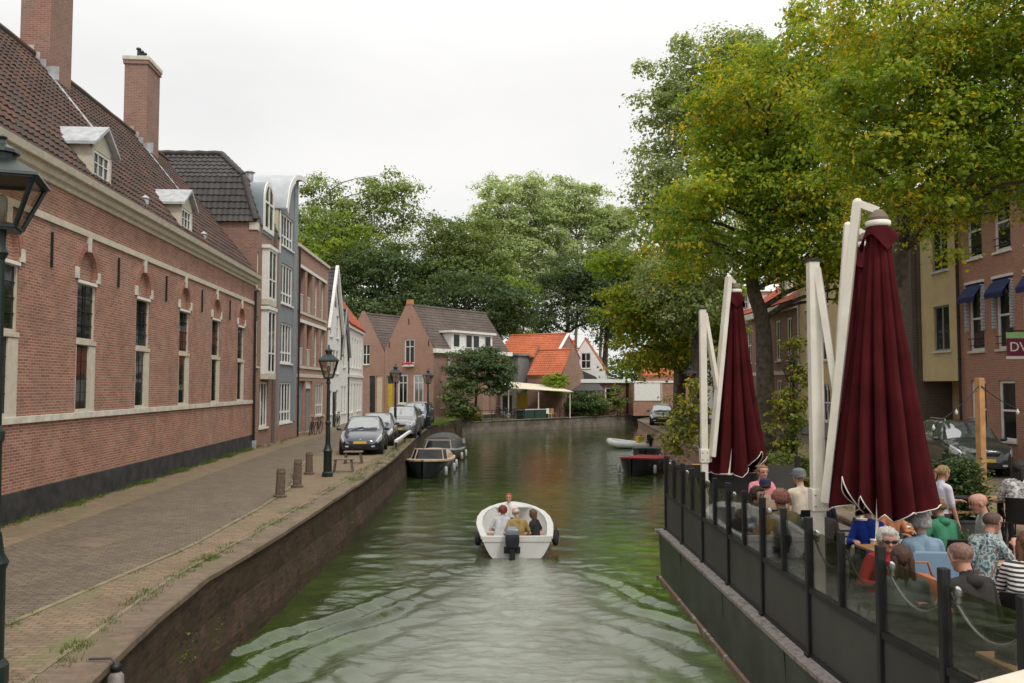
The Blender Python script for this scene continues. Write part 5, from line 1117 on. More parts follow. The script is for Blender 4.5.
# ------------------------------------------------------------------ cantilever parasols, folded
def parasol(label, mast, can, seed, zb=1.28, zt=4.95, apex=5.1):
    t = thing('parasol', label, 'parasol', (mast[0], mast[1], DZ), 0, 'folded dark red cantilever parasols'); r_ = random.Random(seed); o = -DZ
    cx, cy = can[0] - mast[0], can[1] - mast[1]; ang = math.atan2(cy, cx); ux, uy = math.cos(ang), math.sin(ang); px_, py_ = -uy, ux
    MB().box(-.45, .45, -.45, .45, 0, .05).build('base', 'black', t, bevel=.01)
    MB().box(-.068, .068, -.068, .068, .05, 4.40 + o).build('mast', 'white_metal', t, bevel=.012)
    mb = MB(); mb.box(-.08, .08, -.08, .08, 4.40 + o, 4.43 + o); mb.build('mast_cap', 'black', t)
    mb = MB(); mb.box(-.09, .09, -.09, .09, 1.22 + o, 1.50 + o)
    mb.bar((0, 0, 1.36 + o), (ux * .15, uy * .15, 1.36 + o), .13, .26); br = mb.build('bracket', 'white_metal', t, bevel=.01)
    for z in (1.29, 1.43):
        for sx in (-.05, .05): MB().ball((sx, -.095, z + o), .014, 8).build('bolt', 'steel', br)
    ax, ay = ux * .12 - px_ * .10, uy * .12 - py_ * .10; dist = math.hypot(cx, cy); bx, by = ux * (dist - .22) - px_ * .10, uy * (dist - .22) - py_ * .10
    MB().bar((ax, ay, 1.34 + o), (bx, by, apex + o), .10, .14, up=(px_, py_, 0)).build('arm', 'white_metal', t, bevel=.01)
    mb = MB(); mb.bar((bx, by, apex - .02 + o), (cx, cy, zt + .03 + o), .06, .09); mb.ball((bx, by, apex - .01 + o), .06, 8); mb.build('arm_tip', 'white_metal', t)
    k = .36; MB().bar((ux * .05, uy * .05, 4.32 + o), (ax + (bx - ax) * k, ay + (by - ay) * k, 1.34 + (apex - 1.34) * k + o), .085, .11, up=(px_, py_, 0)).build('strut', 'white_metal', t, bevel=.01)
    mb = MB(); mb.tube([(.09 * px_ + ux * .02, .09 * py_ + uy * .02, .6 + o), (.09 * px_ + ux * .02, .09 * py_ + uy * .02, 3.0 + o)], .03, 6); mb.build('winch_rail', 'black', t)
    MB().lathe([(.05, zt - .12 + o), (.12, zt - .10 + o), (.125, zt - .06 + o), (.09, zt + .0 + o), (.05, zt + .04 + o)], 16, (cx, cy, 0)).build('hub', 'hub_canvas', t, smooth=30)
    n, m = 240, 60; Rg = []
    ph = [r_.uniform(0, 6.3) for _ in range(6)]; folds = 11; amp = [r_.uniform(.7, 1.35) for _ in range(folds)]; hem = [r_.choice((-.36, -.12, -.04, .16)) * r_.uniform(.7, 1.1) for _ in range(folds)]
    for i in range(m + 1):
        tt = i / m; ring = []
        rad = .11 + .375 * tt ** 1.05
        for j in range(n):
            th = 2 * PI * j / n; u = th / (2 * PI) * folds + .35 * math.sin(th + ph[0]) + .25 * tt * math.sin(2 * th + ph[1]); f = int(u) % folds; fr = u - math.floor(u)
            A_ = amp[f] * (1 - abs(2 * fr - 1)) + amp[(f + 1) % folds] * 0
            fold = (math.sin(PI * fr) ** .7 - .62) * .62 * min(1, .18 + tt * 1.2) * amp[f]
            rr = rad * (1 + fold) + .016 * abs(math.sin(th * 14 + ph[2] + 2 * tt)) * tt ** .5 + .03 * mnoise.noise((math.cos(th) * 2, math.sin(th) * 2, tt * 5 + seed)) * tt
            hz = hem[f] * (1 - abs(2 * fr - 1)) + .10 * math.sin(th * 2 + ph[3]); z = zt - .10 - (zt - .1 - zb) * tt - hz * tt ** 6
            ring.append((cx + rr * math.cos(th + .25 * tt), cy + rr * math.sin(th + .25 * tt), z + o))
        Rg.append(ring)
    mb = MB(); mb.rings(Rg, cap=False); c = mb.build('canopy', 'red_cloth', t, smooth=True, recalc=True)
    mb = MB(); mb.tube(Rg[-1] + [Rg[-1][0]], .008, 5, cap=False); mb.build('piping', 'flower_white', c, smooth=True)
    mb = MB(); mb.lathe([(.137, zt - .17 + o), (.15, zt - .15 + o), (.15, zt - .11 + o), (.14, zt - .10 + o)], 20, (cx, cy, 0)); mb.build('collar', 'flower_white', c, smooth=True)
    mb = MB(); rs = []
    for i in range(7):
        tt = i / 6; rs.append([(cx + (.14 + .07 * tt + .03 * math.sin(5 * a + ph[4]) * tt) * math.cos(a), cy + (.14 + .07 * tt + .03 * math.sin(5 * a + ph[4]) * tt) * math.sin(a), zt - .18 - (.20 + .10 * math.sin(3 * a + ph[5])) * tt + o) for a in np.linspace(0, 2 * PI, 48, endpoint=False)])
    mb.rings(rs, cap=False); mb.build('vent_flap', 'red_cloth', c, smooth=True)
    mb = MB(); mb.tube([(cx, cy, zb + .4 + o), (cx, cy, zt - .1 + o)], .03, 8); mb.build('pole', 'white_metal', t)
    mb = MB(); mb.lathe([(.07, 0), (.075, .02), (.03, .025)], 16, (cx - .28, cy - .42, .98 + o)); mb.bar((cx - .28, cy - .42, 1.0 + o), (cx - .2, cy - .3, 1.5 + o), .03); mb.build('crank_handle', 'white_metal', t)
    return t
parasol('tall folded dark red parasol standing nearest on the terrace', (3.88, 10.9), (4.56, 10.5), 5)
parasol('folded dark red parasol hidden behind the nearest one', (4.40, 12.25), (5.04, 12.1), 8)
parasol('folded dark red parasol at the far end of the terrace barge', (3.98, 17.7), (4.74, 18.0), 15, zb=1.05)
# ------------------------------------------------------------------ terrace furniture
def armchair(label, mat='black'):
    t = thing('armchair', label, 'chair', group='terrace armchairs')
    MB().box(-.23, .23, -.22, .22, .42, .46).build('seat', mat, t, bevel=.015)
    mb = MB(); mb.rings([[(.24 * math.sin(a), -.24 + .05 * (1 - math.cos(a)) - .10 * u, .46 + .42 * u) for a in np.linspace(-1.25, 1.25, 11)] for u in (0, .5, 1)], cap=False, closed=False)
    b = mb.build('backrest', mat, t, recalc=False); mo = b.modifiers.new('s', 'SOLIDIFY'); mo.thickness = .025
    for sx in (-1, 1):
        for sy in (-1, 1): MB().tube([(sx * .25, sy * .24, 0), (sx * .21, sy * .2, .43)], .015, 6).build('leg', 'black', t)
        MB().tube([(sx * .24, .2, .44), (sx * .27, .2, .64), (sx * .27, -.24, .66)], .015, 6).build('armrest', 'black', t)
    return t
def table(label, top='wood', w=.8, l=.8, h=.75):
    t = thing('table', label, 'table', group='terrace tables')
    MB().box(-w / 2, w / 2, -l / 2, l / 2, h - .035, h).build('tabletop', top, t, bevel=.006)
    for sx in (-1, 1):
        for sy in (-1, 1): MB().box(sx * (w / 2 - .07) - .025, sx * (w / 2 - .07) + .025, sy * (l / 2 - .07) - .025, sy * (l / 2 - .07) + .025, 0, h - .036).build('leg', 'black', t)
    return t
ch0 = armchair('x'); tb0 = table('x'); first = {'c': ch0, 't': tb0}
def place(kind, x, y, rz, lb, z=DZ, scale=None):
    b = first.get(kind)
    src = ch0 if kind == 'c' else tb0
    if b is not None:
        b.location = (x, y, z); b.rotation_euler.z = R(rz); b['label'] = lb; first[kind] = None
        if scale: b.scale = scale
        return b
    return dup(src, (x, y, z), R(rz), lb, scale or (1, 1, 1))
place('t', 4.22, 6.72, 4, 'wooden table with black menu box at lower right corner'); place('t', 4.30, 8.78, 2, 'wooden table behind the bald man in dark jacket'); place('t', 5.15, 11.45, 5, 'wooden table beyond the pale blue chair')
place('t', 6.15, 10.3, -8, 'wooden table beside the man in the patterned shirt', scale=(.9, 1, 1)); place('t', 5.75, 8.0, 0, 'wooden table beside the woman in the striped top')
place('t', 4.7, 15.2, 0, 'wooden table of the group in pink and cream'); place('t', 4.15, 12.9, 0, 'table with newspaper behind the railing near white mast')
place('t', 9.4, 15.6, -6, 'long wooden table with drinks beside the timber post', z=0, scale=(1.9, .95, 1.0)); place('t', 7.5, 14.6, 10, 'small dark table with a tray in front of the potted bush', z=0, scale=(.8, .8, .95))
# pale blue chair shell
t = thing('chair', 'pale blue plastic chair with rounded back, turned away from camera', 'chair', (4.86, 10.05, DZ), R(-6))
mb = MB(); pr = [(.30 * sx, z) for sx, z in ((-1, .50), (-1.02, .86), (-.96, .98), (-.80, 1.04), (.80, 1.04), (.96, .98), (1.02, .86), (1, .50))]; mb.prism(pr, -.30, -.255); mb.build('backrest', 'chair_blue', t, bevel=.02)
MB().box(-.28, .28, -.25, .22, .43, .47).build('seat', 'chair_blue', t, bevel=.015)
for sx in (-1, 1):
    for sy in (-1, 1): MB().tube([(sx * .25, sy * .24, 0), (sx * .23, sy * .2, .43)], .015, 6).build('leg', 'black', t)
# things on tables
def item(kind, x, y, z, lb, s=1):
    if kind == 'tumbler':
        t = thing('drinking_glass', lb, 'glass', (x, y, z)); MB().lathe([(.028, 0), (.036, .11), (.033, .11), (.026, .008)], 12).build('vessel', 'clear', t, smooth=30); MB().lathe([(.024, .01), (.029, .075)], 12).build('drink', 'amber', t)
    elif kind == 'wine':
        t = thing('wine_glass', lb, 'glass', (x, y, z)); MB().lathe([(.035, 0), (.006, .008), (.006, .09), (.036, .12), (.04, .15), (.034, .20)], 12).build('vessel', 'clear', t, smooth=True); MB().lathe([(.01, .1), (.033, .122), (.036, .145)], 12).build('drink', 'amber', t)
    elif kind == 'cup':
        t = thing('cup', lb, 'cup', (x, y, z)); MB().lathe([(.065, 0), (.07, .01), (.03, .012)], 14).build('saucer', 'white', t, smooth=30); MB().lathe([(.025, .012), (.04, .07), (.037, .07), (.03, .02)], 12).build('bowl', 'white', t, smooth=30)
    elif kind == 'bottle':
        t = thing('bottle', lb, 'bottle', (x, y, z)); MB().lathe([(.033, 0), (.035, .01), (.035, .15), (.014, .2), (.014, .24)], 12).build('bottle_body', 'bin_green', t, smooth=30); MB().lathe([(.036, .05), (.036, .11)], 12).build('bottle_label', 'white', t)
    elif kind == 'plate':
        t = thing('plate', lb, 'plate', (x, y, z)); MB().lathe([(.07, 0), (.12, .015), (.115, .018), (.06, .006)], 18).build('dish', 'white', t, smooth=30); MB().ball((0, 0, .025), (.05, .06, .03), 10).build('food', 'terracotta', t)
    elif kind == 'vase':
        t = thing('plant_pot', lb, 'plant', (x, y, z)); MB().lathe([(.045, 0), (.06, .12), (.055, .12)], 12).build('pot', 'pot', t, smooth=30); mb = MB()
        for i in range(60): a = rng.random() * 6.3; r_ = rng.random() * .09; p = Vector((r_ * math.cos(a), r_ * math.sin(a), .12 + rng.random() * .13)); mb.add([p, p + Vector((rng.uniform(-.03, .03), rng.uniform(-.03, .03), .03)), p + Vector((rng.uniform(-.05, .05), rng.uniform(-.05, .05), .05))], [(0, 1, 2)])
        mb.build('leaves', 'leaf_shrub', t, recalc=False)
    elif kind == 'menu':
        t = thing('menu_box', lb, 'menu box', (x, y, z), R(20)); mb = MB(); mb.box(-.11, -.08, -.09, .09, 0, .2); mb.box(-.08, .1, -.09, .09, 0, .02); mb.box(.02, .1, -.09, .09, .02, .09); mb.build('holder', 'black', t); MB().box(-.075, -.06, -.07, .07, .022, .17).build('card', 'cream', t); MB().box(.03, .09, -.06, .06, .09, .13).build('napkins', 'white', t)
    return t
tz = DZ + .751
item('menu', 3.98, 6.85, tz, 'black menu and napkin box on the lower right table'); item('cup', 4.1, 8.95, tz, 'white cup on the table behind bald man in dark jacket'); item('wine', 4.35, 8.95, tz, 'wine glass beside white cup behind the bald man in dark jacket'); item('plate', 4.5, 8.7, tz, 'plate of food behind the bald man in dark jacket')
for i, (x, y) in enumerate(((3.98, 9.0), (4.2, 9.08))): item('tumbler', x, y, tz, ('half full glass at the railing side of the table by woman in red', 'half full glass in front of the woman in red')[i])
item('plate', 5.95, 10.35, tz, 'plate in front of the man in patterned shirt'); item('tumbler', 6.3, 10.5, tz, 'glass with amber drink near the bald man in grey tee'); item('cup', 6.25, 10.05, tz, 'white cup near the man in the patterned shirt'); item('plate', 5.6, 8.3, tz, 'plate with snack in front of woman in striped top'); item('wine', 5.8, 8.2, tz, 'wine glass by the woman in striped top')
item('bottle', 5.25, 11.6, tz, 'green bottle on the table beyond the pale blue chair'); item('tumbler', 5.0, 11.5, tz, 'glass on the table beyond the pale blue chair'); item('plate', 5.3, 11.3, tz, 'plate on the table beyond the pale blue chair'); item('cup', 4.6, 15.2, tz, 'cup on the table of the pink and cream group'); item('tumbler', 4.85, 15.1, tz, 'glass on the table of the pink and cream group')
item('vase', 8.95, 15.45, .751, 'small pot plant on the long wooden table'); item('tumbler', 9.25, 15.5, .751, 'amber drink on the long table next to pot plant'); item('tumbler', 9.62, 15.5, .751, 'amber drink on the long table at the frame edge'); item('cup', 9.4, 15.75, .751, 'white cup at the back of the long wooden table'); item('bottle', 9.12, 15.75, .751, 'green bottle on the long wooden table')
for k_, (knd, x, y, lb) in enumerate((('bottle', 4.28, 6.95, 'green bottle beside the menu box at lower right'), ('tumbler', 4.45, 6.7, 'drinking glass right of the menu box at lower right'), ('plate', 6.0, 13.2, 'plate in front of the white haired person in orange'), ('tumbler', 5.8, 13.1, 'amber drink in front of the white haired person in orange'), ('wine', 6.1, 13.0, 'wine glass in front of the white haired person in orange'), ('cup', 4.15, 13.05, 'white cup next to the folded newspaper'), ('bottle', 4.35, 12.95, 'green bottle next to the folded newspaper'), ('wine', 6.05, 8.05, 'second wine glass, right of the woman in striped top'), ('cup', 5.6, 7.85, 'white cup near the woman in striped top'), ('vase', 4.6, 8.55, 'little pot plant on the table behind the bald man in dark jacket'), ('bottle', 4.75, 15.4, 'green bottle on the table of the pink and cream group'))): item(knd, x, y, tz, lb)
np_ = tag(MB().box(-.2, .2, -.15, .15, 0, .012).build('newspaper', 'curtain'), 'folded pale newspaper lying on the table near white mast', 'newspaper'); np_.location = (4.05, 12.75, tz); np_.rotation_euler.z = .4
tr = tag(MB().lathe([(.16, 0), (.19, .02), (.185, .024), (.15, .006)], 24).build('tray', 'black', smooth=30), 'round black serving tray held out by the waitress', 'tray')
tr.location = (7.05, 13.3, 1.06)
# timber post with string lights, potted bush
p_ = thing('timber_post', 'tall square timber post on the right terrace carrying string lights', 'post', (8.5, 15.5, 0), R(15)); MB().box(-.06, .06, -.06, .06, 0, 2.95).build('shaft', 'wood_post', p_, bevel=.008); MB().box(-.12, .12, -.12, .12, 0, .04).build('foot', 'black', p_)
p_.rotation_euler.x = R(-1.2); p_.rotation_euler.y = R(1.5)
sl = thing('string_lights', 'dark cord of string lights slung from the timber post to the right', 'string lights', (0, 0, 0))
for nm, A_, B_ in (('cord', (8.55, 15.5, 2.8), (10.9, 16.0, 2.7)), ('cord', (8.5, 15.5, 2.8), (7.2, 15.6, 1.95))):
    A_, B_ = Vector(A_), Vector(B_); pts = [A_.lerp(B_, u) + Vector((0, 0, -.45 * (1 - (2 * u - 1) ** 2) if B_.x > 9 else -.18 * (1 - (2 * u - 1) ** 2))) for u in np.linspace(0, 1, 17)]
    mb = MB(); mb.tube(pts, .009, 5); mb.build('cord', 'black', sl)
    for k in (5, 10, 15): q_ = pts[k]; mb = MB(); mb.lathe([(.0, -.11), (.028, -.08), (.03, -.05), (.012, -.015), (.012, 0)], 8, tuple(q_)); mb.build('bulb', 'frost', sl, smooth=True)
for x, y, rz, lb in ((8.55, 16.35, 200, 'black chair at far side of the long table'), (9.75, 16.35, 170, 'black chair at back right of the long wooden table'), (9.6, 14.75, 5, 'black chair drawn up to front of the long wooden table')): place('c', x, y, rz, lb, z=0)
bn = thing('bench', 'wooden bench with orange slats on the far terrace under the cream awning', 'bench', (1.3, 85.8, GZ), R(25))
MB().box(-1.1, 1.1, -.2, .2, .42, .48).build('seat', 'wood_post', bn); MB().box(-1.1, 1.1, .16, .2, .55, .95).build('backrest', 'wood_post', bn)
for sx in (-1, 1): MB().box(sx * 1.0 - .05, sx * 1.0 + .05, -.18, .18, 0, .42).build('leg', 'wood_post', bn)
# far bank furniture: awning, railings, bins
aw = thing('awning', 'cream awning on posts over the far bank terrace', 'awning', (-.4, 84.6, GZ), R(12))
mb = MB(); mb.hexa([(-.5, -1.9, 2.95), (6.2, -1.9, 2.55), (5.4, 2.6, 3.15), (-.5, 2.6, 3.65), (-.5, -1.9, 3.0), (6.2, -1.9, 2.60), (5.4, 2.6, 3.2), (-.5, 2.6, 3.7)]); mb.build('canopy', 'awning_cream', aw)
for x, y, z in ((-.3, -1.7, 2.93), (2.7, -1.7, 2.75), (5.9, -1.7, 2.55)): MB().bar((x, y, 0), (x, y, z), .1).build('post', 'cream', aw)
MB().box(-.45, .9, 1.5, 1.56, .2, 2.6).build('poster_board', 'white', aw); MB().box(-.25, .7, 1.44, 1.49, .6, 2.2).build('notice', 'canvas', aw); MB().box(1.2, 2.3, 1.5, 1.56, .1, 2.5).build('door_panel', 'yellow', aw)
fdir = Vector((.669, .743, 0)); fn = Vector((-.743, .669, 0))
def farpt(s, o=0, z=GZ): p = Vector((-4.6, 73.5, 0)) + fdir * s + fn * o; return Vector((p.x, p.y, z))
for (s0, s1, lb) in ((3.2, 9.2, 'dark railing in front of the gable house on the far wall'), (14.5, 19, 'dark railing along the far right garden wall')):
    t = thing('railing', lb, 'railing'); a, b = farpt(s0, .5), farpt(s1, .5)
    for z in (.45, .95): MB().bar(a + Vector((0, 0, z)), b + Vector((0, 0, z)), .05).build('rail', 'black', t)
    n = int((s1 - s0) / 1.2)
    for i in range(n + 1): q_ = a.lerp(b, i / n); MB().bar(q_, q_ + Vector((0, 0, 1.0)), .06).build('post', 'black', t)
for s, lb in ((9.9, 'dark green slatted crate on the far bank under the awning'), (11.7, 'second dark green slatted crate on the far bank, right of the first')):
    t = thing('storage_box', lb, 'box', farpt(s, 1.0), R(48)); MB().box(-.85, .85, -.4, .4, 0, .85).build('box', 'bin_green', t, bevel=.02); MB().box(-.9, .9, -.45, .45, .853, .92).build('lid', 'hull_grey', t)
for s, c, lb in ((13.3, 'white', 'small white garden chair on the far bank'), (14.0, 'wood_post', 'small orange garden chair on the far bank')):
    t = thing('garden_chair', lb, 'chair', farpt(s, .9), R(40)); MB().box(-.22, .22, -.22, .22, .42, .46).build('seat', c, t); MB().box(-.22, .22, .18, .22, .46, .95).build('backrest', c, t)
    for sx in (-.2, .2):
        for sy in (-.2, .2): MB().bar((sx, sy, 0), (sx, sy, .42), .04).build('leg', c, t)
tb = tag(MB().lathe([(.16, 0), (.19, .05), (.21, .55), (.17, .6)], 12).build('planter', 'teal', smooth=30), 'turquoise planter beside the base of the far parasol', 'planter'); tb.location = (4.45, 19.2, .45)
tb = tag(MB().box(-.2, .2, -.2, .2, 0, 1.0).build('timber_block', 'wood_post', bevel=.01), 'orange timber block standing behind the far parasol mast', 'block'); tb.location = (4.35, 19.6, 0)

# corner of the bridge the picture is taken from
br_ = thing('bridge_parapet', 'cream painted bridge parapet just entering the lower right corner', 'parapet', (0, 0, 0))
MB().hexa([(.5, 2.28, 1.66), (.78, 1.77, 1.66), (3.2, 3.1, 1.66), (2.92, 3.61, 1.66), (.5, 2.28, 1.835), (.78, 1.77, 1.835), (3.2, 3.1, 1.835), (2.92, 3.61, 1.835)]).build('coping', 'cream', br_, bevel=.015)
MB().hexa([(.56, 2.22, WZ - .5), (.80, 1.86, WZ - .5), (3.12, 3.13, WZ - .5), (2.9, 3.52, WZ - .5), (.56, 2.22, 1.655), (.80, 1.86, 1.655), (3.12, 3.13, 1.655), (2.9, 3.52, 1.655)]).build('wall', 'brick_brown', br_)
# ------------------------------------------------------------------ people: one continuous skinned-over body each
dg = lambda: bpy.context.evaluated_depsgraph_get()
SK = {}
def skin(c):
    k = ('skin', c)
    if k not in SK: SK[k] = plain('skin_%d' % len(SK), c, .55, var=.08, scale=12)
    return SK[k]
def clothm(c):
    if isinstance(c, str): return M[c]
    k = ('cloth', c)
    if k not in SK: SK[k] = plain('cloth_%d' % len(SK), c, .9, var=.16, scale=9, bump=.15)
    return SK[k]
M['shirt_print'] = blotch('shirt_print', [(.03, .05, .06), (.12, .22, .23), (.45, .5, .48), (.06, .10, .11), (.30, .12, .10)], 17)
M['shirt_stripe'] = stripes('shirt_stripe', (.02, .02, .025), (.62, .6, .57), 7.5)
M['top_pattern'] = blotch('top_pattern', [(.6, .58, .54), (.5, .48, .46), (.10, .09, .10), (.65, .62, .6)], 14)
def hairm(c):
    k = ('hair', c)
    if k not in SK:
        q = NM('hair_%d' % len(SK)); q.set(.6, 0, .3); mpp = q.n('ShaderNodeMapping'); mpp.inputs['Scale'].default_value = (60, 60, 14); q.l(q.co(), mpp.inputs[0]); f = q.noise(mpp.outputs[0], 1.2, 4)
        q.col(q.ramp(f, [(.3, tuple(x * .55 for x in c)), (.7, tuple(min(1, x * 1.5) for x in c))])); q.bump(f, .7, .01); SK[k] = q.m
    return SK[k]
def capsule(mb, p0, p1, r0, r1, n=12):
    p0, p1 = Vector(p0), Vector(p1); d = (p1 - p0); L_ = d.length
    d = d / L_ if L_ > 1e-5 else Vector((0, 0, 1)); x = d.orthogonal().normalized(); y = d.cross(x); rs = []
    for a in (-80, -50, -20, 0): rs.append((p0 + d * r0 * math.sin(R(a)), r0 * math.cos(R(a))))
    for a in (0, 20, 50, 80): rs.append((p1 + d * r1 * math.sin(R(a)), r1 * math.cos(R(a))))
    mb.rings([[c + (x * math.cos(2 * PI * i / n) + y * math.sin(2 * PI * i / n)) * r for i in range(n)] for c, r in rs])
def ik(a, b, l1, l2, pole):
    a, b, pole = Vector(a), Vector(b), Vector(pole); d = b - a; L_ = min(d.length, (l1 + l2) * .995); u = d.normalized(); b = a + u * L_
    c = (l1 * l1 - l2 * l2 + L_ * L_) / (2 * L_); h = math.sqrt(max(0, l1 * l1 - c * c)); p = pole - u * pole.dot(u); p.normalize()
    return a + u * c + p * h, b
def person(label, loc, rz, top, trousers=(.04, .045, .06), skinc=(.42, .24, .16), hair=('short', (.06, .04, .025)), seat=.46, lean=8, bend=0, turn=0, nod=0, hands=None, sleeve=.5, stand=False, shades=None, hat=None, scale=1.0, hood=False, feet=None, group=None, vox=.0115, shoes=(.03, .03, .03), tilt=0):
    """local frame: faces +y, origin on the floor under the hips"""
    t = thing('person', label, 'person', loc, rz, group); t.scale = (scale,) * 3
    Pz = .93 if stand else seat + .09; P_ = Vector((0, 0, Pz)); rot = Matrix.Rotation(R(-lean), 3, 'X'); rot2 = Matrix.Rotation(R(-lean - bend), 3, 'X')
    Cc = P_ + rot @ Vector((0, 0, .27)); N = Cc + rot2 @ Vector((0, 0, .25)); hr = Matrix.Rotation(R(turn), 3, 'Z') @ Matrix.Rotation(R(-nod), 3, 'X') @ Matrix.Rotation(R(tilt), 3, 'Y')
    Hd = N + rot2 @ Vector((0, .015, .055)) + hr @ Vector((0, .025, .105)); pr = []
    add = lambda p0, p1, r0, r1, m: pr.append((Vector(p0), Vector(p1), r0, r1, m))
    S_, T_, L_, F_ = 0, 1, 2, 3
    add(P_ + Vector((-.075, 0, 0)), P_ + Vector((.075, 0, 0)), .118, .118, L_)
    for s in (-1, 1):
        add(P_ + Vector((s * .055, 0, .03)), Cc + Vector((s * .06, 0, 0)), .112, .112, T_)
        add(Cc + Vector((s * .06, 0, 0)), Cc + rot2 @ Vector((s * .085, 0, .14)), .112, .105, T_)
        add(Cc + rot2 @ Vector((s * .05, -.01, .19)), Cc + rot2 @ Vector((s * .165, -.005, .185)), .078, .062, T_)
    add(N - rot2 @ Vector((0, 0, .06)), N + rot2 @ Vector((0, .0, -.005)), .078, .062, T_)
    add(N - rot2 @ Vector((0, 0, .03)), Hd - hr @ Vector((0, .025, .05)), .056, .052, S_)
    for q_, q2, r0, r1 in (((0, -.03, .03), (0, .02, .035), .088, .083), ((0, -.01, .0), (0, .025, -.03), .078, .066), ((0, .03, -.06), (0, .045, -.085), .052, .040), ((0, .085, .005), (0, .103, -.025), .011, .017)):
        add(Hd + hr @ Vector(q_), Hd + hr @ Vector(q2), r0, r1, S_)
    for s in (-1, 1): add(Hd + hr @ Vector((s * .080, -.005, .012)), Hd + hr @ Vector((s * .084, -.012, -.03)), .017, .012, S_)
    hands = hands or [(-.17, .36, Pz + .16), (.17, .36, Pz + .16)]
    for s, hnd in zip((-1, 1), hands):
        sh = Cc + rot2 @ Vector((s * .175, 0, .175)); el, wr = ik(sh, hnd, .285, .255, (s * .5, -.45, -.8)); d1 = el - sh; d2 = wr - el
        q_ = sh + d1 * min(1, sleeve * 2) if sleeve < .5 else el
        add(sh, q_, .060, .052, T_)
        if sleeve < .5: add(q_, el, .044, .040, S_)
        if sleeve > .5: add(el, wr, .048, .040, T_)
        else: add(el, wr, .042, .030, S_)
        fw = d2.normalized(); side = fw.cross(Vector((0, 0, 1))).normalized() if abs(fw.z) < .9 else Vector((1, 0, 0)); dn = side.cross(fw).normalized()
        if dn.z > 0: dn = -dn
        palm = wr + fw * .035; add(wr + fw * .015 - side * .018, palm + fw * .05 - side * .022, .021, .019, S_); add(wr + fw * .015 + side * .018, palm + fw * .05 + side * .022, .021, .019, S_)
        for k, ln in enumerate((.040, .047, .043, .034)):
            b_ = palm + fw * .062 + side * (-.036 + .024 * k); m_ = b_ + fw * ln * .8 + dn * .012; e_ = m_ + fw * ln * .45 + dn * .028; add(b_, m_, .0105, .0095, S_); add(m_, e_, .0095, .0085, S_)
        tb_ = palm - side * s * .034; add(tb_, tb_ - side * s * .028 + fw * .035 + dn * .012, .012, .0095, S_); add(tb_ - side * s * .028 + fw * .035 + dn * .012, tb_ - side * s * .020 + fw * .058 + dn * .03, .0095, .0085, S_)
    if stand: feet = feet or [(-.1, .0, .07), (.1, .12, .07)]
    else: feet = feet or [(-.12, .42, .07), (.12, .46, .07)]
    for s, f in zip((-1, 1), feet):
        hp = P_ + Vector((s * .09, .0, -.01)); kn, an = ik(hp, f, .44, .43, (s * .15, 1, .35)); add(hp, kn, .088, .064, L_); add(kn, an, .060, .042, L_); add(an + Vector((0, -.02, -.02)), an + Vector((s * .02, .15, -.03)), .042, .036, F_)
    mb = MB()
    for p0, p1, r0, r1, m in pr: capsule(mb, p0, p1, r0, r1)
    tmp = mb.build('tmp', 'black', None); md = tmp.modifiers.new('r', 'REMESH'); md.mode = 'VOXEL'; md.voxel_size = vox; sm = tmp.modifiers.new('s', 'SMOOTH'); sm.factor = .5; sm.iterations = 2
    bpy.context.view_layer.update(); me = bpy.data.meshes.new_from_object(tmp.evaluated_get(dg())); bpy.data.objects.remove(tmp)
    n = len(me.polygons); ctr = np.empty(n * 3); me.polygons.foreach_get('center', ctr); ctr = ctr.reshape(-1, 3); best = np.full(n, 9.0); lab = np.zeros(n, np.int32)
    for p0, p1, r0, r1, m in pr:
        a = np.array(p0); d = np.array(p1 - p0); dd_ = max(1e-9, d @ d); u = np.clip(((ctr - a) @ d) / dd_, 0, 1); ds = np.linalg.norm(ctr - a - u[:, None] * d, axis=1) - (r0 + (r1 - r0) * u) - (.012 if m == T_ else 0); k = ds < best; best[k] = ds[k]; lab[k] = m
    for s in (-1, 1):
        e = np.array(Hd + hr @ Vector((s * .033, .092, .012))); lab[np.linalg.norm(ctr - e, axis=1) < .013] = 4
        e = np.array(Hd + hr @ Vector((s * .034, .098, .036))); lab[np.linalg.norm((ctr - e) * (.5, .5, 1.3), axis=1) < .010] = 5
    e = np.array(Hd + hr @ Vector((0, .09, -.062))); lab[np.linalg.norm((ctr - e) * (.55, 1, 1.6), axis=1) < .014] = 6
    lo_ = (ctr - np.array(Hd)) @ np.array(hr) - np.array((0, -.006, .022)); nn_ = np.linalg.norm(lo_, axis=1); dz_ = lo_[:, 2] / nn_; dy_ = lo_[:, 1] / nn_
    if hair[0] != 'bald':
        lm_ = np.where(dy_ > .4, .60, np.where(dy_ > -.1, .02 + .9 * np.clip(dy_, 0, .4), -.42)); lab[(nn_ < .15) & (dz_ > lm_) & (lab == 0) & ((hair[0] != 'fringe') | (dz_ < .45) & (dy_ < .2))] = 7
    me.materials.clear()
    for m_ in (skin(skinc), clothm(top), clothm(trousers), clothm(shoes), M['black'], clothm(tuple(x * .6 for x in hair[1])), skin((skinc[0] * .8, skinc[1] * .5, skinc[2] * .5)), hairm(hair[1])): me.materials.append(m_)
    me.polygons.foreach_set('material_index', lab); me.polygons.foreach_set('use_smooth', np.ones(n, bool)); b = bpy.data.objects.new('body', me); COL.objects.link(b); setpar(b, t)
    hm = hairm(hair[1]); sty = hair[0]; sd = rng.random() * 50
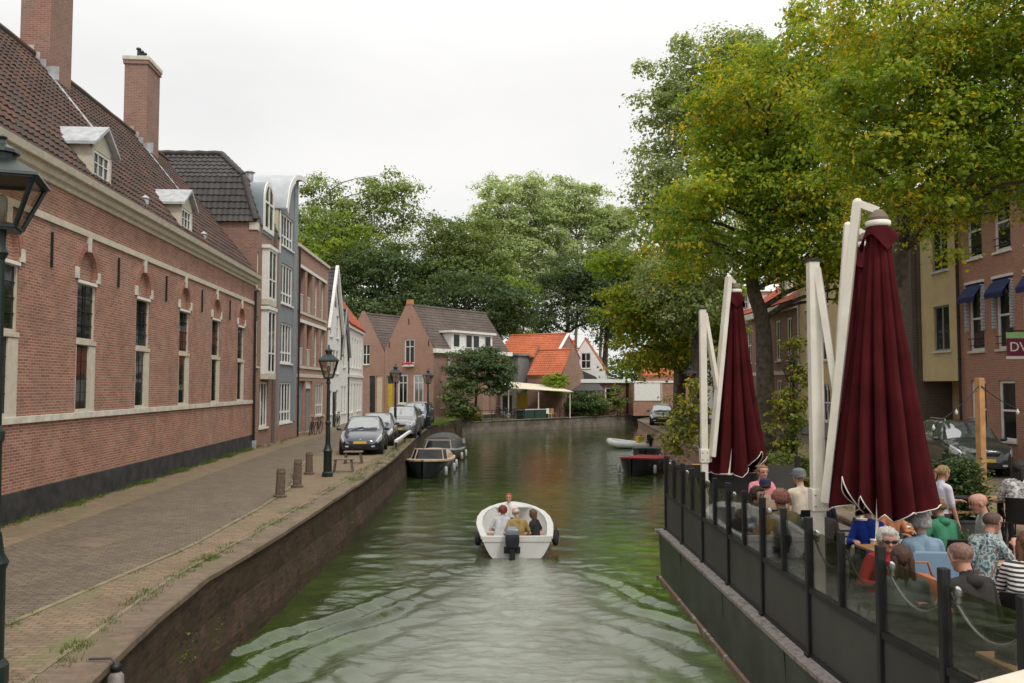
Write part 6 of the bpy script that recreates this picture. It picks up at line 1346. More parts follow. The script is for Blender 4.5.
    if sty not in ('bald', 'stubble'):
        mb = MB(); rs = []
        for i in range(19):
            th = PI * (i + .2) / 18.4; ring = []
            for j in range(28):
                a = 2 * PI * j / 28; d = Vector((math.sin(th) * math.cos(a), math.sin(th) * math.sin(a), math.cos(th))); fr = d.y
                lim = {'short': .52 if fr > .45 else (-.12 if fr > -.1 else -.45), 'fringe': 2 if fr > .1 else -.5, 'long': .5 if fr > .55 else -.9, 'curly': .5 if fr > .5 else (-.3 if fr > 0 else -.65), 'stubble': .58 if fr > .4 else (-.05 if fr > -.1 else -.42), 'bun': .5 if fr > .5 else (-.05 if fr > -.05 else -.5)}[sty]
                hi = 9 if sty != 'fringe' else .45; lim += .06 * mnoise.noise(d * 6 + Vector((sd, 1, 0))); lim = min(lim, 3) if sty != 'fringe' else (2 if fr > .2 else -.45)
                ok = lim < d.z < hi; e_ = max(0, min(1, (d.z - lim) / .22)) * (1 if hi > 5 else max(0, min(1, (hi - d.z) / .25))); th_ = {'short': .012, 'fringe': .010, 'long': .02, 'curly': .034, 'stubble': .004, 'bun': .010}[sty] * (.25 + .75 * e_)
                k = (1 + (th_ + .012 * mnoise.noise((d * 5 + Vector((sd, 0, 0)))) + (.018 * mnoise.noise(d * 14 + Vector((sd, 0, 0))) if sty == 'curly' else .005 * mnoise.noise(d * 16))) / .09) if ok else .80
                ring.append(Hd + hr @ Vector((d.x * .086 * k, -.006 + d.y * .111 * k, .022 + d.z * .098 * k)))
            rs.append(ring)
        mb.rings(rs)
        if sty == 'bun':
            mb.ball(Hd + hr @ Vector((0, -.135, .02)), .042, 12); capsule(mb, Hd + hr @ Vector((0, -.15, .0)), Hd + hr @ Vector((0, -.155, -.11)), .026, .012)
        if sty == 'long':
            for x in (-.06, -.02, .02, .06):
                capsule(mb, Hd + hr @ Vector((x, -.075, .0)), Hd + hr @ Vector((x * 1.2 + rng.uniform(-.01, .01), -.085, -.17 - rng.uniform(0, .07))), .042, .026)
            for s in (-1, 1): capsule(mb, Hd + hr @ Vector((s * .082, -.03, -.02)), Hd + hr @ Vector((s * .088, -.03, -.16)), .03, .018)
        mb.build('hair', hm, t, smooth=True)
    if hood:
        mb = MB(); rs = [[N + rot2 @ Vector(((.065 + k * .012) * math.cos(a), -.06 + (.045 + .012 * k) * math.sin(a), -.095 + .02 * j + (.02 if math.sin(a) < 0 else -.03))) for a in np.linspace(0, 2 * PI, 20, endpoint=False)] for j, k in enumerate((0, 1.2, 1.5, .9, .2))]; mb.rings(rs); mb.build('hood', clothm(top), t, smooth=True)
    if shades:
        mb = MB()
        for s in (-1, 1): mb.rings([[Hd + hr @ Vector((s * .036 + .029 * math.cos(a), y_, .012 + .02 * math.sin(a))) for a in np.linspace(0, 2 * PI, 12, endpoint=False)] for y_ in (.100, .108)]); mb.bar(Hd + hr @ Vector((s * .066, .10, .018)), Hd + hr @ Vector((s * .09, -.01, .02)), .008)
        mb.bar(Hd + hr @ Vector((-.012, .106, .016)), Hd + hr @ Vector((.012, .106, .016)), .007); mb.build('sunglasses', 'black', t)
    if hat:
        mb = MB(); rs = [[Hd + hr @ Vector((k * .1 * math.cos(a), -.006 + k * .122 * math.sin(a), z)) for a in np.linspace(0, 2 * PI, 24, endpoint=False)] for k, z in ((1.0, .035), (1.0, .07), (.86, .115), (.5, .138), (.1, .145))]; mb.rings(rs)
        mb.add([Hd + hr @ Vector(v) for v in ((-.08, .09, .04), (.08, .09, .04), (.05, .19, .03), (-.05, .19, .03), (-.08, .09, .05), (.08, .09, .05), (.05, .19, .04), (-.05, .19, .04))], [(3, 2, 1, 0), (4, 5, 6, 7), (0, 1, 5, 4), (1, 2, 6, 5), (2, 3, 7, 6), (3, 0, 4, 7)])
        mb.build('cap', clothm(hat), t, smooth=30)
    return t
TG = 'people on the terrace'; PALE = (.50, .29, .21); TAN = (.36, .19, .115); RUD = (.46, .235, .17)
tb_h = [(-.16, .36, .78), (.16, .38, .78)]
person('bald man in dark hooded jacket seen from behind at lower right', (4.18, 7.72, DZ), R(14), (.022, .02, .017), (.03, .03, .035), RUD, ('stubble', (.17, .095, .07)), lean=10, bend=6, nod=10, hands=[(-.2, .36, .76), (.2, .36, .76)], sleeve=1, scale=1.12, hood=True, group=TG)
place('c', 4.18, 7.70, 14, 'black armchair of the bald man in dark jacket')
person('woman with long brown hair in grey green jacket seated at the railing', (3.80, 8.35, DZ), R(-16), (.13, .15, .14), (.05, .05, .06), TAN, ('long', (.05, .025, .015)), lean=4, nod=8, hands=[(-.15, .36, .76), (.16, .36, .76)], sleeve=1, scale=1.0, group=TG)
place('c', 3.80, 8.33, -14, 'black armchair of long haired woman at the railing')
person('grey haired person in sunglasses and red top facing the camera', (4.20, 9.72, DZ), R(172), (.42, .025, .035), (.06, .06, .08), RUD, ('curly', (.42, .39, .36)), lean=14, nod=6, hands=[(-.2, .36, .76), (.2, .38, .76)], sleeve=.85, shades=True, group=TG)
place('c', 4.20, 9.76, 172, 'black armchair of the grey haired person in red')
person('person with bushy grey hair seated in the pale blue chair', (4.90, 10.22, DZ), R(-8), (.20, .29, .38), (.06, .07, .1), PALE, ('curly', (.36, .35, .34)), lean=8, turn=10, hands=tb_h, sleeve=1, scale=1.04, group=TG)
person('man in printed short sleeved shirt and sunglasses facing right', (5.52, 10.2, DZ), R(-72), 'shirt_print', (.03, .03, .035), RUD, ('stubble', (.085, .05, .04)), lean=14, bend=8, nod=8, hands=[(-.12, .40, .82), (.14, .40, .93)], sleeve=.42, shades=True, scale=1.08, group=TG)
place('c', 5.50, 10.2, -72, 'black armchair of the man in printed shirt')
person('bald man in pale grey tee facing left behind the printed shirt man', (6.5, 11.6, DZ), R(80), (.36, .40, .37), (.16, .18, .22), RUD, ('bald', (.2, .15, .1)), lean=8, bend=4, nod=14, hands=[(-.2, .36, .70), (.17, .30, .64)], sleeve=.4, scale=1.1, group=TG)
place('c', 6.52, 11.6, 80, 'black armchair of the bald man in pale grey tee')
person('boy in green hooded top seen from behind with light brown hair', (5.95, 11.75, DZ), R(10), (.045, .20, .11), (.05, .06, .08), PALE, ('short', (.16, .09, .045)), lean=10, bend=6, turn=15, hands=[(-.26, .34, .76), (.16, .38, .76)], sleeve=1, scale=1.02, hood=True, group=TG)
place('c', 5.95, 11.73, 10, 'black armchair of the boy in green')
person('woman in black and white striped top with long brown hair at right edge', (5.22, 8.72, DZ), R(-35), 'shirt_stripe', (.04, .04, .06), PALE, ('long', (.09, .04, .02)), lean=12, bend=6, nod=12, hands=[(-.15, .40, .78), (.16, .40, .78)], sleeve=.6, scale=1.06, group=TG)
place('c', 5.21, 8.70, -35, 'black armchair of the woman in striped top')
person('waitress in white blouse standing with tray, blond hair tied back', (6.68, 13.4, DZ), R(-78), (.52, .50, .58), (.03, .03, .035), RUD, ('bun', (.24, .15, .07)), stand=True, lean=4, nod=6, hands=[(-.10, .40, 1.14), (.2, .16, .84)], sleeve=.42, group=TG, scale=.97)
person('person with dark hair and white patterned top at long table', (8.85, 14.95, 0), R(-30), 'top_pattern', (.05, .05, .06), (.16, .08, .05), ('long', (.02, .014, .012)), lean=8, nod=4, turn=-20, hands=tb_h, sleeve=.8, scale=1.1, group=TG)
place('c', 8.85, 14.93, -30, 'black chair under the person in white patterned top', z=0)
person('person in pink top at the far end of the terrace', (4.62, 15.9, DZ), R(190), (.62, .22, .26), (.06, .06, .08), RUD, ('short', (.18, .10, .05)), lean=4, hands=tb_h, sleeve=.45, group=TG, scale=1.08); place('c', 4.62, 15.93, 190, 'black armchair of person in pink top')
person('person in cream jacket and grey cap beside the white mast', (4.92, 14.45, DZ), R(10), (.50, .43, .34), (.06, .06, .07), PALE, ('short', (.2, .18, .16)), lean=10, hands=tb_h, sleeve=1, hat=(.14, .15, .16), group=TG, scale=1.12); place('c', 4.92, 14.43, 10, 'black armchair of the person in cream jacket')
person('person in navy cap leaning at the far terrace table', (4.30, 14.5, DZ), R(-12), (.30, .20, .15), (.05, .05, .06), RUD, ('short', (.05, .04, .03)), lean=16, hands=tb_h, sleeve=.6, hat=(.015, .02, .06), group=TG); place('c', 4.30, 14.48, -12, 'black armchair of the person in navy cap')
person('red haired person in olive jacket behind the railing', (3.92, 12.2, DZ), R(12), (.10, .085, .035), (.05, .05, .06), RUD, ('curly', (.20, .08, .06)), lean=14, hands=[(-.15, .38, .76), (.15, .38, .76)], sleeve=1, group=TG, scale=1.06); place('c', 3.92, 12.18, 12, 'black armchair of the red haired person in olive')
person('person in dark brown jacket just right of the nearest mast', (4.15, 11.55, DZ), R(-10), (.055, .045, .038), (.04, .04, .05), TAN, ('short', (.03, .02, .015)), lean=16, bend=8, nod=15, hands=[(-.15, .38, .76), (.15, .38, .76)], sleeve=1, group=TG, scale=1.08); place('c', 4.15, 11.53, -10, 'black armchair of the person in dark brown jacket')
person('child in bright blue top under the nearest parasol', (5.12, 12.3, DZ), R(150), (.02, .06, .40), (.05, .05, .07), PALE, ('short', (.22, .12, .05)), lean=10, hands=tb_h, sleeve=1, group=TG, scale=.95); place('c', 5.12, 12.33, 150, 'black armchair of the child in bright blue')
person('white haired person in orange top beyond the pale blue chair', (5.55, 12.75, DZ), R(205), (.50, .20, .10), (.06, .06, .08), RUD, ('curly', (.6, .58, .55)), lean=10, nod=10, hands=tb_h, sleeve=.6, group=TG); place('c', 5.56, 12.78, 205, 'black armchair of the white haired person in orange')
person('man in dark navy shirt turned left near the middle of the terrace', (4.95, 13.25, DZ), R(70), (.018, .022, .045), (.05, .05, .06), RUD, ('short', (.05, .035, .025)), lean=8, nod=8, hands=tb_h, sleeve=.45, group=TG, scale=1.05); place('c', 4.97, 13.25, 70, 'black armchair of the man in dark navy shirt')
person('woman in grey cardigan with dark hair at the railing, far half of terrace', (3.78, 13.55, DZ), R(-150), (.17, .17, .175), (.04, .04, .05), PALE, ('long', (.035, .022, .015)), lean=8, nod=10, hands=tb_h, sleeve=1, group=TG); place('c', 3.77, 13.58, -150, 'black armchair of the woman in grey cardigan')
person('person in black shirt with pale cap behind the white haired guest', (6.3, 13.9, DZ), R(175), (.03, .03, .03), (.05, .05, .06), TAN, ('short', (.05, .035, .025)), lean=8, hands=tb_h, sleeve=.45, hat=(.4, .38, .33), group=TG); place('c', 6.3, 13.93, 175, 'black armchair of the person in black shirt')
place('t', 5.95, 13.2, 3, 'wooden table of the white haired person in orange'); place('c', 6.95, 9.7, 110, 'empty black armchair right of the man in printed shirt'); place('c', 6.5, 8.3, 80, 'empty black armchair at right edge beyond the striped top'); place('c', 5.2, 15.9, 175, 'empty black armchair beside the person in pink top')
BG = 'people in the motorboat'; fz = WZ + .02
person('bald man in olive shirt steering the motorboat, back to camera', (BX + .02, 21.42, fz), R(6), (.27, .19, .065), (.42, .38, .30), RUD, ('fringe', (.45, .40, .36)), seat=.2, lean=2, bend=12, tilt=-14, nod=10, hands=[(-.28, .10, .30), (.26, .30, .40)], sleeve=.38, feet=[(-.22, .62, .06), (.16, .64, .06)], group=BG, scale=1.06)
person('woman in black top with long brown hair in the motorboat', (BX + .50, 22.5, fz - .02), R(60), (.018, .018, .02), (.05, .05, .06), PALE, ('long', (.10, .055, .03)), seat=.14, lean=6, turn=10, hands=[(-.2, .3, .36), (.22, .2, .36)], sleeve=.36, feet=[(-.1, .5, .06), (.12, .52, .06)], group=BG, scale=.93)
person('person with auburn hair and pale grey shirt in the motorboat', (BX - .42, 22.45, fz), R(-15), (.42, .44, .46), (.30, .38, .46), RUD, ('curly', (.15, .035, .025)), seat=.15, lean=14, bend=8, nod=8, hands=[(-.22, .30, .36), (.18, .30, .36)], sleeve=.35, feet=[(-.1, .5, .06), (.12, .52, .06)], group=BG)
person('red haired person in white top near the motorboat bow', (BX - .2, 24.35, fz), R(170), (.66, .62, .58), (.10, .12, .18), RUD, ('short', (.34, .06, .03)), seat=.24, lean=2, nod=-4, hands=[(-.2, .3, .42), (.2, .3, .42)], sleeve=.4, feet=[(-.1, .5, .06), (.12, .52, .06)], group=BG)
person('person in blue jacket beside the far right trunk', (11.7, 56.8, 0), R(150), (.02, .10, .38), (.04, .04, .06), RUD, ('short', (.05, .03, .02)), seat=.46, hands=[(-.15, .35, .6), (.15, .35, .6)], sleeve=1, vox=.02)
st_ = thing('park_bench', 'bench under the person in blue jacket, far right bank', 'bench', (11.7, 56.85, 0), R(150)); MB().box(-.7, .7, -.25, .25, .38, .44).build('seat', 'wood_old', st_); MB().box(-.7, .7, -.3, -.26, .5, .85).build('backrest', 'wood_old', st_)
for sx in (-.6, .6): MB().box(sx - .04, sx + .04, -.25, .25, 0, .38).build('leg', 'iron', st_)
bg_ = tag(MB().ball((0, 0, .16), (.2, .13, .16), 16).tube([(-.13, 0, .26), (-.08, 0, .42), (.08, 0, .42), (.13, 0, .26)], .012, 6).build('handbag', 'terracotta', smooth=True), 'tan leather bag standing on the table by the railing', 'bag'); bg_.location = (4.05, 8.55, tz)
# ------------------------------------------------------------------ trees and plants
rs_ = np.random.RandomState(11)
def leafmesh(name, C, size, mats, parent, mi=None, up=.6, narrow=.62, NB=None, SC=None):
    n = len(C); nr = rs_.randn(n, 3); nr /= np.linalg.norm(nr, axis=1)[:, None]
    if NB is None: nr[:, 2] = np.abs(nr[:, 2]) + up
    else: nr = nr * .75 + NB * .8; nr[:, 2] += .35
    nr /= np.linalg.norm(nr, axis=1)[:, None]
    a = rs_.randn(n, 3); a -= (a * nr).sum(1)[:, None] * nr; a /= np.linalg.norm(a, axis=1)[:, None]; b = np.cross(nr, a); s = (size * rs_.uniform(.5, 1.45, n) * (1 if SC is None else SC))[:, None]
    fold = nr * s * .12; V = np.stack([C - a * s * .5, C + b * s * narrow * .5 + fold, C + a * s * .5, C - b * s * narrow * .5 + fold], 1).reshape(-1, 3)
    return quick(name, V, np.arange(4 * n).reshape(n, 4), mats, parent, mi)
def clusters(ells, n, shell=.6, gap=-.12, gs=.35, seed=0):
    vol = np.array([e[3] * e[4] * e[5] for e in ells]) ** .8; vol /= vol.sum(); out = []; k = 0
    while len(out) < n and k < n * 6:
        k += 1; e = ells[rs_.choice(len(ells), p=vol)]; d = rs_.randn(3); d /= np.linalg.norm(d); r = (shell + (1 - shell) * rs_.rand()) if rs_.rand() < .7 else rs_.rand() ** .5
        r *= 1 + .16 * mnoise.noise(Vector(d * 2.3) + Vector((seed, 0, 0))) + .10 * mnoise.noise(Vector(d * 5) + Vector((seed, 3, 0)))
        p = np.array(e[:3]) + d * r * np.array(e[3:6])
        if mnoise.noise(Vector(p * gs) + Vector((seed * 7.1, 0, 0))) < gap: continue
        out.append(p)
    return np.array(out)
def tree(name, label, loc, trunk, ells, ncl, per, size, cr, mats, gold=None, bark='bark', limbs=26, r0=.35, gap=-.12, gs=.35, shell=.6, seed=0, group=None, flatn=.6, up=.6, cat='tree'):
    t = thing(name, label, cat, loc, 0, group); o = np.array(loc)
    E = [tuple(np.array(e[:3]) - o) + tuple(e[3:]) for e in ells]; br = cr * 2.3; cand = clusters(E, int(ncl / 1.6), shell, gap, gs, seed); C = []
    for p in cand:
        if len(C) >= ncl / 5: break
        if C and np.min(np.linalg.norm(np.array(C) - p, axis=1)) < br * .9: continue
        C.append(p)
    C = np.array(C); sz = rs_.uniform(.6, 1.35, len(C)); cnt = np.maximum(4, (per * ncl / len(C) * .92 * sz ** 2 / 1.0).astype(int)); own = np.repeat(np.arange(len(C)), cnt); n_ = len(own)
    dv = rs_.randn(n_, 3); dv /= np.linalg.norm(dv, axis=1)[:, None]; low = dv[:, 2] < -.15; flip = low & (rs_.rand(n_) < .7); dv[flip, 2] *= -1
    bump_ = 1 + .28 * np.sin(dv[:, 0] * 4 + own * 1.7) * np.cos(dv[:, 1] * 5 + own * 2.3) + .18 * np.sin(dv[:, 2] * 9 + dv[:, 0] * 7 + own)
    rr_ = br * sz[own] * (.5 + .5 * rs_.rand(n_) ** .5) * bump_ * (1 + .5 * (rs_.rand(n_) < .07) * rs_.rand(n_)); ax_ = rs_.uniform(.65, 1.5, (len(C), 3)) * np.array([1, 1, flatn])
    Lp = C[own] + dv * rr_[:, None] * ax_[own]
    mi = np.zeros(len(Lp), np.int32)
    if gold is not None:
        zmin, zmax = C[:, 2].min(), C[:, 2].max(); pc = gold * np.array([np.clip(.55 + 1.5 * mnoise.noise(Vector(c * .32) + Vector((seed + 9, 0, 0))) + .4 * (c[2] - zmin) / (zmax - zmin) - .1, 0, 1) for c in C]); mi = (rs_.rand(len(Lp)) < pc[own]).astype(np.int32)
    leafmesh('crown', Lp, size, mats, t, mi, up, NB=dv, SC=rs_.uniform(.75, 1.3, len(C))[own])
    pts = [Vector(p) - Vector(loc) for p in trunk]; n = len(pts); mb = MB(); fine = []
    for i in range(n - 1):
        for k in range(4): u = k / 4; fine.append(Vector(cr3(pts[max(0, i - 1)], pts[i], pts[i + 1], pts[min(n - 1, i + 2)], u)))
    fine.append(pts[-1]); m = len(fine); rad = [r0 * (1 - .72 * i / (m - 1)) * (1.35 if i == 0 else (1.1 if i == 1 else 1)) for i in range(m)]
    mb.tube(fine, rad, 12); mb.build('trunk', bark, t, smooth=True); lb = MB()
    sel = C[rs_.permutation(len(C))[:limbs]]
    for c in sel:
        c = Vector(c); i = min(range(m // 3, m), key=lambda i: (fine[i] - c).length + 1.2 * max(0, fine[i].z - c.z + .25 * (Vector((fine[i].x, fine[i].y)) - Vector((c.x, c.y))).length)); a = fine[i]; d = c - a; mid = a + d * .45 + Vector((rng.uniform(-.06, .06) * d.length, rng.uniform(-.06, .06) * d.length, .10 * d.length)); rr = min(rad[i] * .6, .024 * d.length + .03)
        q_ = [a, a.lerp(mid, .5) + Vector((0, 0, .03 * d.length)), mid, mid.lerp(c, .55) + Vector((0, 0, .03 * d.length)), c]; lb.tube(q_, [rr, rr * .8, rr * .6, rr * .4, rr * .15], 6)
    if lb.v: lb.build('limbs', bark, t, smooth=True)
    return t
def cr3(a, b, c, d, t): return cr(np.array(a), np.array(b), np.array(c), np.array(d), t)
def el(px, py, d, rx, ry, rd=None):
    s = 850 / d; p = at(px, py, d); return (p.x, p.y, p.z, rx / s, (rd if rd is not None else rx / s), ry / s)
# right bank, nearest
d = 18.5
tree('near_tree', 'nearest leafy tree overhanging the terrace from the upper right, partly golden', (9.0, 20.5, 0), [(9.0, 20.5, 0), (9.05, 20.4, 3), (9.3, 20.2, 6), (9.4, 19.9, 8), (9.5, 19.6, 9.8)],
     [el(935, 75, d, 100, 105, 2.4), el(1015, 110, d, 95, 115, 2.6), el(880, 120, d, 50, 72, 1.8), el(1000, 20, d, 130, 90, 2.6), el(930, 195, d, 55, 34, 1.3), el(900, 10, d, 70, 75, 2.4), el(942, 245, d, 16, 30, .5), el(990, 172, d, 55, 34, 1.3), el(1060, 200, d, 40, 36, 1)], 1900, 56, .098, .30, ['leaf_near', 'leaf_gold'], gold=.34, limbs=60, r0=.3, seed=1, group='trees along the right bank', gap=-.17, gs=.5)
d = 33
tree('lime_tree', 'big broad tree with dark trunk behind the far parasol', (10.0, 34, 0), [at(766, 455, 34), at(765, 380, 34), at(762, 320, 34), at(752, 280, 34), at(756, 200, 34), at(775, 110, 34), at(785, 50, 34)],
     [el(775, 110, d, 78, 92, 3), el(725, 235, d, 62, 58, 2.6), el(790, 215, d, 85, 75, 3.2), el(845, 130, d, 62, 100, 3), el(820, 45, d, 45, 42, 2), el(735, 165, d, 38, 50, 2.2), el(700, 262, d, 38, 34, 1.6), el(810, 262, d, 42, 24, 1.6), el(850, 240, d, 45, 60, 2)], 2200, 38, .165, .43, ['leaf_near', 'leaf_gold'], gold=.38, limbs=70, r0=.40, seed=2, group='trees along the right bank', gap=-.03, gs=.42)
d = 50
tree('elm_tree', 'tall silvery green tree rising left of the golden ones', (12.2, 51, 0), [at(700, 424, 51), at(698, 330, 51), at(700, 230, 51), at(705, 140, 51), at(712, 60, 51)],
     [el(690, 80, d, 40, 45, 2.4), el(742, 62, d, 38, 36, 2.4), el(715, 100, d, 42, 45, 2.4), el(720, 145, d, 60, 52, 3), el(662, 100, d, 26, 34, 1.6), el(640, 76, d, 9, 13, .7), el(672, 180, d, 32, 38, 2), el(655, 215, d, 18, 30, 1.2), el(710, 220, d, 58, 55, 3), el(770, 120, d, 40, 70, 2.5), el(690, 290, d, 45, 40, 2.4), el(648, 245, d, 14, 20, 1)], 1900, 44, .20, .50, ['leaf_silver', 'leaf_mid'], gold=.25, limbs=80, r0=.45, seed=3, group='trees along the right bank', gap=-.06, gs=.4)
d = 55
tree('maple_tree', 'smaller yellow green tree with leaning trunk over the right quay', (11.2, 57.5, 0), [at(679, 429, 57.5), at(681, 385, 57.5), at(686, 340, 57), at(676, 300, 56), at(665, 275, 56)],
     [el(648, 305, d, 46, 42, 2.8), el(690, 322, d, 45, 45, 3), el(622, 300, d, 20, 26, 1.4), el(640, 350, d, 32, 24, 1.8), el(612, 268, d, 12, 10, .8), el(655, 262, d, 34, 20, 2)], 700, 30, .27, .48, ['leaf_near', 'leaf_gold'], gold=.42, limbs=34, r0=.42, seed=4, group='trees along the right bank', gap=-.2)
tree('bank_tree', 'dark green tree farther along the right bank', (13.5, 70, 0), [at(676, 415, 70), at(676, 360, 70), at(680, 300, 70)], [el(690, 345, 70, 50, 45, 3), el(730, 300, 70, 60, 70, 3), el(655, 355, 70, 22, 18, 2)], 420, 26, .34, .6, ['leaf_mid', 'leaf_near'], gold=.3, limbs=20, r0=.25, seed=5, group='trees along the right bank')
# trees behind the houses
BGT = 'trees behind the far houses'
def bgt(label, px, d, ells, ncl, per, size, mats, seed, bark='bark', gap=-.12, limbs=20, cr_=.9, gold=None, name='park_tree', r0=.5, shell=.55):
    base = at(px, 386, d); base.z = GZ; top = max(e[1] - e[3] for e in ells) ; ym = min(e[1] for e in ells)
    return tree(name, label, tuple(base), [tuple(base), tuple(at(px, 360, d)), tuple(at(px + 3, (360 + ym) / 2, d)), tuple(at(px, ym, d))], [el(*((e[0], e[1], d + e[4] if len(e) > 4 else d) + (e[2], e[3]))) for e in ells], int(ncl * 1.15), int(per * 1.55), size * .86, cr_, mats, gold=gold, bark=bark, limbs=limbs, r0=r0, gap=gap, gs=.16, seed=seed, group=BGT, shell=shell)
bgt('tall light green tree at far left with feathery top', 330, 118, [(345, 205, 40, 40), (385, 210, 34, 36), (318, 190, 20, 26), (320, 255, 38, 55), (412, 208, 24, 14), (360, 250, 45, 40), (425, 215, 9, 6)], 800, 26, .42, ['leaf_mid', 'leaf_poplar'], 21, gold=.45, limbs=40, gap=-.05)
bgt('dark dense rounded tree above the white house', 375, 104, [(378, 285, 38, 34), (350, 305, 30, 35), (400, 310, 32, 30)], 520, 26, .38, ['leaf_dark', 'leaf_mid'], 22, gold=.12, gap=-.3)
bgt('olive green tree left of the dark rounded one', 322, 108, [(325, 265, 32, 52), (345, 245, 28, 30), (310, 300, 25, 50)], 480, 24, .4, ['leaf_near', 'leaf_mid'], 23, gold=.5, gap=-.2)
bgt('broad mid green tree above the gable houses', 452, 110, [(460, 240, 40, 20), (440, 262, 46, 16), (478, 270, 34, 18), (455, 285, 55, 14), (500, 288, 22, 20), (430, 290, 28, 16)], 620, 28, .40, ['leaf_mid', 'leaf_dark'], 24, gold=.15, gap=-.1, cr_=.75)
bgt('dark tree just above the long grey roof', 465, 102, [(470, 305, 50, 26), (430, 308, 34, 22), (510, 315, 30, 25)], 420, 26, .38, ['leaf_dark', 'leaf_mid'], 25, gold=.1, gap=-.25)
for k, (px, eL) in enumerate(((500, [(496, 205, 20, 26), (488, 232, 18, 30), (512, 240, 18, 32), (500, 270, 22, 26)]), (535, [(530, 200, 22, 24), (545, 230, 22, 30), (524, 235, 17, 34), (538, 265, 22, 28)]), (575, [(558, 203, 22, 25), (580, 220, 20, 34), (594, 215, 14, 28), (568, 250, 22, 30), (552, 270, 18, 24)]), (600, [(606, 232, 13, 24), (624, 220, 8, 12), (612, 255, 15, 24)]))):
    bgt(('pale feathery poplar, leftmost of its clump', 'pale feathery poplar in middle of the clump', 'tall pale feathery poplar toward the right of the clump', 'thin pale poplar at right end of the clump')[k], px, 135 + 3 * k, eL, 560, 22, .46, ['leaf_poplar', 'leaf_mid'], 30 + k, bark='bark_pale', gap=-.32, limbs=90, gold=.2, name='poplar_tree', r0=.35, cr_=.6)
bgt('dark tree behind the orange roofs', 565, 112, [(560, 290, 36, 28), (540, 310, 28, 26), (590, 300, 30, 34)], 520, 26, .38, ['leaf_dark', 'leaf_mid'], 40, gold=.1, gap=-.3)
bgt('green tree behind the white gable', 605, 116, [(610, 270, 32, 22), (625, 295, 26, 36), (590, 280, 22, 18)], 380, 26, .40, ['leaf_mid', 'leaf_dark'], 41, gold=.3, gap=-.15)
bgt('yellow green tree beside the orange roof ridge', 512, 106, [(515, 312, 22, 24), (530, 322, 18, 16), (500, 325, 16, 14)], 220, 26, .36, ['leaf_near', 'leaf_lime'], 42, gold=.3, gap=-.2)
bgt('wide dark tree filling the gap beyond the garage', 650, 118, [(640, 345, 40, 40), (680, 340, 40, 50), (720, 340, 40, 50)], 460, 24, .42, ['leaf_dark', 'leaf_mid'], 43, gold=.2, gap=-.3)
bgt('dark tree behind the white house roof', 345, 98, [(345, 330, 30, 30), (375, 335, 28, 24), (320, 330, 22, 40)], 260, 24, .38, ['leaf_dark', 'leaf_mid'], 44, gold=.1, gap=-.3)
hm_ = clusters([(x, 146 + 5 * math.sin(x), 4, 6, 3, 5 + 2 * math.sin(x * 1.7)) for x in range(-52, 60, 5)], 1500, .4, -.5, .2, 50)
Lp = np.repeat(hm_, 12, 0); Lp = Lp + rs_.randn(len(Lp), 3) * 1.0; tag(leafmesh('treeline', Lp, .7, ['leaf_dark', 'leaf_mid'], None, (rs_.rand(len(Lp)) < .25).astype(np.int32)), kind='stuff')
# garden plants on the far bank
def shrub(label, x, y, z, rx, rz, ncl, per, size, mats, seed, gold=None, name='shrub', stem=.04, group=None, ry=None, cr_=.14, gap=-.3, cat='shrub'):
    return tree(name, label, (x, y, z), [(x, y, z), (x, y, z + rz * .5), (x + .05, y, z + rz), (x, y, z + rz * 1.5)], [(x, y, z + rz * 1.05, rx, ry or rx, rz)], ncl, per, size, cr_, mats, gold=gold, limbs=8, r0=stem, gap=gap, gs=.8, seed=seed, group=group, shell=.5, cat=cat)
tree('garden_tree', 'round dark green tree in front of the gable house side', (-3.3, 77.6, GZ), [(-3.3, 77.6, GZ), (-3.3, 77.6, 1.2), (-3.2, 77.5, 2.6), (-3.1, 77.5, 4)], [el(478, 366, 77, 26, 19, 2), el(495, 378, 77, 18, 16, 1.6), el(462, 372, 77, 14, 13, 1.4)], 420, 26, .24, .36, ['leaf_dark', 'leaf_mid'], gold=.1, limbs=20, r0=.16, seed=60, gap=-.35)
tree('garden_bush', 'pale green bush at corner of the far quay left of round tree', (-4.4, 74.6, GZ), [(-4.4, 74.6, GZ), (-4.4, 74.6, .8), (-4.4, 74.6, 1.8)], [el(462, 398, 74.5, 16, 19, 1.4), el(455, 408, 74.5, 12, 10, 1)], 240, 24, .20, .28, ['leaf_shrub', 'leaf_vine'], gold=.35, limbs=14, r0=.06, seed=61, gap=-.3, cat='bush')
shrub('bright lime green shrub beside the cream awning', 4.3, 87.0, 1.6, 1.25, 1.25, 160, 22, .2, ['leaf_lime', 'leaf_vine'], 62, gold=.15, cr_=.26)
shrub('dark green shrub right of the brick end wall', 7.4, 88.4, GZ, 1.9, 1.15, 260, 24, .2, ['leaf_shrub', 'leaf_dark'], 63, gold=.4, cr_=.28)
shrub('rounded bush right of the dark green shrub on the far bank', 9.2, 89.8, GZ, 1.2, .9, 150, 22, .2, ['leaf_mid', 'leaf_shrub'], 64, gold=.4, cr_=.26)
shrub('tall thin plant in front of the low brick house', 11.2, 90.6, GZ, .7, 1.5, 110, 20, .2, ['leaf_vine', 'leaf_shrub'], 65, gold=.4, cr_=.24)
for k, s in enumerate((.5, 2.2)): q_ = farpt(s, .7); shrub(('low weedy bush on the far wall corner', 'low green bush beside the far wall corner bush')[k], q_.x, q_.y, GZ, .9, .45, 90, 20, .16, ['leaf_vine', 'leaf_shrub'], 66 + k, gold=.5, cr_=.2)
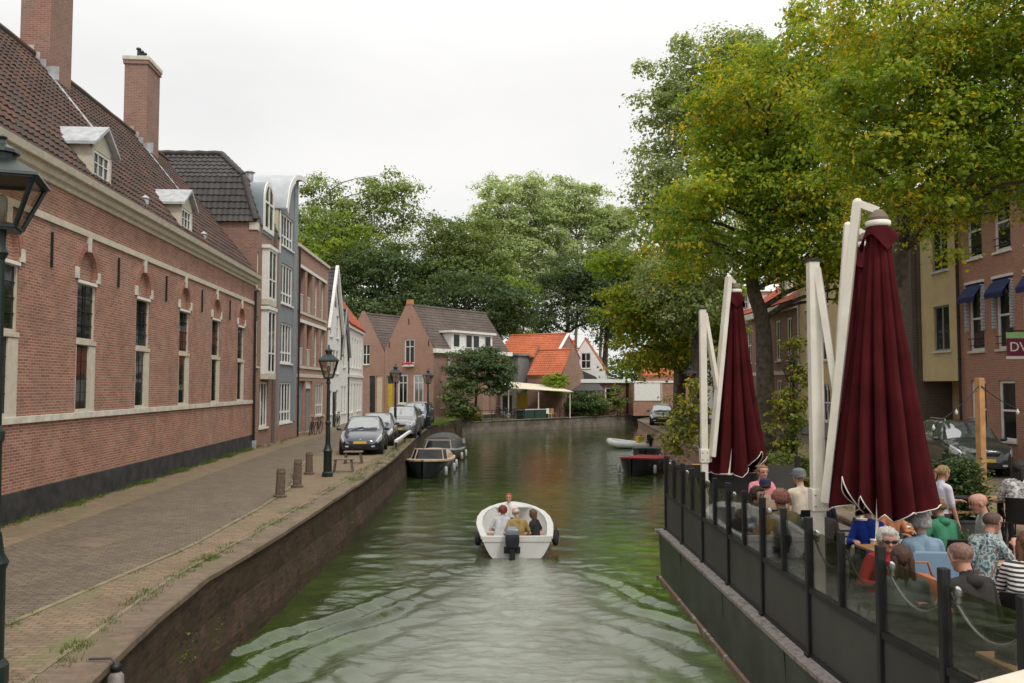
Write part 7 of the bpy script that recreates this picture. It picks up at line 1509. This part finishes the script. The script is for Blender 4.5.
# right bank plants
tree('vine', 'leafy vine climbing up the right bank lamp post', (10.7, 32.3, 0), [(10.7, 32.3, 0), (10.75, 32.3, 1.5), (10.65, 32.3, 3), (10.7, 32.3, 4.2)], [el(793, 395, 32, 11, 40, .4), el(787, 425, 32, 18, 28, .6), el(800, 380, 32, 8, 20, .3), el(795, 345, 32, 7, 14, .3)], 150, 16, .16, .16, ['leaf_vine', 'leaf_gold'], gold=.3, limbs=12, r0=.03, seed=70, gap=-.3, cat='vine')
tree('vine', 'thin climbing plant with reddish leaves at right quay edge', (7.3, 27, 0), [(6.0, 27, WZ), (6.1, 27, 0), (5.9, 27, 1), (6.0, 27, 2)], [el(686, 420, 27, 15, 30, .5), el(675, 440, 27, 12, 18, .4), el(700, 400, 27, 10, 16, .4)], 110, 14, .13, .15, ['leaf_vine', 'leaf_gold'], gold=.35, limbs=14, r0=.025, seed=71, gap=-.2, cat='vine')
for k, (x, y, rx, rz, lb) in enumerate(((8.3, 25.5, .9, .32, 'low yellowish hedge bush behind the far parasol'), (9.4, 27.5, .8, .3, 'low yellowish bush right of the far parasol'), (7.3, 22.5, .8, .45, 'dark potted bush beyond the terrace end'))): shrub(lb, x, y, 0, rx, rz, 130, 22, .12, ['leaf_vine', 'leaf_shrub'], 72 + k, gold=.4, cr_=.16)
pb = thing('potted_bush', 'dark green potted bush before the dark green car', 'plant', (7.65, 14.6, 0)); MB().lathe([(.2, 0), (.27, .5), (.29, .52), (.29, .56), (.24, .56), (.23, .5)], 16).build('pot', 'pot', pb, smooth=30)
C_ = clusters([(0, 0, 1.05, .40, .40, .52)], 240, .5, -.3, 1.2, 80); Lp = np.repeat(C_, 22, 0); Lp += rs_.randn(len(Lp), 3) * .09; setpar(leafmesh('foliage', Lp, .065, ['leaf_dark', 'leaf_shrub'], None, (rs_.rand(len(Lp)) < .3).astype(np.int32)), pb)
mb = MB()
for i in range(9): a = rng.random() * 6.3; mb.tube([(0, 0, .5), (.1 * math.cos(a), .1 * math.sin(a), .9), (.3 * math.cos(a), .3 * math.sin(a), 1.4)], [.015, .012, .006], 5)
mb.build('stems', 'bark', pb)
pb = thing('potted_bush', 'low green potted plant between the boy in green and grey tee man', 'plant', (6.55, 12.9, DZ)); MB().lathe([(.15, 0), (.2, .38), (.18, .38)], 14).build('pot', 'pot', pb, smooth=30)
C_ = clusters([(0, 0, .55, .32, .32, .25)], 90, .5, -.3, 1.2, 81); Lp = np.repeat(C_, 20, 0); Lp += rs_.randn(len(Lp), 3) * .06; setpar(leafmesh('foliage', Lp, .06, ['leaf_dark', 'leaf_shrub'], None, (rs_.rand(len(Lp)) < .3).astype(np.int32)), pb)
# grass tufts along walls and kerbs: nobody could count them
pts = []
for _ in range(300):
    d = rng.uniform(9, 40); pts.append((interp(WALLX, d) + .06 + abs(rng.gauss(0, .06)), d, .9 if rng.random() < .3 else .5))
for _ in range(260): d = rng.uniform(8, 60); pts.append((interp(CPL, d) + rng.gauss(.05, .07), d, .5))
for _ in range(150): d = rng.uniform(24, 60); pts.append((interp(LE, d) - abs(rng.gauss(.1, .25)), d, .8))
for _ in range(70): d = rng.uniform(8, 30); pts.append((interp(GUT, d) + rng.gauss(.05, .05), d, .4))
for _ in range(120): d = rng.uniform(38, 66); pts.append((interp(WALLX, d) + .3 + abs(rng.gauss(0, .2)), d, .8))
for _ in range(260): d = rng.uniform(60, 73); pts.append((-5.6 + rng.gauss(0, .5), d, 1.6))
for _ in range(500): d = rng.uniform(19, 60); pts.append((interp(RE, d) + .4 + abs(rng.gauss(0, .9)), d, .7))
for k in range(60):
    d = rng.choice([9.3, 11.8, 12.6, 14.0, 15.3, 17.5, 19.5, 23, 26]) + rng.gauss(0, .25); pts.append((interp(CPL, d) + rng.gauss(.06, .08), d, .6))
for _ in range(140):
    d = rng.choice([13, 20, 24.5, 28, 31, 34, 36.5, 37.5]) + rng.gauss(0, .5); pts.append((interp(WALLX, d) + .08 + abs(rng.gauss(0, .10)), d, 1.2))
V = []; F = []
for x, y, s in pts:
    for _ in range(16):
        a = rng.random() * 6.3; h = s * rng.uniform(.05, .15); bx_, by_ = x + rng.gauss(0, .05), y + rng.gauss(0, .06); dx_, dy_ = math.cos(a) * .006, math.sin(a) * .006; lx_, ly_ = rng.gauss(0, .5) * h, rng.gauss(0, .5) * h
        k = len(V); V += [(bx_ - dx_, by_ - dy_, 0), (bx_ + dx_, by_ + dy_, 0), (bx_ + lx_, by_ + ly_, h)]; F.append((k, k + 1, k + 2))
tag(quick('grass', V, F, 'grass'), kind='stuff')
# fallen leaves on the right bank and weeds hanging on the quay wall
C_ = np.array([(rng.uniform(7.6, 14), rng.uniform(18, 50), .012) for _ in range(2500)]); tag(leafmesh('leaf_litter', C_, .11, ['leaf_gold', 'leaf_vine'], None, (rs_.rand(2500) < .4).astype(np.int32), up=3), kind='stuff')
W_ = []
for _ in range(9):
    d = rng.choice([rng.uniform(10, 13), rng.uniform(9, 40)]); x = interp(LE, d); z = rng.uniform(-1.0, -.1); W_ += [(x + .05 + rng.gauss(0, .03), d + rng.gauss(0, .09), z + rng.gauss(0, .12)) for _ in range(14)]
tag(leafmesh('wall_weeds', np.array(W_), .045, ['leaf_vine', 'leaf_shrub'], None, (rs_.rand(len(W_)) < .4).astype(np.int32), up=0), kind='stuff')
